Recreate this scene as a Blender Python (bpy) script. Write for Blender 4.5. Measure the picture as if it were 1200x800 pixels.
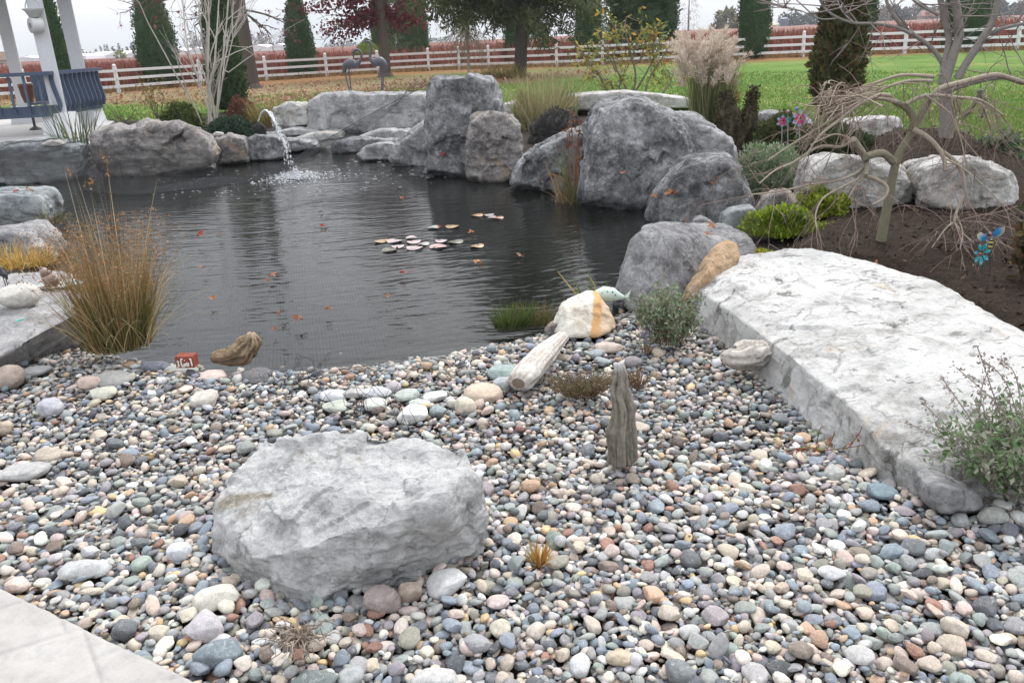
import bpy, bmesh, math, random
import numpy as np
from mathutils import Vector, Matrix

sc = bpy.context.scene
for o in list(bpy.data.objects): bpy.data.objects.remove(o)
COL = sc.collection
rnd = random.Random(7)
RG = np.random.default_rng(7)
R = math.radians
PI = math.pi

# ------------------------------------------------------------------ camera, sky, sun, exposure
FPX = 960.0; PITCH = R(20.3); ROLL = R(2.7); CAMH = 1.6
fw = np.array([0, math.cos(PITCH), -math.sin(PITCH)])
up0 = np.array([0, math.sin(PITCH), math.cos(PITCH)]); rt0 = np.array([1.0, 0, 0])
rt = rt0 * math.cos(ROLL) - up0 * math.sin(ROLL)
up = up0 * math.cos(ROLL) + rt0 * math.sin(ROLL)
CAM = np.array([0, 0, CAMH])
cd = bpy.data.cameras.new('camera'); cam = bpy.data.objects.new('camera', cd); COL.objects.link(cam)
cd.sensor_width = 36; cd.lens = 36 * FPX / 1200; cd.clip_start = .05; cd.clip_end = 6000
cam.matrix_world = Matrix(((rt[0], up[0], -fw[0], CAM[0]), (rt[1], up[1], -fw[1], CAM[1]), (rt[2], up[2], -fw[2], CAM[2]), (0, 0, 0, 1)))
sc.camera = cam

SUN_EL, SUN_AZ = R(50), R(28)          # azimuth measured from +Y (behind the pond) towards +X
w = bpy.data.worlds.new('World'); sc.world = w; w.use_nodes = True
nt = w.node_tree; bg = nt.nodes['Background']; bg.inputs['Strength'].default_value = .12
sk = nt.nodes.new('ShaderNodeTexSky'); sk.sky_type = 'NISHITA'; sk.sun_disc = False
sk.sun_elevation = SUN_EL; sk.sun_rotation = SUN_AZ; sk.air_density = 1.0; sk.dust_density = 4.0; sk.ozone_density = 1.0
hs = nt.nodes.new('ShaderNodeHueSaturation'); hs.inputs['Saturation'].default_value = .30
mx = nt.nodes.new('ShaderNodeMix'); mx.data_type = 'RGBA'; mx.inputs[0].default_value = .62      # an even layer of cloud over the sky
tc = nt.nodes.new('ShaderNodeTexCoord'); nz = nt.nodes.new('ShaderNodeTexNoise'); nz.inputs['Scale'].default_value = 2.2; nz.inputs['Detail'].default_value = 6
mp = nt.nodes.new('ShaderNodeMapping'); mp.inputs['Scale'].default_value = (1, 1, 3.2)
cr = nt.nodes.new('ShaderNodeValToRGB'); cr.color_ramp.elements[0].position = .35; cr.color_ramp.elements[1].position = .68
cr.color_ramp.elements[0].color = (6.6, 7.0, 7.6, 1); cr.color_ramp.elements[1].color = (9.0, 9.1, 9.3, 1)
nt.links.new(tc.outputs['Generated'], mp.inputs[0]); nt.links.new(mp.outputs[0], nz.inputs['Vector']); nt.links.new(nz.outputs[0], cr.inputs[0])
nt.links.new(sk.outputs[0], hs.inputs['Color']); nt.links.new(hs.outputs[0], mx.inputs[6]); nt.links.new(cr.outputs[0], mx.inputs[7])
sz = nt.nodes.new('ShaderNodeSeparateXYZ'); nt.links.new(tc.outputs['Generated'], sz.inputs[0]); zr = nt.nodes.new('ShaderNodeValToRGB'); zr.color_ramp.elements[0].position = 0; zr.color_ramp.elements[0].color = (1.0, 1.0, 1.0, 1)      # an overcast sky is brighter overhead
zr.color_ramp.elements[1].position = .75; zr.color_ramp.elements[1].color = (1.8, 1.8, 1.8, 1); nt.links.new(sz.outputs[2], zr.inputs[0]); mz = nt.nodes.new('ShaderNodeMix'); mz.data_type = 'RGBA'; mz.blend_type = 'MULTIPLY'; mz.inputs[0].default_value = 1
nt.links.new(mx.outputs[2], mz.inputs[6]); nt.links.new(zr.outputs[0], mz.inputs[7]); nt.links.new(mz.outputs[2], bg.inputs['Color'])
sl = bpy.data.lights.new('sun', 'SUN'); sl.energy = 1.5; sl.angle = R(22); sl.color = (1, .97, .92)
so = bpy.data.objects.new('sun', sl); COL.objects.link(so)
sd = Vector((math.sin(SUN_AZ) * math.cos(SUN_EL), math.cos(SUN_AZ) * math.cos(SUN_EL), math.sin(SUN_EL)))
so.rotation_euler = sd.to_track_quat('Z', 'Y').to_euler()
sc.view_settings.view_transform = 'Standard'; sc.view_settings.look = 'None'
sc.view_settings.exposure = .42; sc.view_settings.gamma = 1; sc.view_settings.use_curve_mapping = False
sc.cycles.max_bounces = 6; sc.cycles.diffuse_bounces = 3; sc.cycles.glossy_bounces = 3; sc.cycles.transparent_max_bounces = 12
sc.cycles.use_denoising = True; sc.cycles.sample_clamp_indirect = 6

# ------------------------------------------------------------------ placing helpers
def ray(px, py): return fw + rt * ((px - 600) / FPX) + up * ((400 - py) / FPX)
def G(px, py, z=0.0):
    d = ray(px, py); return CAM + d * ((z - CAMH) / d[2])
def D(px, py, y):
    d = ray(px, py); return CAM + d * (y / d[1])
def gy(px, py, z=0.0): return float(G(px, py, z)[1])
def proj(P):
    P = np.asarray(P, float) - CAM; z = P @ fw
    return np.stack([600 + FPX * (P @ rt) / z, 400 - FPX * (P @ up) / z, z], -1)
def ppm(y): return FPX / (y * math.cos(PITCH))     # rough pixels per metre at depth y

# ------------------------------------------------------------------ scene-graph helpers
def tag(o, label=None, cat=None, group=None, kind=None):
    if label: o['label'] = label
    if cat: o['category'] = cat
    if group: o['group'] = group
    if kind: o['kind'] = kind
    return o
def thing(name, label, cat, loc=(0, 0, 0), group=None):
    o = bpy.data.objects.new(name, None); COL.objects.link(o); o.location = [float(v) for v in loc]
    o.empty_display_size = .1
    return tag(o, label, cat, group)
def mesh_np(name, V, faces, col=None, mat=None, smooth=False):
    V = np.asarray(V, np.float32); me = bpy.data.meshes.new(name)
    faces = [np.asarray(f, np.int32) for f in faces if len(f)]
    nl = sum(f.size for f in faces); n = sum(len(f) for f in faces)
    me.vertices.add(len(V)); me.vertices.foreach_set('co', V.ravel())
    me.loops.add(nl); me.loops.foreach_set('vertex_index', np.concatenate([f.ravel() for f in faces]))
    st = []; k = 0
    for f in faces: st.append(k + np.arange(len(f)) * f.shape[1]); k += f.size
    me.polygons.add(n); me.polygons.foreach_set('loop_start', np.concatenate(st).astype(np.int32))
    me.polygons.foreach_set('use_smooth', np.full(n, bool(smooth)))
    if col is not None:
        a = me.color_attributes.new('Col', 'FLOAT_COLOR', 'POINT')
        c = np.ones((len(V), 4), np.float32); c[:, :3] = col; a.data.foreach_set('color', c.ravel())
    me.update(calc_edges=True); me.validate()
    if mat: me.materials.append(mat)
    return me
def link(name, me, parent=None, loc=None):
    o = bpy.data.objects.new(name, me); COL.objects.link(o)
    if parent is not None: o.parent = parent
    if loc is not None: o.location = [float(v) for v in loc]
    return o

class MB:
    """collects pieces of ONE mesh"""
    def __init__(s): s.V = []; s.Q = []; s.T = []; s.C = []; s.n = 0
    def add(s, V, F, c=(.5, .5, .5)):
        V = np.asarray(V, float).reshape(-1, 3); F = np.asarray(F, int)
        if len(V) == 0 or len(F) == 0: return s
        (s.Q if F.shape[1] == 4 else s.T).append(F + s.n)
        c = np.asarray(c, float)
        s.V.append(V); s.C.append(np.broadcast_to(c, V.shape)); s.n += len(V); return s
    def tube(s, pts, rad, sides=6, c=(.5, .5, .5), caps=True):
        pts = np.asarray(pts, float); n = len(pts); rad = np.broadcast_to(np.asarray(rad, float), (n,))
        t = np.gradient(pts, axis=0); t /= np.linalg.norm(t, axis=1)[:, None] + 1e-12
        ref = np.array([0.0, 0, 1]) if abs(t[0][2]) < .9 else np.array([1.0, 0, 0])
        u = np.cross(t[0], ref); u /= np.linalg.norm(u); U = []
        for k in range(n):
            u = u - t[k] * (u @ t[k]); u /= np.linalg.norm(u) + 1e-12; U.append(u)
        U = np.array(U); W = np.cross(t, U); a = np.arange(sides) * 2 * PI / sides
        V = pts[:, None] + rad[:, None, None] * (U[:, None] * np.cos(a)[None, :, None] + W[:, None] * np.sin(a)[None, :, None])
        i, j = np.meshgrid(np.arange(n - 1), np.arange(sides), indexing='ij'); j2 = (j + 1) % sides
        F = np.stack([i * sides + j, i * sides + j2, (i + 1) * sides + j2, (i + 1) * sides + j], -1).reshape(-1, 4)
        cc = np.asarray(c, float)
        if cc.ndim == 2: cc = np.repeat(cc, sides, 0)
        s.add(V.reshape(-1, 3), F, cc)
        if caps and sides >= 3:
            for e in (0, n - 1):
                vv = V[e]; m = pts[e]; k = np.arange(sides)
                f = np.stack([k, (k + 1) % sides, np.full(sides, sides)], -1)
                if e == 0: f = f[:, ::-1]
                ce = cc if cc.ndim == 1 else cc[e * sides]
                s.add(np.vstack([vv, m]), f, ce)
        return s
    def box(s, c, size, ax=None, col=(.5, .5, .5)):
        h = np.asarray(size, float) / 2; ax = np.eye(3) if ax is None else np.asarray(ax)
        V = np.array([[x, y, z] for x in (-1, 1) for y in (-1, 1) for z in (-1, 1)]) * h @ ax + np.asarray(c, float)
        F = [[0, 1, 3, 2], [4, 6, 7, 5], [0, 4, 5, 1], [2, 3, 7, 6], [0, 2, 6, 4], [1, 5, 7, 3]]
        return s.add(V, F, col)
    def bar(s, a, b, wy, wz, col=(.5, .5, .5), upv=(0, 0, 1)):
        a = np.asarray(a, float); b = np.asarray(b, float); x = b - a; L = np.linalg.norm(x); x /= L
        y = np.cross(upv, x); y /= np.linalg.norm(y); z = np.cross(x, y)
        return s.box((a + b) / 2, (L, wy, wz), np.array([x, y, z]), col)
    def ell(s, c, r, ax=None, col=(.5, .5, .5), sub=2, seed=None, amp=.0):
        v, f = ICO(sub); v = v.copy()
        if seed is not None and amp: v = v * (1 + amp * fbm(v * 1.3 + seed * 7.1, 2, seed))[:, None]
        V = v * np.asarray(r, float)
        if ax is not None: V = V @ np.asarray(ax)
        return s.add(V + np.asarray(c, float), f, col)
    def lathe(s, prof, c=(0, 0, 0), sides=16, col=(.5, .5, .5)):
        prof = np.asarray(prof, float); a = np.arange(sides) * 2 * PI / sides; n = len(prof)
        V = np.stack([prof[:, None, 0] * np.cos(a), prof[:, None, 0] * np.sin(a), np.repeat(prof[:, None, 1], sides, 1)], -1) + np.asarray(c, float)
        i, j = np.meshgrid(np.arange(n - 1), np.arange(sides), indexing='ij'); j2 = (j + 1) % sides
        F = np.stack([i * sides + j, i * sides + j2, (i + 1) * sides + j2, (i + 1) * sides + j], -1).reshape(-1, 4)
        return s.add(V.reshape(-1, 3), F, col)
    def blades(s, n, c, rad, h, lean=(.05, .5), width=.006, cols=((.1, .15, .04),), seg=4, bend=.8, zfun=None, rg=RG, elong=None):
        """n grass blades growing from a disc"""
        a = rg.uniform(0, 2 * PI, n); q = np.sqrt(rg.uniform(0, 1, n)); 
        if np.ndim(rad): b = np.stack([rad[0] * q * np.cos(a), rad[1] * q * np.sin(a)], -1)
        else: b = np.stack([rad * q * np.cos(a), rad * q * np.sin(a)], -1)
        base = np.zeros((n, 3)); base[:, :2] = b; base += np.asarray(c, float)
        if zfun is not None: base[:, 2] = zfun(base[:, 0], base[:, 1])
        az = a + rg.normal(0, .7, n); ln = rg.uniform(lean[0], lean[1], n) * (.35 + .65 * q); H = rg.uniform(h[0], h[1], n)
        t = np.linspace(0, 1, seg + 1); wd = width * rg.uniform(.6, 1.3, n)
        ang = ln[:, None] * (1 + bend * 2 * t[None, :] ** 2)
        st = H[:, None] / seg
        dx = np.sin(ang) * st; dz = np.cos(ang) * st
        X = np.concatenate([np.zeros((n, 1)), np.cumsum(dx[:, 1:], 1)], 1); Z = np.concatenate([np.zeros((n, 1)), np.cumsum(dz[:, 1:], 1)], 1)
        P = np.stack([X * np.cos(az)[:, None], X * np.sin(az)[:, None], Z], -1) + base[:, None]
        fa = rg.uniform(0, PI, n); sidev = np.stack([np.cos(fa), np.sin(fa), np.zeros(n)], -1)
        wt = wd[:, None] * (1 - t[None, :] ** 2 * .9) / 2
        L = P - sidev[:, None] * wt[:, :, None]; Rr = P + sidev[:, None] * wt[:, :, None]
        V = np.stack([L, Rr], 2).reshape(n, -1, 3)
        k = np.arange(seg) * 2; f = np.stack([k, k + 1, k + 3, k + 2], -1)
        F = (f[None] + (np.arange(n) * (seg + 1) * 2)[:, None, None]).reshape(-1, 4)
        cols = np.asarray(cols, float); cc = cols[rg.integers(0, len(cols), n)] * rg.uniform(.75, 1.25, (n, 1))
        s.add(V.reshape(-1, 3), F, np.repeat(cc, (seg + 1) * 2, 0)); return P[:, -1]
    def leaves(s, P, size, cols, aspect=.5, outward=None, droop=0.0, rg=RG, jitter=.25):
        """one rhombic leaf face at every point"""
        P = np.asarray(P, float); n = len(P)
        d = rg.normal(size=(n, 3))
        if outward is not None: d = d * .6 + np.asarray(outward)
        d[:, 2] -= droop; d /= np.linalg.norm(d, axis=1)[:, None]
        q = rg.normal(size=(n, 3)); q -= d * np.sum(q * d, 1)[:, None]; q /= np.linalg.norm(q, axis=1)[:, None]
        sz = np.broadcast_to(np.asarray(size, float), (n,)) * rg.uniform(.65, 1.35, n)
        nn = np.cross(d, q)
        a = P; b = P + d * (sz * .5)[:, None] + q * (sz * aspect * .5)[:, None] + nn * (sz * .07)[:, None]
        c_ = P + d * sz[:, None]; e = P + d * (sz * .5)[:, None] - q * (sz * aspect * .5)[:, None] + nn * (sz * .07)[:, None]
        V = np.stack([a, b, c_, e], 1).reshape(-1, 3); F = np.arange(4 * n).reshape(n, 4)
        cols = np.asarray(cols, float); cc = cols[rg.integers(0, len(cols), n)] * rg.uniform(1 - jitter, 1 + jitter, (n, 1))
        return s.add(V, F, np.repeat(cc, 4, 0))
    def build(s, name, mat, parent=None, smooth=False, loc=None):
        V = np.concatenate(s.V); C = np.concatenate(s.C)
        if parent is not None and parent.type == 'EMPTY': V = V - np.array(parent.location)   # parts live in their thing's space
        elif parent is not None and parent.parent is not None: V = V - np.array(parent.parent.location) - np.array(parent.location)
        elif parent is not None: V = V - np.array(parent.location)
        o = None
        if parent is None:
            lo, hi = V.min(0), V.max(0); org = np.array([(lo[0] + hi[0]) / 2, (lo[1] + hi[1]) / 2, lo[2]]); V = V - org
        fs = []
        if s.T: fs.append(np.concatenate(s.T))
        if s.Q: fs.append(np.concatenate(s.Q))
        me = mesh_np(name, V, fs, C, mat, smooth); o = link(name, me, parent)
        if parent is None: o.location = [float(v) for v in org]
        return o

_ico = {}
def ICO(sub):
    if sub not in _ico:
        bm = bmesh.new(); bmesh.ops.create_icosphere(bm, subdivisions=max(sub, 1), radius=1)
        v = np.array([x.co[:] for x in bm.verts]); f = np.array([[q.index for q in p.verts] for p in bm.faces]); bm.free(); _ico[sub] = (v, f)
    return _ico[sub]

def vnoise(P, seed=0):
    P = np.asarray(P, float); i = np.floor(P).astype(np.int64); f = P - i; u = f * f * f * (f * (f * 6 - 15) + 10); out = 0
    def h(a, b, c):
        n = (a * 374761393 + b * 668265263 + c * 2147483629 + seed * 1013904223) & 0xffffffff
        n = ((n ^ (n >> 13)) * 1274126177) & 0xffffffff; n = ((n ^ (n >> 16)) * 2246822519) & 0xffffffff
        return (n ^ (n >> 15)) / 4294967296.0
    for dx in (0, 1):
        for dy in (0, 1):
            for dz in (0, 1):
                wgt = (u[:, 0] if dx else 1 - u[:, 0]) * (u[:, 1] if dy else 1 - u[:, 1]) * (u[:, 2] if dz else 1 - u[:, 2])
                out = out + wgt * h(i[:, 0] + dx, i[:, 1] + dy, i[:, 2] + dz)
    return out * 2 - 1
def fbm(P, octv=4, seed=0, gain=.5, ridged=False):
    P = np.asarray(P, float); s = 0; a = 1; tot = 0
    for k in range(octv):
        n = vnoise(P * (2.03 ** k) + k * 17.3, seed + k)
        if ridged: n = 1 - 2 * np.abs(n)
        s = s + a * n; tot += a; a *= gain
    return s / tot

# ------------------------------------------------------------------ materials
def newmat(name):
    m = bpy.data.materials.new(name); m.use_nodes = True; return m, m.node_tree, m.node_tree.nodes['Principled BSDF']
def node(nt, typ, **kw):
    n = nt.nodes.new(typ)
    for k, v in kw.items():
        if k.startswith('_'): setattr(n, k[1:], v)
        else: n.inputs[k.replace('__', ' ')].default_value = v
    return n
def noise_n(nt, scale, detail=6, rough=.6, dist=0, vec=None):
    n = nt.nodes.new('ShaderNodeTexNoise'); n.inputs['Scale'].default_value = scale; n.inputs['Detail'].default_value = detail
    n.inputs['Roughness'].default_value = rough; n.inputs['Distortion'].default_value = dist
    if vec is not None: nt.links.new(vec, n.inputs['Vector'])
    return n.outputs[0]
def ramp(nt, fac, stops):
    r = nt.nodes.new('ShaderNodeValToRGB'); e = r.color_ramp.elements
    while len(e) < len(stops): e.new(.5)
    for q, (p, c) in zip(e, stops):
        q.position = p; q.color = (c[0], c[1], c[2], 1) if np.ndim(c) else (c, c, c, 1)
    nt.links.new(fac, r.inputs[0]); return r.outputs[0]
def mix(nt, fac, a, b, mode='MIX'):
    m = nt.nodes.new('ShaderNodeMix'); m.data_type = 'RGBA'; m.blend_type = mode
    for i, v in ((0, fac), (6, a), (7, b)):
        if isinstance(v, bpy.types.NodeSocket): nt.links.new(v, m.inputs[i])
        elif i == 0: m.inputs[0].default_value = v
        else: m.inputs[i].default_value = (v[0], v[1], v[2], 1)
    return m.outputs[2]
def math_n(nt, op, a, b=0.0):
    m = nt.nodes.new('ShaderNodeMath'); m.operation = op
    for i, v in ((0, a), (1, b)):
        if isinstance(v, bpy.types.NodeSocket): nt.links.new(v, m.inputs[i])
        else: m.inputs[i].default_value = v
    return m.outputs[0]
def bump(nt, h, strength, dist, bsdf, prev=None):
    b = nt.nodes.new('ShaderNodeBump'); b.inputs['Strength'].default_value = strength; b.inputs['Distance'].default_value = dist
    nt.links.new(h, b.inputs['Height'])
    if prev is not None: nt.links.new(prev, b.inputs['Normal'])
    if bsdf is not None: nt.links.new(b.outputs[0], bsdf.inputs['Normal'])
    return b.outputs[0]
def objco(nt): return nt.nodes.new('ShaderNodeTexCoord').outputs['Object']

def rockmat(name, light, mid, dark, s=1.0, veins=.5, stain=None, stain_lo=.58, lo=.36, hi=.66, speck=.35, bumpd=.02, vein_col=None, spots=0.0):
    m, nt, b = newmat(name); co = objco(nt)
    n1 = noise_n(nt, 1.6 * s, 9, .68, .4, co); n2 = noise_n(nt, 9 * s, 8, .7, .2, co); n3 = noise_n(nt, 46 * s, 6, .7, 0, co); n4 = noise_n(nt, 160 * s, 3, .6, 0, co)
    f = math_n(nt, 'ADD', math_n(nt, 'MULTIPLY', n1, .55), math_n(nt, 'MULTIPLY', n2, .45))
    c = ramp(nt, f, [(lo, dark), ((lo + hi) / 2, mid), (hi, light)])
    if stain is not None:
        n5 = noise_n(nt, 2.3 * s, 7, .65, .8, mapping(nt, co, (3.1, 7.7, 1.2)))
        c = mix(nt, ramp(nt, n5, [(stain_lo, 0.0), (stain_lo + .09, .85)]), c, stain)
    if veins:
        nv = noise_n(nt, 3.4 * s, 5, .6, 1.2, mapping(nt, co, (9.1, 2.2, 4.4)))
        v = math_n(nt, 'ABSOLUTE', math_n(nt, 'SUBTRACT', nv, .5))
        c = mix(nt, math_n(nt, 'MULTIPLY', ramp(nt, v, [(0.0, 1.0), (.035, 0.0)]), veins), c, vein_col or light)
    if spots:
        ns = noise_n(nt, 5.2 * s, 9, .72, .5, mapping(nt, co, (4.4, 1.1, 8.8), (1, 1.5, 1))); c = mix(nt, math_n(nt, 'MULTIPLY', ramp(nt, ns, [(.565, 0.0), (.62, 1.0)]), spots), c, (.13, .125, .11))
    vc = nt.nodes.new('ShaderNodeTexVoronoi'); vc.feature = 'DISTANCE_TO_EDGE'; vc.inputs['Scale'].default_value = 1.5 * s
    nd = nt.nodes.new('ShaderNodeTexNoise'); nd.inputs['Scale'].default_value = 2.6 * s; nd.inputs['Detail'].default_value = 5; nt.links.new(co, nd.inputs['Vector']); va = nt.nodes.new('ShaderNodeVectorMath'); va.operation = 'MULTIPLY_ADD'; nt.links.new(nd.outputs['Color'], va.inputs[0]); va.inputs[1].default_value = (.9 / s, .9 / s, .9 / s); nt.links.new(mapping(nt, co, (1, 2, 3), (1, 1, .7)), va.inputs[2]); nt.links.new(va.outputs[0], vc.inputs['Vector'])
    crk = ramp(nt, vc.outputs['Distance'], [(.0, .38), (.012, .75), (.03, 1.0)]); c = mix(nt, ramp(nt, n2, [(.42, 0.0), (.55, .9)]), c, mix(nt, 1.0, c, crk, 'MULTIPLY'))
    sp = ramp(nt, n3, [(.34, .62), (.52, 1.0), (.7, 1.22)])
    c = mix(nt, speck, c, sp, 'MULTIPLY')
    pit = ramp(nt, n4, [(.3, .72), (.44, 1.0)]); c = mix(nt, .45, c, pit, 'MULTIPLY')
    nt.links.new(c, b.inputs['Base Color']); b.inputs['Roughness'].default_value = .86; b.inputs['Specular IOR Level'].default_value = .3
    p = bump(nt, n2, .8, bumpd * 1.6, None); p = bump(nt, n3, .75, bumpd * .5, None, p); bump(nt, n4, .6, bumpd * .16, b, p)
    return m
def mapping(nt, co, loc=(0, 0, 0), scale=(1, 1, 1), rot=(0, 0, 0)):
    mp = nt.nodes.new('ShaderNodeMapping'); mp.inputs['Location'].default_value = loc; mp.inputs['Scale'].default_value = scale; mp.inputs['Rotation'].default_value = rot
    nt.links.new(co, mp.inputs['Vector']); return mp.outputs[0]
def attmat(name, rough=.8, spec=.3, speck=None, trans=0.0, bumpd=0.0, scale=60, amt=.35, metal=0):
    """colour from the mesh's own colour attribute, broken up by fine noise"""
    m, nt, b = newmat(name); a = nt.nodes.new('ShaderNodeVertexColor'); a.layer_name = 'Col'; c = a.outputs[0]
    if speck:
        co = objco(nt); n = noise_n(nt, scale, 6, .7, .2, co)
        c = mix(nt, amt, c, ramp(nt, n, [(.3, .45), (.5, 1.0), (.72, 1.5)]), 'MULTIPLY')
        if bumpd: bump(nt, n, .7, bumpd, b)
    nt.links.new(c, b.inputs['Base Color']); b.inputs['Roughness'].default_value = rough; b.inputs['Specular IOR Level'].default_value = spec; b.inputs['Metallic'].default_value = metal
    if trans:
        t = nt.nodes.new('ShaderNodeBsdfTranslucent'); nt.links.new(c, t.inputs[0]); ms = nt.nodes.new('ShaderNodeMixShader'); ms.inputs[0].default_value = trans
        out = nt.nodes['Material Output']; nt.links.new(b.outputs[0], ms.inputs[1]); nt.links.new(t.outputs[0], ms.inputs[2]); nt.links.new(ms.outputs[0], out.inputs[0])
    return m
M_leaf = attmat('leaf', .65, .35, trans=.3)
M_dry = attmat('dry_blade', .8, .2, trans=.25)
M_bark = attmat('bark', .9, .2, speck=1, bumpd=.01, scale=40)
M_paint = attmat('paint', .55, .4, speck=1, scale=14, amt=.12)
def pebble_mat():
    m, nt, b = newmat('pebble'); a = nt.nodes.new('ShaderNodeVertexColor'); a.layer_name = 'Col'; co = objco(nt); c = a.outputs[0]
    n1 = noise_n(nt, 42, 5, .65, .6, co); n2 = noise_n(nt, 260, 4, .7, 0, co); n3 = noise_n(nt, 26, 3, .5, 1.5, mapping(nt, co, (5, 3, 1), (1, 1, 2.2)))
    c = mix(nt, .6, c, ramp(nt, n1, [(.3, .6), (.5, 1.0), (.7, 1.32)]), 'MULTIPLY'); c = mix(nt, .55, c, ramp(nt, n2, [(.32, .55), (.5, 1.0), (.68, 1.4)]), 'MULTIPLY')
    v = math_n(nt, 'ABSOLUTE', math_n(nt, 'SUBTRACT', n3, .56)); c = mix(nt, ramp(nt, v, [(.0, .5), (.012, .0)]), c, (.62, .60, .56))
    nt.links.new(c, b.inputs['Base Color']); b.inputs['Roughness'].default_value = .78; b.inputs['Specular IOR Level'].default_value = .28; p = bump(nt, n1, .35, .004, None); bump(nt, n2, .5, .0009, b, p); return m
M_pebble = pebble_mat()
M_wood = attmat('weathered_wood', .9, .2, speck=1, scale=50, amt=.6, bumpd=.006)
M_bronze = attmat('bronze', .5, .5, speck=1, scale=90, amt=.4, metal=.35)
M_glaze = attmat('glaze', .3, .5)

# ------------------------------------------------------------------ terrain
WZ = -.12
POND = np.array([G(px, py, WZ)[:2] for px, py in [(40, 300), (70, 330), (95, 395), (200, 413), (290, 423), (380, 420), (450, 413), (520, 403), (580, 391), (640, 374), (700, 362), (735, 340),
    (790, 300), (850, 285), (880, 262), (862, 250), (800, 225), (720, 205), (640, 195), (560, 180), (500, 172), (420, 158), (330, 172), (250, 180), (180, 192), (110, 196), (30, 205), (-60, 208), (-60, 300)]])
def sdf_poly(P, poly):
    """signed distance, negative inside"""
    P = np.asarray(P, float)[:, :2]; d = np.full(len(P), 1e9); ins = np.zeros(len(P), bool); n = len(poly)
    for i in range(n):
        a, b = poly[i], poly[(i + 1) % n]; e = b - a; t = np.clip(((P - a) @ e) / (e @ e), 0, 1)
        d = np.minimum(d, np.linalg.norm(P - a - t[:, None] * e, axis=1))
        c = (a[1] > P[:, 1]) != (b[1] > P[:, 1])
        if abs(b[1] - a[1]) > 1e-12: ins ^= c & (P[:, 0] < (b[0] - a[0]) * (P[:, 1] - a[1]) / (b[1] - a[1]) + a[0])
    return np.where(ins, -d, d)
def inside(P, pix, z=0): return sdf_poly(P, np.array([G(a, b, z)[:2] for a, b in pix])) < 0
def sstep(a, b, x): t = np.clip((x - a) / (b - a), 0, 1); return t * t * (3 - 2 * t)
def ground_z(x, y):
    P = np.stack([np.ravel(x), np.ravel(y)], -1); s = sdf_poly(P, POND)
    z = np.where(s > 0, -.12 * (1 - sstep(0, .55, s)), -.12 - .45 * sstep(0, 1.1, -s))
    return z.reshape(np.shape(x))
def axis(a, b, st, far): 
    v = list(np.arange(a, b, st)); s = st; x = b
    while x < far: v.append(x); s *= 1.22; x += s
    return v + [far]
xs = np.array(sorted(set([-q for q in axis(0, 13, .12, 2600)] + axis(0, 13, .12, 2600)))); ys = np.array(sorted(set([-60, -20, -8, -3] + axis(-1, 24, .12, 2800))))
X, Y = np.meshgrid(xs, ys, indexing='ij'); Z = ground_z(X, Y) - .09 * (sstep(6.2, 5.4, Y) * sstep(5.5, 4.5, np.abs(X)))
P2 = np.stack([X.ravel(), Y.ravel()], -1)
nzb = fbm(np.stack([P2[:, 0] * .5, P2[:, 1] * .5, 0 * P2[:, 0]], -1), 3, 5)
near = P2[:, 1] < 60
Z = Z + (np.where((P2[:, 1] > 13) & near, .03, 0.0) * nzb).reshape(Z.shape)
lawn = np.zeros(len(P2)); lit = np.zeros(len(P2))
hz = proj(np.stack([P2[:, 0], np.maximum(P2[:, 1], 1.2), np.zeros(len(P2))], -1))
pxs, pys = hz[:, 0] + nzb * 6, hz[:, 1] + nzb * 2.2
lawn_line = np.interp(pxs, [-200, 60, 130, 240, 320, 500, 610, 760, 860, 900, 1060, 1130, 1160, 1300], [166, 150, 143, 137, 124, 116, 126, 132, 150, 172, 158, 151, 172, 182])
lawn = sstep(3, -3, pys - lawn_line) * (P2[:, 1] > 8)
lo_l = np.interp(pxs, [0, 110, 300, 420, 560, 720, 760], [124, 123, 125, 112, 103, 86, 80]); hi_l = np.interp(pxs, [0, 110, 300, 420, 560, 720], [103, 106, 98, 93, 88, 80])
lit = sstep(4, -3, pys - lo_l) * sstep(-4, 2, pys - hi_l) * sstep(770, 700, pxs)
fld = sstep(-.2, 1.2, P2[:, 1] - np.interp(P2[:, 0], [-25, 0, 20], [37.5, 44.5, 39.5]))
i, j = np.meshgrid(np.arange(len(xs) - 1), np.arange(len(ys) - 1), indexing='ij'); nY = len(ys)
F = np.stack([i * nY + j, (i + 1) * nY + j, (i + 1) * nY + j + 1, i * nY + j + 1], -1).reshape(-1, 4)
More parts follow.
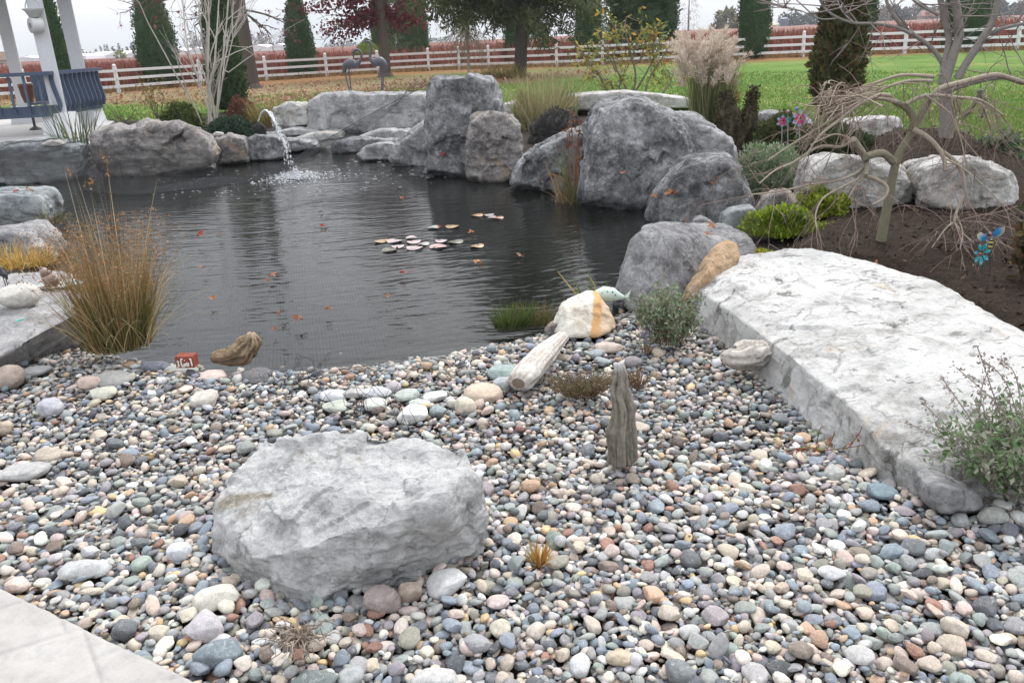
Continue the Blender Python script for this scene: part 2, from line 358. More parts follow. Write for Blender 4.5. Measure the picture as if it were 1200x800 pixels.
def ground_mat():
    m, nt, b = newmat('ground'); a = nt.nodes.new('ShaderNodeVertexColor'); a.layer_name = 'Col'
    s = nt.nodes.new('ShaderNodeSeparateColor'); nt.links.new(a.outputs[0], s.inputs[0]); co = objco(nt)
    n1 = noise_n(nt, .55, 6, .6, .3, mapping(nt, co, scale=(1, .45, 1))); n2 = noise_n(nt, 22, 5, .7, 0, co); n3 = noise_n(nt, 5, 6, .7, .5, co); n4 = noise_n(nt, 90, 3, .6, 0, co)
    soil = ramp(nt, n2, [(.3, (.022, .018, .015)), (.55, (.05, .042, .035)), (.75, (.10, .085, .07))])
    grass = ramp(nt, n1, [(.3, (.065, .13, .022)), (.5, (.10, .185, .032)), (.64, (.165, .215, .055)), (.78, (.24, .21, .085))])
    grass = mix(nt, .7, grass, ramp(nt, n4, [(.3, .35), (.5, 1.0), (.7, 1.5)]), 'MULTIPLY')
    litter = ramp(nt, n2, [(.25, (.09, .05, .035)), (.42, (.23, .13, .09)), (.55, (.36, .22, .165)), (.72, (.48, .34, .25))])
    litter = mix(nt, .6, litter, ramp(nt, n4, [(.3, .4), (.5, 1.0), (.7, 1.4)]), 'MULTIPLY')
    fieldc = ramp(nt, n3, [(.3, (.13, .06, .03)), (.55, (.26, .14, .06)), (.75, (.32, .22, .10))])
    c = mix(nt, s.outputs[0], soil, grass)
    br = math_n(nt, 'MULTIPLY', s.outputs[1], ramp(nt, n3, [(.40, .0), (.56, 1.0)])); c = mix(nt, br, c, litter)
    c = mix(nt, s.outputs[2], c, fieldc)
    nt.links.new(c, b.inputs['Base Color']); b.inputs['Roughness'].default_value = .95; b.inputs['Specular IOR Level'].default_value = .1
    bump(nt, n2, .8, .03, b); return m
go = link('ground', mesh_np('ground', np.stack([X.ravel(), Y.ravel(), Z.ravel()], -1), [F], np.stack([lawn, lit, fld], -1), ground_mat(), True))
tag(go, 'lawn and bare earth reaching to the horizon', kind='structure')

# water
pw = np.array(POND); ctr = pw.mean(0); pw = ctr + (pw - ctr) * 1.09
m, nt, b = newmat('water'); b.inputs['Base Color'].default_value = (.007, .008, .006, 1); b.inputs['Roughness'].default_value = .01; b.inputs['IOR'].default_value = 1.36
co = objco(nt)
wv = nt.nodes.new('ShaderNodeTexWave'); wv.wave_type = 'RINGS'; wv.rings_direction = 'SPHERICAL'; wv.inputs['Scale'].default_value = 3.0; wv.inputs['Distortion'].default_value = 5.5; wv.inputs['Detail'].default_value = 2; wv.inputs['Detail Scale'].default_value = .8
fp = G(345, 212, WZ); nt.links.new(mapping(nt, co, loc=(-fp[0], -fp[1], 0)), wv.inputs['Vector'])
nA = noise_n(nt, 2.4, 2, .5, .6, mapping(nt, co, scale=(.7, 3.0, 1))); nB = noise_n(nt, 13, 3, .5, .3, mapping(nt, co, scale=(.7, 1.9, 1)))
p = bump(nt, wv.outputs['Fac'] if 'Fac' in wv.outputs else wv.outputs[1], .030, .04, None); p = bump(nt, nA, .11, .08, None, p); bump(nt, nB, .11, .020, b, p)
M_water = m
bm = bmesh.new(); bm.faces.new([bm.verts.new((q[0], q[1], WZ)) for q in pw]); bmesh.ops.triangulate(bm, faces=bm.faces[:])
me = bpy.data.meshes.new('water'); bm.to_mesh(me); bm.free(); me.materials.append(m); tag(link('water', me), 'dark pond water with small ripples', kind='structure')

# ------------------------------------------------------------------ rocks
M_slab = rockmat('pale_limestone', (.68, .67, .655), (.54, .53, .515), (.25, .24, .22), 1.1, veins=.25, stain=(.62, .47, .30), stain_lo=.63, lo=.36, hi=.56, speck=.35, bumpd=.03, spots=.75)
M_front = rockmat('grey_limestone', (.66, .655, .645), (.53, .528, .525), (.28, .28, .285), 1.5, veins=.35, stain=(.27, .235, .17), stain_lo=.60, lo=.37, hi=.58, bumpd=.026, spots=.25)
M_dark = rockmat('dark_boulder', (.60, .60, .61), (.29, .292, .30), (.12, .121, .126), 1.3, veins=.32, lo=.43, hi=.59, speck=.7, bumpd=.05)
M_grey = rockmat('mid_grey_boulder', (.56, .55, .55), (.37, .365, .37), (.18, .178, .185), 1.2, veins=.45, lo=.39, hi=.60, speck=.5, bumpd=.035)
M_brownish = rockmat('brownish_boulder', (.46, .43, .40), (.28, .26, .25), (.11, .10, .10), 1.2, veins=.5, stain=(.33, .25, .17), stain_lo=.55, lo=.40, hi=.60, speck=.6, bumpd=.03)
M_blue = rockmat('blue_grey_boulder', (.44, .47, .48), (.32, .345, .355), (.13, .135, .14), 1.2, veins=.3, lo=.38, hi=.58, speck=.5, bumpd=.03)
M_white = rockmat('white_boulder', (.60, .585, .56), (.42, .405, .38), (.19, .18, .16), 1.6, veins=.5, stain=(.42, .33, .22), stain_lo=.57, lo=.37, hi=.56, speck=.5, bumpd=.03)
M_tan = rockmat('tan_rock', (.60, .45, .30), (.44, .30, .18), (.24, .16, .10), 2.5, veins=.2, lo=.3, hi=.65, speck=.4, bumpd=.01)
M_orange = rockmat('white_orange_rock', (.72, .69, .64), (.64, .59, .50), (.40, .33, .24), 1.5, veins=.2, lo=.36, hi=.56, speck=.3, bumpd=.01)
nt = M_orange.node_tree; b = nt.nodes['Principled BSDF']; src = b.inputs['Base Color'].links[0].from_socket; co = objco(nt); sx = nt.nodes.new('ShaderNodeSeparateXYZ'); nt.links.new(co, sx.inputs[0])   # iron band across the stone
u = math_n(nt, 'ADD', math_n(nt, 'ADD', sx.outputs[0], math_n(nt, 'MULTIPLY', sx.outputs[2], -.25)), math_n(nt, 'MULTIPLY', noise_n(nt, 14, 5, .65, .5, co), .07))
fc = ramp(nt, math_n(nt, 'MULTIPLY_ADD', u, 2.5), [(.55, 0.0), (.585, .95), (.66, .9), (.72, .5)]); nt.links.new(mix(nt, fc, src, (.58, .32, .12)), b.inputs['Base Color'])

def hull_planes(pts, c):
    bm = bmesh.new()
    for p in pts: bm.verts.new(p)
    bmesh.ops.convex_hull(bm, input=bm.verts[:]); N = []; Dd = []
    bm.normal_update()
    for f in bm.faces:
        n = np.array(f.normal[:]); d = float(n @ (np.array(f.verts[0].co[:]) - c))
        if d < 0: n, d = -n, -d
        if d < 1e-4: continue
        for k, q in enumerate(N):
            if q @ n > .993: Dd[k] = max(Dd[k], d); break
        else: N.append(n); Dd.append(d)
    bm.free(); return np.array(N), np.array(Dd)
ROCKS = []
def rock(name, label, pts, mat, seed=1, p=16, amp=.05, sub=5, facets=5, cat='boulder', group=None, strata=0.0, grow=1.02, hi=None, chip=.9, floor=None):
    pts = np.asarray(pts, float); lo, h_ = pts.min(0), pts.max(0); c = pts.mean(0) * .5 + (lo + h_) * .25; ext = (h_ - lo) / 2
    N, Dd = hull_planes(pts, c); rg = np.random.default_rng(seed)
    p = p * 3.2
    for _ in range(facets * 3):
        n = rg.normal(size=3); n[2] *= .6; n /= np.linalg.norm(n); N = np.vstack([N, n]); Dd = np.append(Dd, np.max((pts - c) @ n) * rg.uniform(.87, .985))
    v, f = ICO(sub); d = v * np.maximum(ext, .25 * ext.max()); d = d / np.linalg.norm(d, axis=1)[:, None]
    A = np.maximum(d @ N.T / Dd, 1e-9); mx_ = A.max(1); r = 1 / (mx_ * np.power(np.sum((A / mx_[:, None]) ** p, 1), 1 / p)) * grow
    V = d * r[:, None]
    # vertex normals
    e1 = V[f[:, 1]] - V[f[:, 0]]; e2 = V[f[:, 2]] - V[f[:, 0]]; fn = np.cross(e1, e2); vn = np.zeros_like(V)
    for k in range(3): np.add.at(vn, f[:, k], fn)
    vn /= np.linalg.norm(vn, axis=1)[:, None] + 1e-12
    s = float(np.cbrt(ext[0] * ext[1] * ext[2])) * 2
    Q = V / s
    n1 = fbm(Q * 1.6 + seed * 3.7, 3, seed); n2 = fbm(Q * 3.4 + seed, 4, seed + 9, .55, True); n3 = fbm(Q * 11 + 5, 4, seed + 20, .6)
    disp = n1 * .75 + np.minimum(n2, .35) * chip + n3 * .5
    cp = Q[rg.integers(0, len(Q), 60)]; nd = ((Q + .05 * np.stack([n1, n3, n2], -1))[:, None] - cp[None]); ci_ = (nd ** 2).sum(-1).argmin(1); tl = rg.normal(0, .55, (60, 3)); lv = rg.normal(0, .30, 60)
    disp = disp + chip * 1.1 * np.clip(np.einsum('ij,ij->i', tl[ci_], nd[np.arange(len(Q)), ci_]) * 2.0 + lv[ci_], -1, .6)
    if strata: disp = disp + strata * fbm(Q * np.array([1.2, 1.2, 7.0]) + .4 * n1[:, None], 3, seed + 40, .6, True)
    V = V + vn * (disp * amp * s)[:, None]
    V = V + c; org = np.array([c[0], c[1], V[:, 2].min() if floor is None else floor])
    me = mesh_np(name, V - org, [f], None, mat, True); o = link(name, me); o.location = [float(q) for q in org]
    tag(o, label, cat, group); ROCKS.append(o); return o
def RK(name, label, outline, base, mat, front=.25, back=.4, fs=.72, bs=.7, fdy=0.0, seed=1, ridge=(), **kw):
    """boulder from the outline seen in the photo, given a real depth, front and back"""
    yb = gy(*base); ym = yb + front; o = np.array(outline, float); c = o.mean(0)
    pts = [D(a, b_, ym) for a, b_ in o]
    pts += [D(*(c + (q - c) * fs + (0, fdy)), yb + .02) for q in o]
    P3 = np.array(pts[:len(o)]); cc = P3.mean(0)
    for q in P3:
        t = cc + (q - cc) * bs; t[1] = ym + back; pts.append(t)
    for (a, b_, dy) in ridge: pts.append(D(a, b_, yb + dy))
    return rock(name, label, pts, mat, seed, **kw)

W = WZ
# near boulders with hand-placed corners
pt = [G(a, b, z) for a, b, z in [(545, 524, .25), (505, 512, .26), (430, 508, .25), (312, 521, .20), (272, 555, .14), (247, 608, .07), (245, 640, .0), (264, 664, -.05), (300, 655, .08), (362, 640, .15), (416, 621, .20), (473, 603, .24), (514, 598, .26), (538, 562, .28), (562, 560, .24), (572, 612, .05),
    (312, 680, -.04), (353, 704, -.05), (380, 700, -.05), (428, 684, -.05), (492, 665, -.05), (524, 652, -.05), (560, 650, -.05)]]
pt += [q - np.array([0, 0, .30]) for q in pt[:7]]
rock('boulder', 'flat topped pale grey boulder standing alone in the gravel near the paving', pt, M_front, 11, p=26, amp=.042, sub=7, facets=0, strata=.5, grow=1.0)
sl_top = [(824, 322, .17), (858, 303, .20), (930, 300, .21), (1010, 308, .22), (1090, 331, .23), (1130, 349, .23), (1200, 392, .24), (1290, 445, .23), (1270, 510, .2)]
sl_edge = [((818, 338), (815, 366)), ((842, 350), (842, 386)), ((880, 388), (874, 410)), ((918, 418), (908, 436)), ((950, 447), (950, 470)), ((982, 462), (984, 505)), ((1006, 484), (1014, 533)), ((1030, 505), (1042, 553)), ((1064, 535), (1080, 572)), ((1150, 545), (1165, 580))]
sl_edge = [((b_[0] + (e[0] - b_[0]) * k_, b_[1] + (e[1] - b_[1]) * k_), b_) for (e, b_), k_ in zip(sl_edge, (1, .85, .8, .7, .7, .62, .58, .58, .6, .7))]
sl_f = [D(e[0], e[1], gy(b_[0], b_[1], 0) + .05) for e, b_ in sl_edge]
sl_b = [G(b_[0], b_[1], 0) - np.array([0, -.02, .12]) for e, b_ in sl_edge]
# two overlapping blocks share the star centre badly, so the slab is one hull with a slightly dished top
rock('boulder', 'huge flat whitish slab of rock beside the dark mulch bed', [G(*q) for q in sl_top] + sl_f + sl_b + [G(a, b, z) - np.array([0, 0, .35]) for a, b, z in sl_top], M_slab, 23, p=34, amp=.022, sub=7, facets=0, grow=1.0, chip=.8)
pt = [G(a, b, z) for a, b, z in [(738, 366, -.1), (722, 352, -.1), (770, 372, -.08), (800, 360, -.05)]] + [D(745, 276, 5.25), D(757, 267, 5.35), D(774, 263, 5.5), D(812, 270, 5.55), D(875, 272, 5.9), D(888, 285, 5.75), D(846, 290, 5.35), D(788, 284, 5.15), D(770, 280, 5.1), D(736, 318, 5.05), D(885, 318, 5.5), D(830, 330, 5.1)]
pt += [q + np.array([.0, .35, -.5]) for q in pt[4:10]]
rock('boulder', 'smooth sloping mid grey boulder at the near right edge of the pond', pt, M_grey, 31, p=20, amp=.03, sub=6, facets=1)
pt = [D(804, 338, 4.92), D(836, 288, 5.0), D(850, 281, 5.02), D(863, 286, 5.02), D(866, 300, 4.95), D(838, 335, 4.75), D(805, 350, 4.72), D(826, 322, 4.72), D(858, 300, 5.12), D(850, 345, 4.8), D(800, 352, 4.9)]
rock('rock', 'leaning orange tan wedge of rock behind the pale slab', pt, M_tan, 5, p=22, amp=.03, sub=5, facets=1, cat='rock')
pt = [D(646, 388, 4.55), D(655, 356, 4.62), D(690, 341, 4.66), D(701, 342, 4.66), D(720, 371, 4.6), D(722, 384, 4.55), D(702, 394, 4.4), D(660, 394, 4.4), D(664, 362, 4.5), D(700, 352, 4.55)] + [D(655, 385, 4.75), D(712, 385, 4.75), D(690, 350, 4.75)]
rock('rock', 'angular white rock with an orange band at the water edge', pt, M_orange, 6, p=24, amp=.03, sub=5, facets=1, cat='rock')
RK('rock', 'small rough fawn rock lying against the white and orange rock', [(637, 388), (645, 380), (660, 376), (662, 388), (652, 393), (640, 394)], (648, 394, -.04), M_brownish, .06, .08, seed=8, sub=4, cat='rock')

# left bank
pt = [G(a, b, z) for a, b, z in [(-90, 350, .2), (0, 322, .18), (45, 318, .18), (90, 320, .17), (97, 335, .15), (92, 366, .15), (52, 373, .17), (2, 416, .12), (-60, 450, .08), (100, 390, -.08), (76, 404, -.06), (52, 414, -.06), (10, 428, -.06), (-50, 460, -.06)]]
pt += [q - np.array([0, 0, .4]) for q in pt[:5]]
rock('boulder', 'low flat grey slab with a dark broken face carrying the shell ornament', pt, M_grey, 41, p=26, amp=.025, sub=6, facets=1, strata=.4)
RK('boulder', 'grey block with a flat top rising from the water behind the golden grass', [(-50, 232), (0, 231), (20, 224), (45, 226), (54, 243), (54, 262), (20, 270), (-50, 272)], (30, 269, W), M_blue, .3, .5, .85, .8, seed=42, ridge=((46, 236, .02), (10, 241, 0), (-30, 243, 0)), sub=5, facets=2)
RK('boulder', 'smooth low grey rock half under water below the flat topped block', [(-60, 278), (0, 265), (38, 268), (58, 284), (66, 303), (30, 318), (-60, 330)], (25, 318, W), M_grey, .35, .4, .7, .7, seed=43, sub=5, facets=2)
RK('boulder', 'big pale blue grey boulder below the gazebo deck', [(-70, 180), (0, 172), (28, 167), (70, 168), (106, 171), (108, 186), (96, 206), (60, 214), (0, 217), (-70, 218)], (40, 215, W), M_blue, .3, .7, .86, .8, seed=44, sub=6, strata=.3)
RK('boulder', 'long rugged brown grey boulder between the gazebo and the fountain', [(108, 166), (112, 158), (140, 149), (170, 146), (215, 150), (246, 166), (253, 184), (252, 195), (200, 206), (122, 207), (110, 192)], (180, 206, W), M_brownish, .3, .7, .88, .8, seed=45, sub=6, strata=.6, amp=.06)
RK('boulder', 'short square boulder right of the long rugged one', [(250, 164), (268, 157), (285, 161), (291, 175), (290, 189), (254, 194)], (270, 194, W), M_brownish, .2, .4, .85, seed=46, facets=2)
RK('boulder', 'dark low boulder under the spouting fountain head', [(288, 163), (300, 157), (330, 161), (336, 170), (333, 186), (292, 190)], (310, 189, W), M_dark, .2, .5, .88, seed=47, facets=2, amp=.03)
RK('rock', 'small round stone sitting on the square boulder', [(248, 158), (254, 154), (262, 156), (262, 160), (250, 161)], (256, 163, .25), M_white, .1, .1, seed=48, sub=3, cat='rock')
RK('rock', 'small pale stone on the edge of the gazebo boulder', [(46, 170), (58, 164), (70, 165), (74, 170), (60, 173)], (58, 171, .45), M_white, .15, .2, seed=49, sub=3, cat='rock')
# waterfall group behind
RK('boulder', 'massive flat topped grey block under the two crane statues', [(361, 152), (363, 119), (374, 113), (430, 110), (500, 109), (507, 116), (506, 152), (495, 157), (440, 155), (380, 156)], (430, 166, W), M_grey, .3, .9, .9, .85, seed=51, sub=6, p=26, amp=.035, facets=2, ridge=((364, 121, .05), (440, 116, .05), (500, 114, .1)))
RK('boulder', 'rounded pale topped boulder left of the crane block', [(318, 148), (321, 126), (340, 119), (360, 121), (368, 148), (330, 152)], (340, 156, W + .2), M_white, .3, .5, .85, seed=52)
for k, (o_, bs_, lb) in enumerate([([(320, 155), (345, 151), (372, 153), (372, 158), (322, 160)], (345, 161, .05), 'thin grey ledge stone tucked beside the rounded pale boulder'),
        ([(345, 163), (362, 158), (400, 156), (402, 162), (360, 167)], (370, 167, -.02), 'pale flat ledge stone lying in front of the crane block'),
        ([(388, 169), (420, 163), (470, 164), (470, 176), (390, 180)], (430, 179, W), 'wide dark ledge stone at the foot of the waterfall'),
        ([(420, 162), (440, 155), (490, 157), (490, 165), (425, 167)], (455, 168, -.02), 'flat ledge stone stacked under the right end of the crane block'),
        ([(300, 170), (325, 164), (365, 165), (375, 174), (310, 180)], (335, 180, W), 'low dark ledge stone behind the fountain stream')]):
    RK('ledge_stone', lb, o_, bs_, (M_grey, M_white, M_dark, M_grey, M_dark)[k], .15, .5, .9, .9, seed=60 + k, sub=4, p=24, cat='rock', group='waterfall ledge stones')
RK('boulder', 'rounded grey boulder at the water below the waterfall ledges', [(418, 182), (428, 172), (455, 168), (472, 174), (474, 188), (425, 188)], (446, 189, W), M_grey, .25, .4, .85, seed=66)
# centre group
RK('boulder', 'tall upright grey boulder with a squared flat top behind the pond', [(503, 110), (505, 96), (512, 90), (545, 88), (577, 91), (585, 104), (588, 130), (592, 205), (550, 210), (500, 206)], (545, 209, W), M_dark, .25, .6, .9, .85, seed=71, sub=6, p=22, amp=.04, facets=2)
RK('boulder', 'blocky brownish boulder standing against the tall one', [(549, 152), (553, 137), (575, 132), (600, 135), (608, 146), (612, 190), (610, 213), (575, 216), (550, 207)], (580, 215, W), M_brownish, .22, .4, .9, .85, seed=72, sub=6, p=20, strata=.7, amp=.05, facets=2)
RK('boulder', 'sloping pale grey boulder leaning on the left side of the tall one', [(453, 187), (458, 175), (474, 166), (498, 141), (508, 138), (512, 205), (490, 197), (462, 192)], (480, 195, W), M_grey, .2, .5, .8, .8, seed=73, sub=6, amp=.05)
RK('boulder', 'pale streaked boulder left of the biggest grey boulder', [(599, 216), (603, 200), (625, 180), (658, 160), (692, 145), (700, 238), (640, 226), (610, 221)], (640, 226, W), M_dark, .3, .6, .82, .8, seed=74, sub=6, amp=.055)
RK('boulder', 'biggest grey boulder in the middle of the far bank', [(683, 238), (686, 195), (689, 150), (699, 126), (735, 112), (760, 116), (792, 130), (806, 150), (812, 200), (800, 245), (730, 247)], (735, 247, W), M_dark, .4, .8, .85, .8, seed=75, sub=6, amp=.05, facets=3)
RK('boulder', 'grey shoulder boulder sloping down right of the biggest one', [(775, 150), (790, 131), (815, 131), (838, 152), (860, 170), (866, 186), (850, 205), (790, 205)], (820, 212, W), M_grey, .35, .6, .85, .8, seed=76, sub=6, amp=.05)
RK('boulder', 'broad dark boulder under the net with a rounded grey top', [(759, 260), (763, 230), (783, 205), (818, 184), (850, 179), (866, 192), (874, 215), (886, 240), (884, 262), (840, 272), (785, 268)], (800, 270, W), M_dark, .35, .5, .82, .8, seed=77, sub=6, amp=.045)
RK('rock', 'small grey pointed rock on the back edge of the sloping boulder', [(806, 272), (813, 258), (824, 254), (838, 262), (842, 272)], (822, 274, -.02), M_grey, .1, .15, seed=78, sub=4, cat='rock')
RK('rock', 'squared grey green block beside the yellow ground cover', [(847, 272), (849, 254), (862, 246), (886, 243), (890, 252), (889, 271)], (868, 273, .02), M_blue, .1, .2, .92, .9, seed=79, sub=4, p=24, amp=.03, cat='rock')
RK('rock', 'fawn angular rock left of the yellow ground cover', [(887, 255), (898, 230), (922, 222), (936, 234), (928, 258), (895, 264)], (910, 264, .03), M_brownish, .15, .25, .85, seed=80, sub=5, cat='rock')
# right bed
RK('boulder', 'rounded cream boulder behind the weeping tree trunk', [(943, 222), (953, 191), (974, 183), (1020, 189), (1056, 195), (1071, 215), (1071, 240), (1040, 246), (990, 250), (950, 243)], (1005, 246, .1), M_white, .3, .5, .88, .8, seed=81, sub=6)
RK('boulder', 'rounded white boulder right of the weeping tree trunk', [(1074, 222), (1083, 197), (1108, 189), (1160, 191), (1186, 204), (1193, 224), (1189, 245), (1140, 248), (1079, 244)], (1130, 247, .1), M_white, .3, .5, .88, .8, seed=82, sub=6)
RK('boulder', 'low pale boulder at the back of the mulch mound', [(986, 153), (998, 142), (1025, 138), (1052, 139), (1060, 147), (1040, 160), (990, 162)], (1020, 162, .12), M_white, .3, .5, .85, seed=83)
RK('boulder', 'grey boulder between the mossy stump and the pinwheels', [(879, 165), (884, 137), (905, 131), (930, 133), (950, 141), (955, 162), (900, 172)], (910, 172, 0), M_grey, .3, .5, .88, seed=84)
RK('boulder', 'long flat bluish white slab lying on the lawn edge', [(655, 130), (662, 113), (700, 110), (760, 111), (806, 116), (822, 127)], (735, 134, 0), M_white, .5, .9, .95, .9, seed=85, p=24, amp=.02)
RK('boulder', 'small fawn boulder glimpsed behind the brownish block', [(588, 140), (590, 122), (600, 118), (612, 120), (616, 140)], (602, 144, 0), M_white, .2, .3, seed=86, sub=4)
RK('boulder', 'rounded grey rock at the foot of the silvery plant', [(1082, 590), (1086, 572), (1102, 564), (1124, 568), (1150, 580), (1155, 600), (1100, 604)], (1110, 604, 0), M_grey, .1, .15, seed=87, sub=5, amp=.03)

# mulch mound
mx0, mx1 = .9, 9.5
gx, gyv = np.arange(.7, 9.6, .035), np.arange(2.7, 14.5, .035)
MXX, MYY = np.meshgrid(gx, gyv, indexing='ij'); MP = np.stack([MXX.ravel(), MYY.ravel()], -1)
bed = np.array([G(a, b, z)[:2] for a, b, z in [(868, 305, .1), (878, 285, .1), (905, 262, .1), (940, 235, .1), (955, 215, .1), (945, 175, .15), (990, 150, .2), (1060, 139, .3), (1110, 136, .35), (1170, 150, .3), (1225, 175, .25), (1320, 200, .2), (1500, 330, .1), (1420, 520, .1), (1200, 430, .1), (1010, 318, .1)]])
sd_ = sdf_poly(MP, bed)
hgt = sstep(.0, .45, -sd_) * .20 - .09
def bumpz(px, py, z, rr, hh):
    q = G(px, py, z); return hh * np.exp(-((MP[:, 0] - q[0]) ** 2 + (MP[:, 1] - q[1]) ** 2) / rr ** 2)
hgt = hgt + (bumpz(1115, 165, .35, 1.2, .26) + bumpz(1030, 180, .2, 1.0, .12)) * sstep(.1, .9, -sd_)
l1 = fbm(np.stack([MP[:, 0] * 5, MP[:, 1] * 5, 0 * MP[:, 0]], -1), 4, 3); l2 = fbm(np.stack([MP[:, 0] * 20, MP[:, 1] * 20, 0 * MP[:, 0]], -1), 3, 8)
hgt = hgt + .022 * l1 + .018 * l2
MULCH = (gx, gyv, hgt.reshape(MXX.shape))
nY = len(gyv); i, j = np.meshgrid(np.arange(len(gx) - 1), np.arange(nY - 1), indexing='ij')
F = np.stack([i * nY + j, (i + 1) * nY + j, (i + 1) * nY + j + 1, i * nY + j + 1], -1).reshape(-1, 4)
keep = (hgt[F] > -.10).any(1) & (sd_[F] < .25).any(1)
m, nt, b = newmat('mulch'); co = objco(nt); n2 = noise_n(nt, 28, 6, .75, .3, co); n3 = noise_n(nt, 110, 4, .7, 0, co)
c = ramp(nt, n2, [(.3, (.022, .015, .011)), (.52, (.045, .031, .023)), (.72, (.085, .06, .045))]); c = mix(nt, .7, c, ramp(nt, n3, [(.3, .5), (.5, 1.0), (.74, 2.0)]), 'MULTIPLY')
nt.links.new(c, b.inputs['Base Color']); b.inputs['Roughness'].default_value = .95; b.inputs['Specular IOR Level'].default_value = .15; p = bump(nt, n2, 1, .03, None); bump(nt, n3, 1, .012, b, p)
tag(link('soil', mesh_np('soil', np.column_stack([MP, hgt]), [F[keep]], None, m, True)), 'dark brown mulch heaped in the planting bed', kind='structure')
def mulch_z(x, y):
    i = np.clip(np.round((np.asarray(x) - gx[0]) / .035).astype(int), 0, len(gx) - 1); j = np.clip(np.round((np.asarray(y) - gyv[0]) / .035).astype(int), 0, nY - 1)
    return MULCH[2][i, j]
# dark soil crumbs and bark chips on the bed
cl = MB(); k_ = 5200; sel = RG.choice(np.where(sd_ < -.12)[0], k_)
P = np.column_stack([MP[sel] + RG.normal(0, .02, (k_, 2)), hgt[sel] + .006])
cl.leaves(P, RG.uniform(.015, .05, k_), [(.03, .02, .015), (.05, .035, .025), (.08, .05, .035), (.13, .09, .06)], .45)
tag(cl.build('bark_chips', M_bark), 'bark chips and crumbs strewn over the mulch', kind='stuff')

# ------------------------------------------------------------------ paving
pv = [G(-260, 560, .03), G(0, 688, .03), G(238, 802, .03), G(420, 890, .03)]
a0, a1 = pv[1][:2], pv[2][:2]; pdir = (a1 - a0) / np.linalg.norm(a1 - a0); pn = np.array([pdir[1], -pdir[0]])
if pn[1] > 0: pn = -pn
m, nt, b = newmat('stamped_concrete'); co = objco(nt)
n1 = noise_n(nt, 2.5, 8, .65, .4, co); n2 = noise_n(nt, 18, 7, .7, .4, co); n3 = noise_n(nt, 150, 4, .6, 0, co)
c = ramp(nt, n1, [(.3, (.31, .295, .28)), (.55, (.385, .37, .35)), (.72, (.45, .435, .415))]); c = mix(nt, .5, c, ramp(nt, n2, [(.3, .72), (.5, 1.0), (.7, 1.1)]), 'MULTIPLY'); c = mix(nt, .25, c, ramp(nt, n3, [(.3, .6), (.5, 1.0)]), 'MULTIPLY')
nt.links.new(c, b.inputs['Base Color']); b.inputs['Roughness'].default_value = .9; p = bump(nt, n2, .5, .006, None); bump(nt, n3, .4, .002, b, p)
M_pave = m
def pav(px, py): return G(px, py, .03)[:2]
# joint lines read off the photograph; flagstones are cut from the slab along them
jl = [((0, 714), (42, 701)), ((0, 768), (95, 737)), ((95, 737), (118, 800)), ((110, 773), (150, 757)), ((68, 720), (75, 740)), ((190, 800), (215, 792))]
gs = .006; ext = 1.6
uu = np.arange(-1.2, 1.3, gs); vv_ = np.arange(0, 1.1, gs)
U_, V_ = np.meshgrid(uu, vv_, indexing='ij'); PP = a0 + U_.ravel()[:, None] * pdir + V_.ravel()[:, None] * pn
dz = np.zeros(len(PP))
for (s_, e_) in jl:
    A, B = pav(*s_), pav(*e_); e = B - A; t = np.clip(((PP - A) @ e) / (e @ e), -.0 if s_[0] else -3, 1); dd = np.linalg.norm(PP - A - t[:, None] * e, axis=1)
    dz -= .007 * np.exp(-(dd / .006) ** 2)
pz = fbm(np.column_stack([PP * 5, 0 * PP[:, 0]]), 4, 3); dz += .003 * pz + .0015 * fbm(np.column_stack([PP * 30, 0 * PP[:, 0]]), 2, 6)
edge = V_.ravel(); dz -= np.where(edge < .012, .012 * (1 - edge / .012) ** 2, 0)
nV = len(vv_); i, j = np.meshgrid(np.arange(len(uu) - 1), np.arange(nV - 1), indexing='ij')
F = np.stack([i * nV + j, i * nV + j + 1, (i + 1) * nV + j + 1, (i + 1) * nV + j], -1).reshape(-1, 4)
PV = np.column_stack([PP, .035 + dz])
PV[:, :2] += (np.where(edge < gs * .5, 1, 0) * .004 * fbm(np.column_stack([PP * 25, 0 * PP[:, 0]]), 2, 9))[:, None] * pn
k0 = np.where(edge < gs * .5)[0]; sk_ = PV[k0].copy(); sk_[:, 2] = -.08; nb = len(PV); PV = np.vstack([PV, sk_])
q = np.arange(len(k0) - 1); F2 = np.stack([k0[q], k0[q + 1], nb + q + 1, nb + q], -1)
tag(link('paving', mesh_np('paving', PV, [F, F2], None, M_pave, True)), 'pale stamped concrete path', kind='structure')

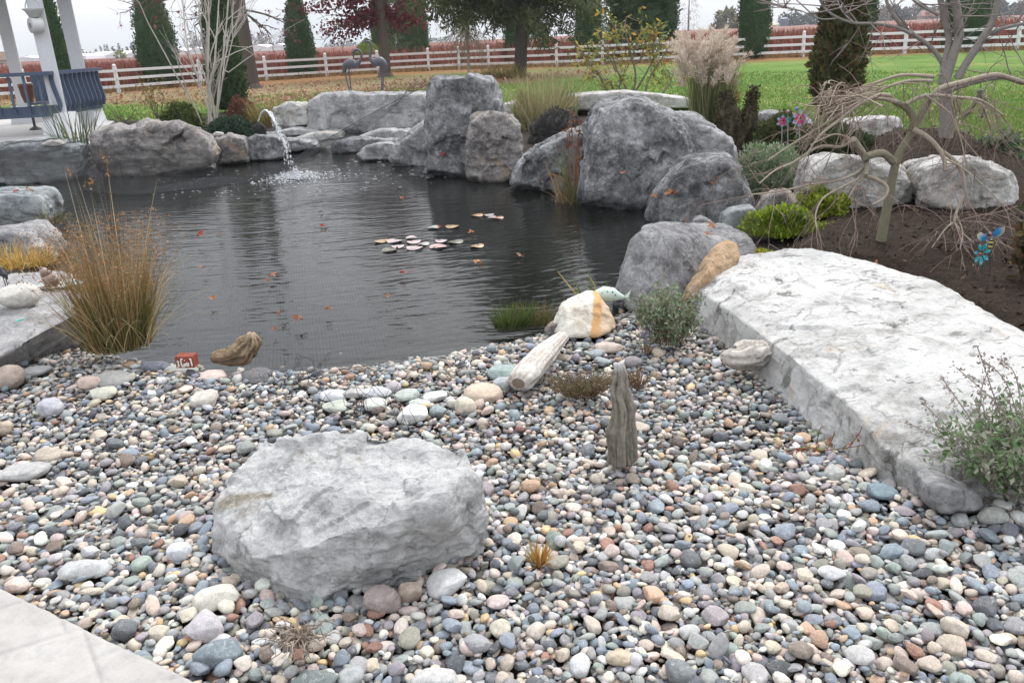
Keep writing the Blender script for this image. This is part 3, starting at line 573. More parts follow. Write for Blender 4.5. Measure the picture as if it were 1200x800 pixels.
# ------------------------------------------------------------------ gravel: every stone dropped onto the ones below
from mathutils.bvhtree import BVHTree
RES = .005; GX0, GX1, GY0, GY1 = -3.3, 3.4, 1.35, 5.35
nx, ny = int((GX1 - GX0) / RES), int((GY1 - GY0) / RES)
cx_ = GX0 + (np.arange(nx) + .5) * RES; cy_ = GY0 + (np.arange(ny) + .5) * RES
CX, CY = np.meshgrid(cx_, cy_, indexing='ij'); CP = np.column_stack([CX.ravel(), CY.ravel()])
st_ = 4; sx, sy = cx_[::st_], cy_[::st_]
rockh = np.full((len(sx), len(sy)), -9.0); rockl = np.full((len(sx), len(sy)), 9.0)
for o in ROCKS:
    V = np.array([v.co for v in o.data.vertices]) + np.array(o.location); lo, hi_ = V.min(0), V.max(0)
    if hi_[0] < GX0 or lo[0] > GX1 or hi_[1] < GY0 or lo[1] > GY1: continue
    bv = BVHTree.FromPolygons([Vector(q) for q in V], [list(p.vertices) for p in o.data.polygons])
    for ii in np.where((sx > lo[0]) & (sx < hi_[0]))[0]:
        for jj in np.where((sy > lo[1]) & (sy < hi_[1]))[0]:
            h = bv.ray_cast(Vector((sx[ii], sy[jj], 5)), Vector((0, 0, -1)))[0]
            if h is not None: rockh[ii, jj] = max(rockh[ii, jj], h.z); h2 = bv.ray_cast(Vector((sx[ii], sy[jj], -2)), Vector((0, 0, 1)))[0]; rockl[ii, jj] = min(rockl[ii, jj], h2.z if h2 else 9)
RL = np.repeat(np.repeat(rockl, st_, 0), st_, 1)[:nx, :ny]; RH = np.repeat(np.repeat(rockh, st_, 0), st_, 1)[:nx, :ny]
gs_ = ground_z(CX[::4, ::4], CY[::4, ::4]); GZ = np.repeat(np.repeat(gs_, 4, 0), 4, 1)[:nx, :ny]
ps = sdf_poly(CP[::1], POND).reshape(nx, ny) if False else np.repeat(np.repeat(sdf_poly(np.column_stack([CX[::4, ::4].ravel(), CY[::4, ::4].ravel()]), POND).reshape(CX[::4, ::4].shape), 4, 0), 4, 1)[:nx, :ny]
bs_ = np.repeat(np.repeat(sdf_poly(np.column_stack([CX[::4, ::4].ravel(), CY[::4, ::4].ravel()]), bed).reshape(CX[::4, ::4].shape), 4, 0), 4, 1)[:nx, :ny]
pd_ = ((CP - a0) @ pn).reshape(nx, ny)
pj = proj(np.column_stack([CX[::4, ::4].ravel(), CY[::4, ::4].ravel(), np.zeros(CX[::4, ::4].size)]))
inv = (pj[:, 0] > -60) & (pj[:, 0] < 1260) & (pj[:, 1] < 850)
INV = np.repeat(np.repeat(inv.reshape(CX[::4, ::4].shape), 4, 0), 4, 1)[:nx, :ny]
H = GZ - .085
allow = INV & (ps > -.22) & (bs_ > -.02) & (pd_ < -.006) & ((RH < GZ) | (RL > GZ - .025))
H = np.where(pd_ > -.002, .035, H)
BASE = H.copy()
OWN = np.full((nx, ny), -1, np.int32)
PEB = []                      # x, y, z, a, b, c, yaw, colour index, fixed?
PAL = [('blue grey', (.20, .24, .285), 13), ('slate grey', (.125, .135, .15), 8), ('dark slate', (.08, .085, .095), 3), ('mid grey', (.30, .30, .295), 13), ('light grey', (.44, .44, .43), 7), ('cream', (.57, .51, .415), 9), ('beige', (.48, .39, .30), 11),
       ('pinkish beige', (.50, .39, .335), 8), ('tan orange', (.45, .28, .16), 2.2), ('rust red', (.30, .15, .10), 1.5), ('grey green', (.255, .29, .265), 8), ('white', (.66, .65, .62), 2.5), ('purplish grey', (.255, .225, .245), 5), ('brown', (.205, .155, .12), 5), ('ochre', (.58, .40, .17), 1.2), ('olive grey', (.25, .235, .19), 4)]
PW = np.array([p[2] for p in PAL], float); PW /= PW.sum()
def rest(ix, iy, a, b, c, yaw):
    r = int(max(a, b) / RES) + 1
    x0, x1, y0, y1 = ix - r, ix + r + 1, iy - r, iy + r + 1
    if x0 < 0 or y0 < 0 or x1 > nx or y1 > ny: return None
    g = np.arange(-r, r + 1) * RES; cu, su = math.cos(yaw), math.sin(yaw)
    q = 1 - ((g[:, None] * cu + g[None] * su) / a) ** 2 - ((-g[:, None] * su + g[None] * cu) / b) ** 2
    mk = q > 0; s = np.sqrt(np.where(mk, q, 0)) * c; hh = H[x0:x1, y0:y1]; t = np.where(mk, hh + s, -9)
    z = t.max(); zm = t[mk].mean()
    return .62 * z + .38 * zm, (x0, x1, y0, y1), mk, s
def settle(ix, iy, a, b, c, yaw, ci, fixed=-1, res=None):
    res = res or rest(ix, iy, a, b, c, yaw)
    if res is None: return False
    z, (x0, x1, y0, y1), mk, s = res; hh = H[x0:x1, y0:y1]; top = z + s; up_ = mk & (top > hh)
    hh[up_] = top[up_]; OWN[x0:x1, y0:y1][up_] = len(PEB)
    PEB.append((cx_[ix], cy_[iy], z, a, b, c, yaw, ci, fixed)); return True
COB = [  # px, py, width px, height px, yaw, colour, label
 (250, 685, 46, 30, .5, (.60, .57, .50), 'large cream oval cobble left of the grey boulder foot'), (238, 720, 37, 34, .7, (.50, .47, .49), 'pale lilac cobble below the cream oval one'), (255, 749, 44, 29, .1, (.19, .225, .25), 'big blue grey cobble nearest the twig clump'),
 (98, 653, 44, 19, .2, (.46, .465, .47), 'long speckled light grey cobble near the paving edge'), (206, 631, 26, 20, 0, (.56, .58, .61), 'bluish white cobble left of the grey boulder'), (445, 687, 42, 32, -.5, (.31, .26, .245), 'purplish brown egg shaped cobble against the grey boulder'),
 (477, 676, 29, 29, 0, (.42, .34, .28), 'round striped tan cobble against the grey boulder'), (522, 665, 50, 27, .6, (.62, .62, .62), 'white speckled cobble leaning by the boulder corner'), (507, 780, 54, 28, 0, (.52, .51, .495), 'blocky light grey cobble at the bottom edge'), (364, 786, 50, 27, .25, (.165, .19, .185), 'long dark green cobble right below the twig clump'),
 (558, 737, 29, 19, -.2, (.34, .34, .35), 'smooth grey oval cobble between boulder corner and grass tuft'), (798, 768, 34, 24, -.4, (.20, .215, .22), 'dark grey cobble low in the gravel right of centre'), (729, 752, 34, 16, 0, (.52, .43, .32), 'long tan finger shaped cobble'), (238, 457, 31, 20, 0, (.58, .54, .49), 'round cream cobble standing alone in the far gravel'),
 (57, 468, 25, 18, 0, (.46, .46, .50), 'pale lilac grey cobble by the left slab'), (118, 450, 29, 16, 0, (.52, .51, .43), 'greenish cream cobble on the left'), (130, 434, 40, 14, 0, (.30, .30, .285), 'flat olive grey cobble behind the greenish cream one'), (38, 424, 30, 12, .1, (.36, .37, .375), 'flat grey cobble at the foot of the left slab'), (104, 440, 22, 14, .3, (.50, .39, .34), 'pink streaked cobble touching the greenish cream one'),
 (6, 436, 34, 30, 0, (.44, .36, .31), 'big pinkish tan cobble cut by the left frame edge'), (178, 414, 30, 15, 0, (.125, .135, .165), 'dark blue cobble at the foot of the brown rushes'), (207, 415, 36, 9, .05, (.38, .39, .36), 'long flat grey green cobble behind the red brick piece'), (248, 424, 29, 14, -.1, (.60, .49, .45), 'pinkish white cobble right of the red brick piece'), (298, 428, 34, 16, 0, (.13, .125, .13), 'dark grey cobble in front of the driftwood snag'),
 (55, 521, 30, 13, 0, (.40, .35, .29), 'flat tan cobble in the left gravel'), (24, 541, 42, 20, .3, (.40, .395, .39), 'sloping grey cobble near the left edge'),
 (389, 451, 30, 14, 0, (.60, .60, .62), 'bluish white cobble first in the cobble row'), (391, 464, 30, 13, 0, (.42, .44, .38), 'greenish cobble below the first of the row'), (416, 449, 26, 13, .1, (.42, .40, .39), 'plain grey cobble second in the row'), (441, 449, 30, 15, 0, (.56, .565, .59), 'speckled white cobble third in the row'), (437, 463, 27, 14, 0, (.56, .58, .53), 'half netted pale green cobble'),
 (474, 452, 30, 15, .1, (.42, .455, .415), 'grey green cobble in the middle of the row'), (508, 452, 30, 14, 0, (.70, .69, .66), 'clean white oval cobble in the row'), (483, 473, 39, 22, 0, (.64, .63, .62), 'largest white cobble with black net caught under it'), (491, 461, 28, 11, -.1, (.46, .48, .44), 'pale green cobble behind the largest white one'), (512, 471, 20, 15, 0, (.30, .345, .345), 'blue green cobble right of the largest white one'),
 (530, 461, 14, 14, 0, (.55, .52, .47), 'small cream cobble at the end of the row'), (545, 465, 25, 23, 0, (.66, .59, .48), 'round cream cobble at the right end of the row'), (566, 449, 45, 24, .2, (.56, .46, .36), 'big pitted tan cobble left of the driftwood log'), (588, 441, 24, 22, -.4, (.38, .41, .42), 'blue grey cobble wedged by the driftwood log'), (590, 425, 37, 17, 0, (.30, .375, .36), 'big green cobble behind the driftwood log end'),
 (697, 404, 24, 13, 0, (.32, .36, .37), 'blue grey cobble right of the driftwood log'), (707, 412, 20, 10, 0, (.34, .375, .38), 'small flat blue cobble by the heather'), (743, 414, 20, 14, 0, (.31, .28, .29), 'purplish cobble above the upright stump'), (712, 397, 36, 12, 0, (.52, .43, .37), 'flat pinkish cobble below the orange banded rock'),
 (1036, 560, 33, 18, -.1, (.19, .25, .285), 'smooth blue cobble at the corner of the pale slab'), (660, 408, 18, 11, 0, (.36, .30, .25), 'brown cobble right of the driftwood log top'), (1165, 590, 26, 20, 0, (.36, .37, .34), 'green grey cobble shaded under the silvery plant'),
 (673, 372, 0, 0, 0, (.4, .4, .4), '')]
allow &= OWN < 0; cand = np.argwhere(allow); area = len(cand) * RES * RES
NP = int(area * 1.0 / .00030)
rg = np.random.default_rng(77); order = rg.integers(0, len(cand), (NP, 5)); cis = rg.choice(len(PAL), NP, p=PW); szs = np.clip(np.exp(rg.normal(math.log(.0163), .36, NP)), .0075, .040); asp = rg.uniform(.55, .95, NP); fl = rg.uniform(.32, .66, NP); yaws = rg.uniform(0, PI, NP)
szs = np.sort(szs)[::-1][np.argsort(np.argsort(-szs + rg.normal(0, .012, NP)))] if False else szs
for k in range(NP):
    a = szs[k]; best = None
    sh = ps[tuple(cand[order[k, 0]])]
    if sh < .38: a *= .72
    for q in order[k]:
        ix, iy = cand[q]; r = rest(ix, iy, a, a * asp[k], a * asp[k] * fl[k] * 1.1, yaws[k])
        if r is None: continue
        e = r[0] - BASE[ix, iy]
        if best is None or e < best[0]: best = (e, ix, iy, r)
    if best is None or best[0] > .095: continue
    settle(best[1], best[2], a, a * asp[k], a * asp[k] * fl[k] * 1.1, yaws[k], int(cis[k]), -1, best[3])
for k, (px, py, wp, hp, yw, c, lb) in enumerate(COB):
    if not lb: continue
    q = G(px, py + hp * .1, .02); dist = np.linalg.norm(q - CAM); mpp = dist / FPX
    a = wp * mpp / 2 * 1.04; sinv = (CAMH) / dist; vis = hp * mpp / 2
    b_ = max(min(a * .85, vis / max(sinv, .2) * .75), a * .4); cc = max(math.sqrt(max(vis ** 2 - (b_ * sinv) ** 2, (vis * .5) ** 2)) / max(math.sqrt(1 - sinv ** 2), .5), a * .3); cc = min(cc, a * .8)
    ix, iy = int((q[0] - GX0) / RES), int((q[1] - GY0) / RES)
    r = rest(ix, iy, a, b_, cc, yw)
    if r is None: continue
    zz = float(H[r[1][0]:r[1][1], r[1][2]:r[1][3]][r[2]].mean()) + cc * .52
    settle(ix, iy, a, b_, cc, yw, -1, k, (zz, r[1], r[2], r[3]))
PB = np.array(PEB); nP = len(PB)
# unit stone shapes
def stone_shapes(sub, n, seed):
    v, f = ICO(sub); out = []
    for k in range(n):
        r_ = np.random.default_rng(seed + k); q = v.copy()
        pw_ = r_.uniform(.72, 1.0); q = np.sign(q) * np.abs(q) ** pw_; q /= np.maximum(1, np.linalg.norm(q, axis=1)[:, None] ** .35)
        q = q * (1 + .24 * fbm(v * 1.0 + k * 3.3, 3, seed + k))[:, None]; q[:, 2] *= 1 + .18 * r_.normal() * q[:, 0]; q[:, 1] *= 1 + .16 * r_.normal() * q[:, 0]
        
        for _ in range(3):
            nn_ = r_.normal(size=3); nn_ /= np.linalg.norm(nn_); q = q - np.maximum(0, q @ nn_ - r_.uniform(.60, .95))[:, None] * nn_ * .8
        out.append(q)
    return np.array(out), f
SH2, F2_ = stone_shapes(2, 40, 100); SH1, F1_ = stone_shapes(1, 40, 300); SH3, F3_ = stone_shapes(4, 26, 500)
def rotm(yaw, tx, ty):
    cy, sy, cx, sx, cz, sz = np.cos(ty), np.sin(ty), np.cos(tx), np.sin(tx), np.cos(yaw), np.sin(yaw)
    o, l = np.zeros_like(yaw), np.ones_like(yaw)
    Rx = np.array([[l, o, o], [o, cx, -sx], [o, sx, cx]]); Ry = np.array([[cy, o, sy], [o, l, o], [-sy, o, cy]]); Rz = np.array([[cz, -sz, o], [sz, cz, o], [o, o, l]])
    return np.einsum('ijn,jkn,kln->nil', Rz, Ry, Rx)
nfm = np.where(PB[:, 8] < 0, 1, .25); rg = np.random.default_rng(5); TX, TY = rg.normal(0, .30, nP) * nfm, rg.normal(0, .30, nP) * nfm; shp = rg.integers(0, 40, nP)
ROT = rotm(PB[:, 6], TX, TY)
colv = np.zeros((nP, 3)); pal = np.array([p[1] for p in PAL]); nf = PB[:, 8] < 0
colv[nf] = pal[PB[nf, 7].astype(int)] * rg.uniform(.86, 1.2, (nf.sum(), 1)) * rg.uniform(.95, 1.05, (nf.sum(), 3)); gr_ = colv[nf].mean(1, keepdims=True); colv[nf] = gr_ + (colv[nf] - gr_) * .74
for k in np.where(~nf)[0]: colv[k] = np.array(COB[int(PB[k, 8])][5]) * .86
cnt = np.bincount(OWN[OWN >= 0].ravel(), minlength=nP); foot = PI * PB[:, 3] * PB[:, 4] / RES ** 2
pr = proj(PB[:, :3]); infr = (pr[:, 0] > 8) & (pr[:, 0] < 1192) & (pr[:, 1] < 792)
score = np.where(nf & infr & (cnt > .6 * foot), cnt / pr[:, 2] ** 2, 0); single = np.argsort(-score)[:300]
issingle = np.zeros(nP, bool); issingle[single] = True
LM = [('the paving edge', 120, 720), ('the grey boulder', 400, 640), ('the twig clump', 350, 742), ('the dry grass tuft', 632, 645), ('the upright stump', 727, 500), ('the pale slab', 990, 500), ('the red stemmed seedling', 965, 520), ('the silvery plant', 1165, 590), ('the blocky light grey cobble', 507, 780), ('the dark grey cobble', 798, 768),
      ('the white speckled cobble', 522, 665), ('the tan finger cobble', 729, 752), ('the bottom edge', 950, 800), ('the lower right corner', 1190, 790), ('the blue cobble', 1036, 560), ('the long speckled cobble', 98, 653), ('the big blue grey cobble', 255, 749), ('the open gravel', 860, 640), ('the gravel by the frame bottom', 650, 800)]
lmx = np.array([(p[1], p[2]) for p in LM], float)
def peb_label(k):
    d = np.linalg.norm(lmx - pr[k, :2], axis=1) * (1, ); o_ = np.argsort(d)[:2]; nm = PAL[int(PB[k, 7])][0]; a, b_, c = PB[k, 3:6]
    sz = 'large' if a > .030 else ('middling' if a > .025 else 'small'); s = 'oblong' if b_ / a < .72 else ('rounded' if c / b_ > .6 else 'flat'); A, B = LM[o_[0]], LM[o_[1]]
    side = 'left of' if pr[k, 0] < A[1] - 25 else ('right of' if pr[k, 0] > A[1] + 25 else ('below' if pr[k, 1] > A[2] else 'above'))
    return f'{sz} {s} {nm} pebble {side} {A[0]} towards {B[0]}'.replace('towards the bottom edge', 'near the bottom edge')
def words_ok(s): return ' '.join(s.split()[:16])
for k in single:
    k = int(k); v = SH3[shp[k] % 26] * PB[k, 3:6] @ ROT[k].T
    o = link('pebble', mesh_np('pebble', v, [F3_], np.broadcast_to(colv[k], v.shape), M_pebble, True)); o.location = PB[k, :3].tolist()
    tag(o, words_ok(peb_label(k)), 'pebble', 'river pebbles of the loose gravel')
for k in np.where(~nf)[0]:
    ci = int(PB[k, 8]); v = SH3[(ci * 7) % 26] * PB[k, 3:6] @ ROT[k].T
    o = link('cobble', mesh_np('cobble', v, [F3_], np.broadcast_to(colv[k], v.shape), M_pebble, True)); o.location = PB[k, :3].tolist()
    tag(o, COB[ci][6], 'cobble', 'larger cobbles lying on the gravel')
VV, FF, CC, n0 = [], [], [], 0
for nearp, SH, Fx in ((True, SH2, F2_), (False, SH1, F1_)):
    s = np.where(nf & ~issingle & ((PB[:, 1] < 3.0) == nearp) & (cnt > 0))[0]
    v = np.einsum('nvk,nlk->nvl', SH[shp[s]] * PB[s, None, 3:6], ROT[s]) + PB[s, None, :3]
    VV.append(v.reshape(-1, 3)); FF.append((Fx[None] + (n0 + np.arange(len(s)) * SH.shape[1])[:, None, None]).reshape(-1, 3)); CC.append(np.repeat(colv[s], SH.shape[1], 0)); n0 += len(s) * SH.shape[1]
tag(link('gravel', mesh_np('gravel', np.concatenate(VV), [np.concatenate(FF)], np.concatenate(CC), M_pebble, True)), 'loose bed of multicoloured river pebbles', kind='stuff')
print('PEBBLES', nP, 'area', area)
def gravel_z(x, y):
    return float(H[int(np.clip((x - GX0) / RES, 0, nx - 1)), int(np.clip((y - GY0) / RES, 0, ny - 1))])

# ------------------------------------------------------------------ pond net
yl = gy(180, 206, W); yt = gy(545, 209, W); yb_ = gy(735, 247, W)
NE = [D(-60, 173, yl + .1), D(60, 171, yl + .05), D(150, 171, yl - .1), D(248, 172, yl), D(264, 199, yl - .3), D(300, 197, yl - .5), D(340, 188, yl - .6), D(380, 165, yl - .5), D(440, 131, yl - .5), D(504, 98, yt + .25), D(503, 160, yt + .05), D(500, 203, yt - .1),
      D(545, 211, yt - .1), D(600, 217, yt - .2), D(630, 205, yb_ + .7), D(660, 184, yb_ + .35), D(740, 180, yb_ + .1), D(800, 178, yb_ + .15), D(838, 182, gy(800, 270, W) + .5), D(884, 215, gy(800, 270, W) + .45), D(896, 262, 6.1), D(885, 283, 5.6), D(864, 296, 5.0), D(806, 350, 4.6),
      G(742, 366, 0), G(655, 378, -.03), G(580, 398, -.03), G(450, 421, -.03), G(335, 433, -.02), G(230, 421, -.02), G(150, 404, 0), G(96, 398, .1), G(72, 332, 0), G(30, 305, .1), G(-60, 300, .1)]
NE_ = []
for k in range(len(NE)):
    a_, b_ = NE[k], NE[(k + 1) % len(NE)]; n_ = max(1, int(np.linalg.norm(b_ - a_) / .5)); NE_ += [a_ + (b_ - a_) * u / n_ for u in range(n_)]
NI = [G(a, b, W + z) for a, b, z in [(480, 283, .004), (520, 283, .004), (450, 290, .004), (560, 252, .01), (300, 300, .04), (600, 255, .05), (345, 232, .05), (430, 215, .07), (250, 260, .05), (380, 340, .05), (560, 340, .05), (680, 270, .06), (200, 330, .05), (150, 240, .08), (60, 232, .14), (650, 320, .05), (700, 235, .08), (720, 215, .2), (480, 380, .05), (300, 400, .05)]]
CPN = np.array(NE_ + NI); npoly = np.array(NE)[:, :2]
def tps(d2): return np.where(d2 > 1e-9, .5 * d2 * np.log(np.maximum(d2, 1e-12)), 0)
dd = ((CPN[:, None, :2] - CPN[None, :, :2]) ** 2).sum(-1); nC = len(CPN)
A = np.zeros((nC + 3, nC + 3)); A[:nC, :nC] = tps(dd) + np.eye(nC) * .0005; A[:nC, nC] = 1; A[:nC, nC + 1:] = CPN[:, :2]; A[nC:, :nC] = A[:nC, nC:].T
sol = np.linalg.solve(A, np.append(CPN[:, 2], [0, 0, 0]))
bvs = []
for o in ROCKS:
    V = np.array([v.co for v in o.data.vertices]) + np.array(o.location)
    if V[:, 0].max() < -8 or V[:, 0].min() > 4.5 or V[:, 1].max() < 4 or V[:, 1].min() > 14: continue
    bvs.append((V.min(0), V.max(0), BVHTree.FromPolygons([Vector(q) for q in V], [list(p.vertices) for p in o.data.polygons])))
def net_z(P):
    z = np.concatenate([tps(((c[:, None] - CPN[None, :, :2]) ** 2).sum(-1)) @ sol[:nC] for c in np.array_split(P, max(1, len(P) // 4000))]) + sol[nC] + P @ sol[nC + 1:]
    z = np.clip(z, W + .004, 1.6)
    for lo, hi_, bv in bvs:
        k_ = np.where((P[:, 0] > lo[0]) & (P[:, 0] < hi_[0]) & (P[:, 1] > lo[1]) & (P[:, 1] < hi_[1]))[0]
        for k in k_:
            h = bv.ray_cast(Vector((P[k, 0], P[k, 1], 4)), Vector((0, 0, -1)))[0]
            if h is not None and z[k] < h.z + .01 < z[k] + .38: z[k] = h.z + .01
    return z
SEG = .07
V_, Q_ = [], []; nn = 0
back = np.array([p[:2] for p in NE[:12]] + [G(a, b, W)[:2] for a, b in [(470, 205), (380, 206), (300, 214), (200, 226), (100, 234), (-60, 240)]])     # the net lies folded double along the far bank
for dirn, th, PITCHN, NR, lpoly, lift in ((0, R(14), .022, .00036, npoly, 0), (1, R(14), .022, .00036, npoly, 0), (0, R(31), .017, .0011, back, .012), (1, R(31), .017, .0011, back, .012)):
    d = np.array([math.cos(th + dirn * PI / 2), math.sin(th + dirn * PI / 2)]); pq = np.array([-d[1], d[0]])
    a_ = npoly @ d; b_ = npoly @ pq
    rows = np.arange(b_.min(), b_.max(), PITCHN); cols_ = np.arange(a_.min(), a_.max(), SEG)
    BB, AA = np.meshgrid(rows, cols_, indexing='ij'); sh = BB.shape
    wob = .004 * np.sin(AA * 7 + BB * 3)
    P = (AA.ravel()[:, None] * d + (BB + wob).ravel()[:, None] * pq); ok = sdf_poly(P, lpoly) < 0
    z = np.zeros(len(P)); z[ok] = net_z(P[ok]) + lift; ok2 = ok.reshape(sh); sg = ok2[:, :-1] & ok2[:, 1:]
    zz = z.reshape(sh); sg &= np.abs(np.diff(zz, axis=1)) < .12
    P3 = np.column_stack([P, z]).reshape(sh + (3,)); off = np.array([[pq[0] * .87 * NR, pq[1] * .87 * NR, -NR / 2], [-pq[0] * .87 * NR, -pq[1] * .87 * NR, -NR / 2], [0, 0, NR]])
    idx = np.cumsum(ok2.ravel()).reshape(sh) - 1; vv = (P3[ok2][:, None] + off[None]).reshape(-1, 3)
    r_, c_ = np.where(sg); s0 = idx[r_, c_] * 3 + nn; s1 = idx[r_, c_ + 1] * 3 + nn
    for k in range(3): Q_.append(np.stack([s0 + k, s0 + (k + 1) % 3, s1 + (k + 1) % 3, s1 + k], -1))
    V_.append(vv); nn += len(vv)
m, nt, b = newmat('net_plastic'); b.inputs['Base Color'].default_value = (.013, .013, .014, 1); b.inputs['Roughness'].default_value = .45
M_net = m
nroot = thing('pond_net', 'fine black pond net stretched over the water and draped on the boulders', 'net', (NI[0][0], NI[0][1], W))
nm_ = link('mesh_sheet', mesh_np('mesh_sheet', np.concatenate(V_) - np.array(nroot.location), [np.concatenate(Q_)], None, M_net), nroot)
edge = MB(); e3 = np.array([np.array(p) for p in NE[4:10]]); t_ = np.linspace(0, 5, 40); e3 = np.column_stack([np.interp(t_, np.arange(6), e3[:, k]) for k in range(3)]); e3[:, 2] += .004
edge.tube(e3, .004, 5, (.03, .03, .03)); edge.build('edge_cord', M_net, nroot)
rg = np.random.default_rng(3)
for (px, py, w_, h_, n_) in [(352, 428, 44, 22, 80), (318, 436, 20, 10, 24), (345, 445, 30, 14, 30), (410, 470, 40, 12, 45), (455, 470, 55, 14, 90), (485, 482, 40, 12, 60), (463, 490, 14, 18, 26), (375, 465, 20, 16, 24)]:
    n_ = int(n_ * .6); mb = MB(); c0 = G(px, py, .03); k_ = np.linalg.norm(c0 - CAM) / FPX; c0[2] = max(gravel_z(c0[0], c0[1]), -.1) - .012
    for _ in range(n_):
        p0 = c0 + rg.normal(size=3) * np.array([w_ * k_ * .26, w_ * k_ * .26, h_ * k_ * .22]); st = rg.normal(size=3) * .02; pts = [p0]
        for _ in range(5): st = st * .7 + rg.normal(size=3) * .013; q = pts[-1] + st; q[2] = max(q[2], c0[2]); pts.append(q)
        mb.tube(pts, .0013, 3, (.02, .02, .02), caps=False)
    mb.build('bunched_netting', M_net, nroot)

# ------------------------------------------------------------------ fountain
ys_ = gy(310, 189, W) + .3
S = D(303, 143, ys_); L = G(346, 209, W)
m, nt, b = newmat('falling_water'); b.inputs['Base Color'].default_value = (.95, .97, 1, 1); b.inputs['Roughness'].default_value = .25; b.inputs['Transmission Weight'].default_value = .25; b.inputs['IOR'].default_value = 1.33
M_jet = m
fr = thing('fountain', 'white arching water jet spouting from a dark fountain head', 'fountain', (S[0], S[1], S[2] - .25))
hb = MB(); hb.lathe([(.0, 0), (.15, 0), (.16, .03), (.11, .06), (.10, .12), (.12, .15), (.10, .2), (.055, .25), (.03, .27), (0, .27)], (S[0], S[1], S[2] - .28), 18, (.03, .032, .028)); hb.ell((S[0] - .05, S[1] - .07, S[2] - .08), (.035, .035, .04), None, (.03, .03, .028)); hb.ell((S[0] + .06, S[1] - .06, S[2] - .08), (.035, .035, .04), None, (.03, .03, .028))
hb.build('head', M_bark, fr, True)
def arc(t):
    p = S + (L - S) * t; Hh = D(317, 124, S[1])[2] - S[2]
    # height through start, apex and landing
    dzz = L[2] - S[2]; a2 = None
    ta = .38; B_ = 2 * Hh / ta; A_ = -Hh / ta ** 2
    z1 = B_ * t + A_ * t * t; zl = B_ + A_
    return np.array([p[0], p[1], S[2] + z1 + (dzz - zl) * t ** 2.4])
jm = MB(); tt = np.linspace(0, .62, 40); jp = np.array([arc(t) for t in tt]) + rg.normal(0, .003, (40, 3)); jm.tube(jp, .011 + .003 * np.sin(tt * 90) + .005 * tt, 8, (1, 1, 1))
for t in np.linspace(.45, .99, 260): jm.ell(arc(t) + rg.normal(0, .012 + .02 * t * t, 3), np.array([.8, .8, 2.4]) * rg.uniform(.003, .010), None, (1, 1, 1), 1)
tag(jm.build('water_jet', M_jet, fr, True), kind='stuff')
sp = MB()
for _ in range(800):
    r_ = abs(rg.normal(0, .27)); a_ = rg.uniform(0, 2 * PI); hh = abs(rg.normal(0, .05)) * math.exp(-r_ * 3.2)
    sp.ell((L[0] + r_ * math.cos(a_) * 1.2, L[1] + r_ * math.sin(a_) * 1.1, W + .004 + hh), np.array([1.5, 1.1, .5 if hh < .01 else 1]) * rg.uniform(.004, .012), None, (1, 1, 1), 1)
for _ in range(230):
    r_ = rg.uniform(.2, 1.9) ** 1; a_ = rg.uniform(0, 2 * PI)
    sp.ell((L[0] + r_ * math.cos(a_) * 1.3 + .15, L[1] + r_ * math.sin(a_) * .8, W + .003), np.array([rg.uniform(.8, 4), 1, .25]) * rg.uniform(.005, .012), None, (1, 1, 1), 1)
tag(sp.build('splash', M_jet, fr, True), kind='stuff')

# ------------------------------------------------------------------ lily pads and fallen leaves
def lilypad(px, py, wp, c, lb):
    q = G(px, py, W + .012); r = wp * np.linalg.norm(q - CAM) / FPX / 2 * .88; mb = MB(); n = 28; a = np.linspace(.16, 2 * PI - .16, n) + rg.uniform(0, 6)
    V = [[0, 0, .0]] + [[r * math.cos(t) * (1 + .04 * math.sin(3 * t)), r * math.sin(t) * (1 + .05 * math.cos(2 * t)), .006 * math.sin(2 * t + px)] for t in a] + [[r * .55 * math.cos(t), r * .55 * math.sin(t), .004] for t in a]
    V = np.array(V) + q; k = np.arange(1, n); mb.add(V, np.stack([k, k + 1, k + 1 + n, k + n], -1), np.array(c)); mb.add(V[[0] + list(range(n + 1, 2 * n + 1))], np.stack([0 * k, k, k + 1], -1), np.array(c) * .92)
    tag(mb.build('lily_pad', M_lily, None, False), lb, 'lily pad', 'lily pads floating on the pond')
M_lily = attmat('lily_pad', .35, .5, speck=1, scale=40, amt=.4)
PK, PG, PO, PD = (.39, .31, .305), (.30, .285, .27), (.33, .20, .10), (.12, .105, .075)
for a in [(447, 282, 18, PO, 'orange brown lily pad at the left end of the cluster'), (462, 282, 20, PK, 'pale pink lily pad second from the left of the cluster'), (482, 278, 15, PK, 'small pink lily pad at the back of the cluster'), (485, 283, 19, PK, 'pink lily pad in the middle of the cluster'), (496, 285.5, 16, PG, 'greyish lily pad at the right of the main cluster'), (486, 290, 22, PK, 'large pale lily pad at the front of the cluster'),
          (466, 288.5, 17, PK, 'pinkish lily pad front left in the cluster'), (456, 292.5, 20, PD, 'dull olive lily pad half sunk before the cluster'), (517, 282, 16, PK, 'lone pink lily pad just right of the cluster'), (513, 288.5, 23, (.41, .29, .26), 'widest rosy lily pad right of the cluster'), (534, 283, 20, PD, 'dark sunken lily pad right of the cluster'),
          (508, 266, 16, PG, 'grey lily pad with a red leaf behind it'), (530, 265, 18, PO, 'brown lily pad behind the cluster on the right'), (559, 288, 18, PO, 'orange edged lily pad alone to the right'), (559, 252, 16, PO, 'far orange lily pad left in the far group'), (573, 251.5, 14, PG, 'far grey lily pad in the far group'), (577, 254.5, 13, PK, 'far pink lily pad in front of the far group'), (584, 255, 14, PO, 'far tan lily pad right in the far group')]: lilypad(*a)
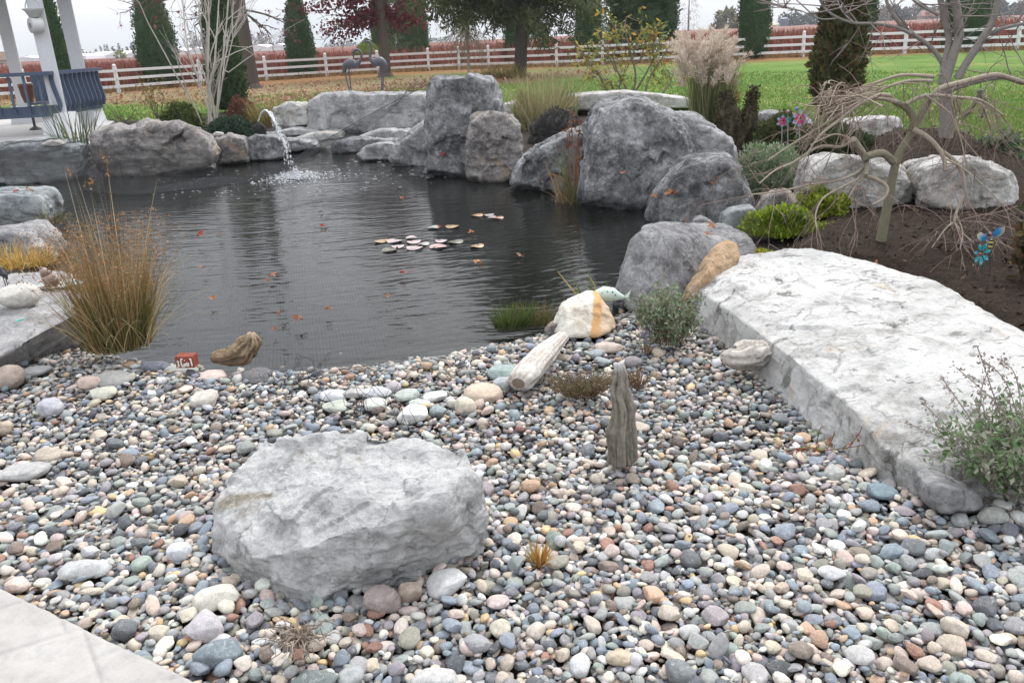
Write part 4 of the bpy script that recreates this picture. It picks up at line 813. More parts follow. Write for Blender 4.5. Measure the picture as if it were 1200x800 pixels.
def maple_leaf(q, s, c, az, tilt, lb):
    mb = MB(); n = 20; t = np.arange(n) * 2 * PI / n; r = s * (.42 + .58 * np.abs(np.cos(t * 2.5)) ** 1.4) * np.where(np.abs(t - PI) < .4, .6, 1)
    V = np.column_stack([r * np.cos(t + az), r * np.sin(t + az), .28 * s * np.sin(t * 2 + az) + tilt * r * np.cos(t)]); V = np.vstack([V, [0, 0, .0]]) + q + np.array([0, 0, abs(tilt) * s * .8 + .3 * s])
    k = np.arange(n); mb.add(V, np.stack([k, (k + 1) % n, np.full(n, n)], -1), np.array(c)); st = q + np.array([0, 0, .3 * s]); mb.tube([st, st + s * np.array([-math.cos(az), -math.sin(az), .15])], .0016, 4, np.array(c) * .7)
    tag(mb.build('fallen_leaf', M_leaf), lb, 'leaf', 'fallen leaves scattered on the pond net')
RED, ORG, BRN, PNK = (.32, .035, .03), (.38, .15, .065), (.24, .10, .06), (.36, .17, .12)
for (px, py, w_, c, lb) in [(235, 279, 9, RED, 'bright red leaf floating near the brown rushes'), (257, 275, 5, ORG, 'tiny orange leaf right of the bright red one'), (379, 261, 9, RED, 'red leaf floating in the middle of the pond'), (375, 245, 6, BRN, 'small brown leaf just beyond the red midpond one'), (415, 211, 6, PNK, 'small red leaf near the fountain splash'), (470, 228, 6, ORG, 'orange leaf right of the splash'), (319, 322, 10, ORG, 'tan orange leaf of a pair on the left water'), (313, 328, 8, BRN, 'brown leaf just before the tan orange one'),
        (328, 366, 9, BRN, 'reddish leaf curled near the front water'), (350, 375, 16, BRN, 'big brown leaf on the front water'), (384, 362, 11, BRN, 'dark red leaf right of the big brown one'), (321, 384, 9, BRN, 'rusty leaf closest to the driftwood snag'), (453, 348, 8, ORG, 'upright orange leaf in the front reflections'), (472, 318, 10, RED, 'sunken red leaf below the lily pads'), (552, 268, 8, ORG, 'orange leaf between the lily pad groups'), (560, 302, 12, (.55, .27, .12), 'curled golden leaf below the lone orange lily pad'),
        (514, 261, 6, RED, 'red leaf standing at the grey lily pad'), (610, 296, 9, PNK, 'pale red leaf on the net in front of the reeds'), (729, 251, 9, ORG, 'orange leaf on the net by the dead reeds'), (634, 213, 5, PNK, 'small pink leaf at the foot of the pale streaked boulder'), (787, 229, 16, ORG, 'big orange leaf stuck on the dark netted boulder'), (767, 231, 9, ORG, 'smaller orange leaf left of the big stuck one'), (836, 216, 7, ORG, 'orange leaf on top of the netted boulder'), (806, 259, 7, PNK, 'pink leaf hanging low on the netted boulder'),
        (834, 268, 10, ORG, 'orange leaf on the small pointed rock'), (831, 277, 11, PNK, 'tan pink leaf on top of the sloping boulder'), (19, 225, 6, RED, 'red leaf on the flat topped left block'), (237, 315, 7, PNK, 'faded leaf tangled beside the brown rushes'), (248, 350, 11, ORG, 'tan leaf on the net right of the brown rushes'), (520, 180 + 2, 8, RED, 'red leaf caught on the tall upright boulder')]:
    d = ray(px, py); hit = None
    for lo, hi_, bv in bvs:
        h = bv.ray_cast(Vector(CAM), Vector(d / np.linalg.norm(d)))
        if h[0] is not None and (hit is None or h[3] < hit[1]): hit = (np.array(h[0]), h[3])
    q = G(px, py, W + .05); q[2] = net_z(q[None, :2])[0] if W + .05 < .3 else q[2]
    if hit is not None and hit[1] < np.linalg.norm(q - CAM): q = hit[0] - d * .03
    maple_leaf(q, w_ * np.linalg.norm(q - CAM) / FPX * .55, c, rg.uniform(0, 6), rg.uniform(-.3, .5), lb)

# ------------------------------------------------------------------ near plants and driftwood
GREEN = [(.055, .095, .025), (.075, .12, .03), (.10, .13, .04)]
OLIVE = [(.12, .13, .045), (.16, .15, .055), (.10, .11, .035)]
GOLD = [(.33, .23, .10), (.26, .18, .075), (.38, .28, .14), (.20, .13, .06), (.29, .18, .08)]
STRAW = [(.46, .36, .20), (.38, .29, .16), (.52, .43, .27)]
TWIG = [(.20, .14, .10), (.26, .19, .14), (.15, .10, .075)]
def gp(px, py, z=0.0): return G(px, py, z)
# brown rushes
q = gp(143, 404, .02); rt_ = thing('rush_clump', 'tall golden brown rush clump with seed heads at the pond edge', 'rushes', q)
mb = MB(); mb.blades(900, q, .17, (.18, .46), (.05, .55), .005, OLIVE + GREEN[2:] + GOLD[:1], 4, .6); mb.build('green_stems', M_dry, rt_)
mb = MB(); tips = mb.blades(620, q, .17, (.42, .78), (.05, .40), .0042, GOLD + GOLD + STRAW[1:2], 5, .4); mb.blades(170, q, .19, (.3, .72), (.3, .95), .0045, STRAW + GOLD[2:3], 5, .6); t2 = mb.blades(16, q, .1, (.85, 1.06), (.02, .3), .0055, STRAW, 5, .2); mb.build('dry_stems', M_dry, rt_)
mb = MB(); P = np.concatenate([tips[RG.integers(0, len(tips), 3000)] + RG.normal(0, .026, (3000, 3)) - np.array([0, 0, .035]), t2[:6].repeat(14, 0) + RG.normal(0, .012, (84, 3))]); mb.leaves(P, .016, [(.30, .16, .07), (.38, .23, .11), (.24, .12, .05)], .45); mb.build('seed_heads', M_dry, rt_)
# golden grass on the left bank
q = gp(22, 312, .12); rt_ = thing('grass_tuft', 'golden yellow grass drooping over the left slab edge', 'grass', q)
mb = MB(); mb.blades(420, q, (.26, .13), (.12, .26), (.2, 1.3), .007, [(.55, .37, .10), (.48, .30, .08), (.60, .45, .17), (.36, .22, .07)], 4, .7); mb.build('blades', M_dry, rt_)
# dark stems hanging behind the golden grass
q = gp(60, 262, .02); mb = MB(); mb.blades(80, q, (.12, .08), (.1, .3), (.5, 1.5), .007, OLIVE + GOLD[3:4], 4, .5); tag(mb.build('grass_tuft', M_dry), 'thin olive grass hanging beside the flat topped left block', 'grass')
# sedge by the water
q = gp(612, 384, -.06); rt_ = thing('sedge_tuft', 'short green and brown sedge tuft at the front shoreline', 'sedge', q)
mb = MB(); mb.blades(420, q + np.array([-.05, 0, 0]), (.12, .05), (.08, .18), (.1, .7), .0055, GREEN + [(.14, .17, .05)], 4, .5); mb.blades(300, q + np.array([.07, .03, 0]), (.12, .05), (.08, .19), (.1, .7), .004, OLIVE + [(.2, .12, .07)], 4, .5); mb.build('blades', M_dry, rt_)
def ribbon(mb, pts, w_, c, fac=None):
    pts = np.asarray(pts, float); n = len(pts); t = np.gradient(pts, axis=0); sd = np.cross(t, np.array([.3, 1, .1])); sd /= np.linalg.norm(sd, axis=1)[:, None] + 1e-9
    ww = w_ * (1 - np.linspace(0, 1, n) ** 2.5 * .95) / 2; V = np.stack([pts - sd * ww[:, None], pts + sd * ww[:, None]], 1).reshape(-1, 3); k = np.arange(n - 1) * 2; mb.add(V, np.stack([k, k + 1, k + 3, k + 2], -1), np.array(c))
def curve_px(pxs, y0, y1=None):
    n = len(pxs); y1 = y0 if y1 is None else y1; P = np.array([D(a, b, y0 + (y1 - y0) * k / (n - 1)) for k, (a, b) in enumerate(pxs)])
    t = np.linspace(0, n - 1, 6 * n); i = np.clip(t.astype(int), 0, n - 2); f = (t - i)[:, None]
    p0, p1, p2, p3 = P[np.maximum(i - 1, 0)], P[i], P[i + 1], P[np.minimum(i + 2, n - 1)]
    return .5 * (2 * p1 + (p2 - p0) * f + (2 * p0 - 5 * p1 + 4 * p2 - p3) * f ** 2 + (3 * p1 - p0 - 3 * p2 + p3) * f ** 3)
mb = MB(); yr = gy(668, 352, W)
for pl, c in [([(682, 352), (668, 336), (652, 316)], (.55, .42, .14)), ([(684, 352), (676, 334), (668, 322)], (.16, .2, .06)), ([(690, 350), (692, 332), (688, 312)], (.20, .22, .07)), ([(694, 352), (698, 338), (690, 322)], (.5, .38, .13)), ([(700, 350), (694, 338), (682, 334)], (.15, .2, .06)), ([(712, 338), (710, 330), (709, 327)], (.09, .17, .05)), ([(688, 352), (680, 342), (672, 338)], (.30, .27, .1)), ([(676, 356), (664, 352), (656, 354)], (.3, .25, .12)), ([(696, 352), (704, 342), (712, 334)], (.12, .19, .06))]: ribbon(mb, curve_px(pl, yr), .013, c)
tag(mb.build('reed', M_dry), 'few yellow green reed blades behind the white and orange rock', 'reeds')
def bushlet(name, label, cat, q, rx, ry, hgt, nst, nlf, leafc, leafsz, stemc=TWIG, asp=.5, flower=None, stw=.0022, spread=.8, parent=None, mat=None):
    """small bushy herb: thin curved stems with leaves along them"""
    r_ = thing(name, label, cat, q); sm = MB(); P = []; tips = []
    for _ in range(nst):
        a = RG.uniform(0, 2 * PI); f = math.sqrt(RG.uniform()); b = np.array(q) + np.array([rx * .35 * f * math.cos(a), ry * .35 * f * math.sin(a), -.01]); e = np.array(q) + np.array([rx * f * math.cos(a) * 1.0, ry * f * math.sin(a), hgt * RG.uniform(.45, 1.05) * (1 - .35 * f * spread)])
        mid = (b + e) / 2 + RG.normal(0, .1, 3) * np.array([rx, ry, hgt]) + np.array([0, 0, hgt * .12]); t = np.linspace(0, 1, 6)[:, None]; c = (1 - t) ** 2 * b + 2 * t * (1 - t) * mid + t * t * e
        sm.tube(c, np.linspace(stw, stw * .5, 6), 3, stemc[RG.integers(0, len(stemc))], caps=False); k = max(2, nlf // nst); tt = RG.uniform(.2, 1, k)[:, None]
        P.append((1 - tt) ** 2 * b + 2 * tt * (1 - tt) * mid + tt * tt * e + RG.normal(0, .10, (k, 3)) * np.array([rx, ry, hgt]) * .55); tips.append(e)
    sm.build('stems', M_bark, r_); lm = MB(); P = np.concatenate(P); P[:, 2] = np.maximum(P[:, 2], q[2] + .003); lm.leaves(P, leafsz, leafc, asp, droop=-.3); lm.build('foliage', mat or M_leaf, r_)
    if flower:
        fm = MB(); tp = np.array(tips)[RG.integers(0, len(tips), flower[0])]; fm.leaves(np.repeat(tp, 14, 0) + RG.normal(0, .012, (len(tp) * 14, 3)) * np.array([.6, .6, 2]), flower[2], [flower[1]], .7); tag(fm.build('flowers', M_leaf, r_), kind='stuff')
    return r_
SAGE = [(.22, .29, .17), (.28, .33, .22), (.17, .24, .12), (.13, .21, .09), (.32, .35, .25)]
bushlet('catmint', 'grey green catmint with purple flower spikes in front of the sloping boulder', 'herb', gp(783, 400, 0), .20, .15, .36, 90, 4200, SAGE + [(.24, .20, .14)], .021, flower=(9, (.20, .15, .32), .010))
bushlet('catmint', 'small purple flowered catmint sprig left of the pale slab', 'herb', gp(757, 412, 0), .06, .05, .16, 14, 150, SAGE, .013, flower=(7, (.22, .16, .34), .010))
bushlet('heather', 'low brownish heather cushion behind the upright stump', 'heather', gp(680, 462, 0), .20, .12, .13, 150, 3600, [(.17, .12, .07), (.20, .15, .09), (.13, .14, .06), (.24, .15, .09), (.11, .13, .05)], .010, [(.16, .10, .07), (.2, .13, .09)])
bushlet('heather', 'smaller brown heather sprigs right of the upright stump', 'heather', gp(748, 452, 0), .07, .06, .10, 40, 700, [(.20, .13, .08), (.26, .15, .09), (.15, .13, .06)], .010, [(.2, .12, .08)])
# silvery plant at the right frame edge with its flower stalks
q = gp(1205, 572, .02); r_ = bushlet('lavender', 'silvery green bushy plant at the right edge of the pale slab', 'shrub', q, .38, .22, .38, 130, 4400, [(.15, .25, .11), (.20, .29, .15), (.11, .20, .07), (.30, .30, .24), (.24, .25, .18), (.36, .34, .28)], .026, [(.30, .27, .22), (.24, .2, .16)])
sm = MB(); fm = MB(); yq = q[1]
for pl in [[(1190, 545), (1170, 480), (1145, 405)], [(1200, 520), (1180, 450), (1150, 420)], [(1170, 540), (1130, 480), (1102, 440)], [(1160, 545), (1110, 500), (1080, 470)], [(1195, 510), (1165, 470), (1120, 430)], [(1180, 530), (1150, 470), (1160, 430)], [(1150, 545), (1120, 520), (1060, 495)], [(1199, 500), (1190, 440), (1170, 420)], [(1120, 570), (1085, 580), (1050, 590)], [(1140, 585), (1100, 600), (1075, 585)]]:
    c = curve_px(pl, yq - .02, yq + .12); sm.tube(c, .0022, 4, (.32, .27, .22), caps=False); k = RG.integers(len(c) // 3, len(c), 60); fm.leaves(c[k] + RG.normal(0, .009, (60, 3)), .013, [(.30, .25, .24), (.24, .19, .2), (.36, .31, .27)], .6)
sm.build('flower_stalks', M_bark, r_); tag(fm.build('dry_flowers', M_leaf, r_), kind='stuff')
# dry grass tuft, seedling, twig clump
q = gp(632, 660, .02); mb = MB(); mb.blades(60, q, .022, (.05, .10), (.05, .6), .006, [(.46, .24, .06), (.36, .17, .05), (.55, .38, .10), (.30, .30, .08)], 3, .4); mb.blades(26, q, .03, (.03, .05), (.8, 1.5), .005, [(.30, .14, .05)], 3, .4); tag(mb.build('grass_tuft', M_dry), 'tiny orange dry grass tuft growing out of the gravel', 'grass')
q = gp(962, 532, .02); rt_ = thing('seedling', 'trailing red stemmed seedling in the gravel beside the slab', 'plant', q); mb = MB(); lf = MB()
for pl in [[(962, 535), (940, 520), (912, 510)], [(962, 535), (985, 532), (1004, 512), (1010, 500)], [(962, 535), (958, 515), (962, 500)], [(965, 535), (975, 515), (978, 505)], [(962, 533), (990, 540), (1010, 535)], [(950, 525), (935, 535), (942, 548)], [(965, 530), (955, 525), (930, 530)]]:
    c = curve_px(pl, q[1], q[1] + .03); c[:, 2] = np.maximum(c[:, 2], .035); mb.tube(c, .0019, 5, (.20, .09, .065), caps=False); lf.leaves(c[RG.integers(4, len(c), 9)] + RG.normal(0, .006, (9, 3)), .02, [(.30, .08, .05), (.34, .10, .06), (.18, .22, .05), (.22, .14, .06), (.16, .20, .05)], .6)
mb.build('stems', M_bark, rt_); lf.build('foliage', M_leaf, rt_)
q = gp(352, 752, .03); mb = MB()
for _ in range(60):
    a = RG.uniform(0, 2 * PI); l_ = RG.uniform(.05, .12); d = np.array([math.cos(a), math.sin(a), 0]); p = [q + RG.normal(0, .012, 3)]; p[0][2] = q[2] + RG.uniform(0, .02)
    for k in range(1, 6): p.append(q + d * l_ * k / 5 + np.array([0, 0, .03 * math.sin(k / 5 * 2.6) * RG.uniform(.3, 1.2) + .008]) + RG.normal(0, .007, 3))
    mb.tube(p, np.linspace(.0028, .0014, 6), 4, [(.26, .21, .17), (.19, .15, .12), (.34, .28, .22)][RG.integers(3)], caps=False)
tag(mb.build('twig_clump', M_bark), 'spidery clump of dead grey twigs on the gravel', 'twigs')

def wood(name, label, pts, rads, seed, c0, c1, flat=1.0, groove=.16, noise_a=.18, sides=40, steps=46, cat='driftwood', tip=None):
    """weathered timber: swept section with deep grooves along the grain"""
    pts = np.asarray(pts, float); t = np.linspace(0, len(pts) - 1, steps); C = np.column_stack([np.interp(t, np.arange(len(pts)), pts[:, k]) for k in range(3)]); rr = np.interp(t, np.arange(len(pts)), rads)
    tg = np.gradient(C, axis=0); tg /= np.linalg.norm(tg, axis=1)[:, None]; ref = np.array([0, 0, 1.0]) if abs(tg[0][2]) < .8 else np.array([0, 1.0, 0]); U = np.cross(tg, ref); U /= np.linalg.norm(U, axis=1)[:, None]; Wv = np.cross(U, tg)
    a = np.arange(sides) * 2 * PI / sides; A, S_ = np.meshgrid(a, np.linspace(0, 1, steps)); Pn = np.stack([np.cos(A).ravel() * 3.2, np.sin(A).ravel() * 3.2, S_.ravel() * 1.6], -1)
    g = fbm(Pn * 1.6 + seed, 4, seed, .6, True); l = fbm(np.column_stack([Pn[:, :2] * .4, Pn[:, 2] * 1.6]) + seed, 3, seed + 5)
    r_ = (rr[:, None] * (1 + (groove * g + noise_a * l).reshape(steps, sides))); e = np.ones(steps); e[0], e[-1] = .55, .35; e[1], e[-2] = .88, .75; r_ = r_ * e[:, None]
    V = C[:, None] + r_[..., None] * (U[:, None] * np.cos(a)[None, :, None] + Wv[:, None] * np.sin(a)[None, :, None] * flat)
    V = V.reshape(-1, 3); mixv = np.clip(.5 + .9 * g + .5 * l, 0, 1)[:, None]; col = np.array(c0) * mixv + np.array(c1) * (1 - mixv)
    if tip is not None: tf = np.repeat(sstep(.80, .97, np.linspace(0, 1, steps)), sides)[:, None]; col = col * (1 - tf) + np.array(tip) * tf * (.6 + .5 * mixv)
    mb = MB(); i, j = np.meshgrid(np.arange(steps - 1), np.arange(sides), indexing='ij'); j2 = (j + 1) % sides
    mb.add(V, np.stack([i * sides + j, i * sides + j2, (i + 1) * sides + j2, (i + 1) * sides + j], -1).reshape(-1, 4), col)
    for k in (0, steps - 1): kk = np.arange(sides); mb.add(np.vstack([V[k * sides:(k + 1) * sides], C[k]]), np.stack([kk, (kk + 1) % sides, np.full(sides, sides)], -1), np.array(c1) * .7)
    o = mb.build(name, M_wood, None, True); return tag(o, label, cat)
yd = gy(727, 538, .0)
b0 = D(728, 545, yd); wood('driftwood_stump', 'upright grey driftwood stump with a split standing in the gravel', [b0, D(726, 505, yd), D(729, 478, yd), D(724, 456, yd), D(726, 438, yd), D(724, 424, yd)], [.042, .042, .034, .027, .019, .012], 4, (.25, .225, .185), (.03, .023, .018), .9, .65, .55, 56, 70, tip=(.50, .49, .48))
mb = MB(); 
wood('driftwood_log', 'short pale grey driftwood log lying beside the blue grey cobble', [G(607, 449, .05), G(622, 432, .06), G(640, 412, .07), G(662, 392, .06)], [.06, .07, .062, .032], 9, (.56, .53, .50), (.28, .22, .17), .75, .16, .12)
ys2 = gy(300, 420, -.03); wood('driftwood_snag', 'rough brown driftwood snag pointing up at the water edge', [D(247, 419, ys2 - .02), D(268, 418, ys2 - .02), D(284, 412, ys2 - .03), D(294, 400, ys2 - .03), D(295, 389, ys2 - .03)], [.022, .042, .062, .048, .014], 12, (.27, .20, .13), (.03, .023, .017), .9, .55, .3, 48, 60, tip=(.36, .28, .19))
wood('driftwood_root', 'gnarled whitish driftwood root resting against the pale slab', [G(848, 416, .06), G(866, 420, .07), G(884, 414, .09), G(900, 408, .11)], [.03, .065, .085, .05], 15, (.50, .46, .42), (.14, .11, .085), .75, .36, .28)

# ------------------------------------------------------------------ trees and plants of the far bank
def thuja(label, px, py, wpx, topz, cols, n=2600, leaf=.13, wobble=.0, base_in=.85, z=0.0, name='thuja_tree', trunk=.3, blunt=.75, full=None, group='clipped columnar conifers'):
    q = G(px, py, z); Rr = wpx * np.linalg.norm(q - CAM) / FPX / 2 * .9; t_ = thing(name, label, 'tree', q, group); sd = int(px * 7 + py)
    tm = MB(); tm.tube([q, q + (0, 0, trunk + .4)], [.10, .08], 8, (.14, .10, .075)); tm.build('trunk', M_bark, t_)
    rg = np.random.default_rng(sd); prof = lambda t: np.interp(t, [0, .04, .12, .3, .55, .8, .93, 1], [base_in * .7, base_in, .93, 1, .86 * blunt / .75, .52 * blunt / .75, .25, .03])
    t = np.linspace(0, 1, 40); a = np.arange(28) * 2 * PI / 28; T, A = np.meshgrid(t, a, indexing='ij'); lump = fbm(np.column_stack([np.cos(A.ravel()) * 1.6, np.sin(A.ravel()) * 1.6, T.ravel() * topz * 1.1]) + sd, 4, sd, .6).reshape(T.shape)
    rr = Rr * prof(T) * .93 * (1 + (.16 + wobble) * lump); zz = trunk * .3 + T * (topz - trunk * .3)
    V = np.stack([rr * np.cos(A), rr * np.sin(A), zz], -1).reshape(-1, 3) + q; i, j = np.meshgrid(np.arange(39), np.arange(28), indexing='ij'); j2 = (j + 1) % 28
    mb = MB(); mb.add(V, np.stack([i * 28 + j, i * 28 + j2, (i + 1) * 28 + j2, (i + 1) * 28 + j], -1).reshape(-1, 4), np.array(cols[0]))
    tt = rg.uniform(0, 1, n) ** 1.15; aa = rg.uniform(0, 2 * PI, n); lp = fbm(np.column_stack([np.cos(aa) * 1.6, np.sin(aa) * 1.6, tt * topz * 1.1]) + sd, 4, sd, .6)
    r2 = Rr * prof(tt) * (1 + (.16 + wobble) * lp) * rg.uniform(.88, 1.06, n); P = np.column_stack([r2 * np.cos(aa), r2 * np.sin(aa), trunk * .3 + tt * (topz - trunk * .3)]) + q
    mb.leaves(P, leaf, cols, .5, np.column_stack([np.cos(aa) * .7, np.sin(aa) * .7, np.full(n, .9)]), jitter=.35); mb.build('crown', M_leaf, t_); return t_
DKG = [(.038, .082, .026), (.052, .105, .032), (.068, .125, .04), (.03, .066, .024)]
MDG = [(.05, .085, .03), (.06, .10, .035), (.04, .07, .025)]
thuja('dark columnar conifer seen between the gazebo posts', 78, 112, 22, 6.0, DKG, 2200)
thuja('slim dark conifer just peeping out right of the gazebo', 98, 113, 14, 3.9, DKG, 1500)
thuja('broad dark clipped conifer left of the birch shrub', 192, 103, 46, 5.6, DKG, 3600)
thuja('narrow green conifer right behind the birch shrub', 272, 132, 40, 3.75, MDG + DKG[:2], 3400, .11)
thuja('dark clipped conifer right of the thick bare trunk', 356, 91, 34, 4.9, DKG, 3600)
thuja('dark tall conifer behind the red leaved tree on the left', 452, 79, 30, 7.5, DKG, 2600)
thuja('wide dark conifer behind the red leaved tree on the right', 486, 79, 42, 8.5, DKG, 3600)
thuja('dark narrow conifer standing behind the cedar trunk', 607, 77, 30, 5.2, DKG, 2600)
thuja('clipped dark conifer under the right side of the cedar', 690, 75, 34, 7.0, DKG, 3000)
thuja('tall dark conifer right of the broad dark tree', 781, 70, 26, 7.0, DKG, 2400)
thuja('clipped dark conifer right of the plumed grass', 882, 69, 38, 6.6, DKG, 3600)
thuja('dark conifer peeping out behind the browning one', 1008, 62, 30, 6.0, DKG, 2600)
thuja('clipped dark conifer behind the multi stemmed grey tree', 1128, 60, 48, 5.4, DKG, 3800)
thuja('shaggy browning conifer on the lawn behind the weeping tree', 977, 142, 50, 3.2, [(.085, .10, .03), (.12, .115, .04), (.14, .08, .04), (.075, .045, .022), (.05, .065, .02)], 5200, .12, .30, .6, blunt=.72, group=None)
q = G(752, 72, 0); thuja('broad dark evergreen tree left of the plumed grass', 750, 71, 74, 7.4, DKG + [(.05, .07, .04)], 5200, .2, .25, blunt=.95, group=None, name='evergreen_tree')
thuja('yellow green egg shaped topiary behind the crane statues', 433, 83, 27, 1.95, [(.16, .19, .03), (.11, .16, .03), (.07, .12, .03), (.20, .20, .04)], 2400, .09, .0, .75, blunt=1.15, name='topiary', trunk=.05, group=None)

def mound(name, label, cat, px, py, wpx, hpx, cols, n=1500, leaf=.05, z=0.0, fl=.9, lumps=.25, up_=.6, group=None, yoff=0):
    q = G(px, py, z); k = np.linalg.norm(q - CAM) / FPX; rx, hh = wpx * k / 2, hpx * k; q = q + np.array([0, rx * fl * .6, 0]); t_ = thing(name, label, cat, q, group); sd = int(px * 3 + py)
    rg = np.random.default_rng(sd); v, f = ICO(4); up3 = v.copy(); up3[:, 2] = np.where(v[:, 2] < 0, v[:, 2] * .25, v[:, 2]); lump = fbm(v * 2.2 + sd, 4, sd, .6); S_ = np.array([rx, rx * fl, hh]) * .88
    core = MB(); core.add(up3 * S_ * (1 + lumps * lump)[:, None] * (.93 if lumps < .4 else .78) + q, f, np.array(cols[0]) * .8)
    d = rg.normal(size=(n, 3)); d[:, 2] = np.abs(d[:, 2]); d /= np.linalg.norm(d, axis=1)[:, None]; lp = fbm(d * 2.2 + sd, 4, sd, .6); P = d * S_ * ((1 + lumps * lp) * rg.uniform(.9, 1.12, n))[:, None] + q
    core.leaves(P, leaf, cols, .5, d + np.array([0, 0, up_]), jitter=.35); core.build('foliage', M_leaf, t_)
    sm = MB(); 
    for _ in range(5): sm.tube([q + rg.normal(0, .03, 3) * (1, 1, 0), q + np.array([rg.normal(0, .3) * rx, rg.normal(0, .3) * rx, hh * .6])], [.012, .006], 5, TWIG[0])
    sm.build('stems', M_bark, t_); return t_
mound('shrub', 'rounded olive green shrub below the birch shrub', 'shrub', 210, 156, 44, 30, [(.08, .11, .025), (.12, .15, .035), (.05, .08, .02)], 1800, .07)
mound('shrub', 'low dark blue green juniper beside the square boulder', 'shrub', 266, 163, 54, 22, [(.035, .065, .04), (.05, .085, .05), (.025, .05, .03)], 2200, .06)
mound('shrub', 'reddish brown leaved shrub left of the fountain', 'shrub', 282, 150, 36, 30, [(.17, .06, .05), (.22, .09, .06), (.12, .05, .04), (.16, .10, .05)], 1400, .07, lumps=.4)
mound('boxwood', 'yellow green box ball right of the tall upright boulder', 'shrub', 617, 147, 30, 36, [(.17, .17, .03), (.11, .14, .03), (.22, .18, .04)], 1500, .05)
mound('boxwood', 'small golden box cushion behind the biggest boulder', 'shrub', 696, 134, 34, 22, [(.26, .19, .03), (.19, .17, .03), (.12, .14, .03)], 1200, .05)
mound('boxwood', 'little golden cushion between plumed grass and mossy stump', 'shrub', 857, 122, 22, 18, [(.26, .19, .03), (.19, .17, .03)], 700, .05)
mound('lavender', 'dark grey lavender mound between the brownish block and biggest boulder', 'shrub', 655, 168, 70, 36, [(.07, .065, .065), (.10, .09, .09), (.055, .06, .045)], 2600, .05, lumps=.3)
mound('santolina', 'silver green shrub left of the cream boulder', 'shrub', 908, 221, 84, 46, SAGE, 3600, .04, .05, lumps=.35)
mound('juniper', 'dark green juniper under the weeping branches', 'shrub', 990, 190, 90, 34, [(.05, .075, .03), (.07, .10, .035), (.04, .06, .025)], 2800, .06, .15, lumps=.35)
mound('juniper', 'olive juniper behind the pinwheel flowers', 'shrub', 925, 175, 64, 36, [(.08, .10, .03), (.11, .12, .04), (.06, .08, .025)], 2200, .06, .05, lumps=.35)
mound('ground_cover', 'bright lime green spreading ground cover beside the mulch', 'ground cover', 922, 276, 84, 26, [(.26, .33, .03), (.33, .38, .05), (.18, .27, .03), (.12, .2, .03)], 6500, .034, .06, .7, .6, 1.0)
mound('ground_cover', 'lime green ground cover spilling in front of the cream boulder', 'ground cover', 962, 254, 66, 28, [(.27, .32, .04), (.33, .36, .05), (.18, .25, .03)], 5000, .034, .08, .7, .6, 1.0)
mound('ground_cover', 'small yellow green sedum behind the tan wedge', 'ground cover', 888, 304, 42, 8, [(.36, .38, .05), (.45, .38, .05), (.2, .28, .03)], 700, .024, .05, .6)

def gmount(name, label, px, py, n, rad, h, lean, width, cols, z=0.0, seg=5, bend=.7, cat='grass'):
    q = G(px, py, z); mb = MB(); mb.blades(n, q, rad, h, lean, width, cols, seg, bend); o = mb.build(name, M_dry); return tag(o, label, cat), q
gmount('ornamental_grass', 'feathery tan ornamental grass behind the lavender mound', 638, 152, 700, (.42, .3), (.5, 1.25), (.05, .6), .012, [(.36, .30, .17), (.28, .26, .13), (.22, .23, .10), (.44, .37, .24)])
gmount('ornamental_grass', 'rusty green grass tuft left of the pale topped boulder', 312, 149, 420, (.3, .2), (.3, .7), (.1, .7), .014, [(.26, .21, .08), (.17, .18, .06), (.34, .26, .12)])
gmount('ornamental_grass', 'golden grass tuft on the lawn beside the cedar', 586, 92, 380, (1.0, .5), (.3, .8), (.2, .9), .03, [(.28, .22, .09), (.22, .2, .07), (.34, .24, .12)])
gmount('iris_clump', 'upright green iris leaves by the tan ornamental grass', 668, 140, 46, (.14, .1), (.35, .75), (.02, .2), .035, [(.07, .13, .06), (.10, .16, .07)], bend=.1, cat='iris')
gmount('iris_clump', 'short green iris fan in front of the box ball', 616, 152, 60, (.14, .1), (.25, .5), (.02, .25), .03, [(.08, .15, .05), (.11, .17, .06)], bend=.1, cat='iris')
gmount('lavender', 'grey green spiky plant below the gazebo footing', 88, 171, 60, (.28, .15), (.35, .8), (.05, .8), .02, [(.14, .17, .09), (.19, .2, .12), (.10, .14, .08)], z=.35, bend=.3, cat='shrub')
# dead reeds standing in the pond
yr = gy(672, 236, W); q = D(672, 236, yr); rt_ = thing('reed_clump', 'dead brown reed clump standing in the pond before the biggest boulder', 'reeds', q); mb = MB()
for pl, c in [([(670, 236), (668, 200), (664, 150)], (.20, .12, .06)), ([(674, 236), (676, 190), (680, 140)], (.26, .12, .07)), ([(676, 236), (680, 200), (677, 160)], (.24, .12, .07)), ([(668, 236), (662, 200), (655, 170)], (.14, .16, .06)), ([(672, 238), (660, 205), (650, 175)], (.12, .14, .05)), ([(672, 236), (665, 215), (650, 205), (636, 206)], (.32, .20, .12)), ([(678, 236), (690, 215), (705, 206), (718, 185)], (.2, .2, .09)), ([(660, 236), (655, 225), (648, 248)], (.45, .38, .28)), ([(695, 228), (708, 238), (722, 249)], (.42, .32, .2)), ([(664, 232), (680, 238), (690, 245)], (.4, .3, .2)), ([(650, 240), (640, 238), (632, 242)], (.38, .32, .2)),
              ([(674, 236), (672, 180), (668, 128)], (.22, .13, .08)), ([(670, 236), (676, 210), (682, 178)], (.30, .14, .08)), ([(676, 238), (690, 232), (700, 240)], (.3, .24, .13)), ([(668, 238), (658, 228), (652, 234)], (.25, .25, .11))]: ribbon(mb, curve_px(pl, yr + .02, yr), .022, c)
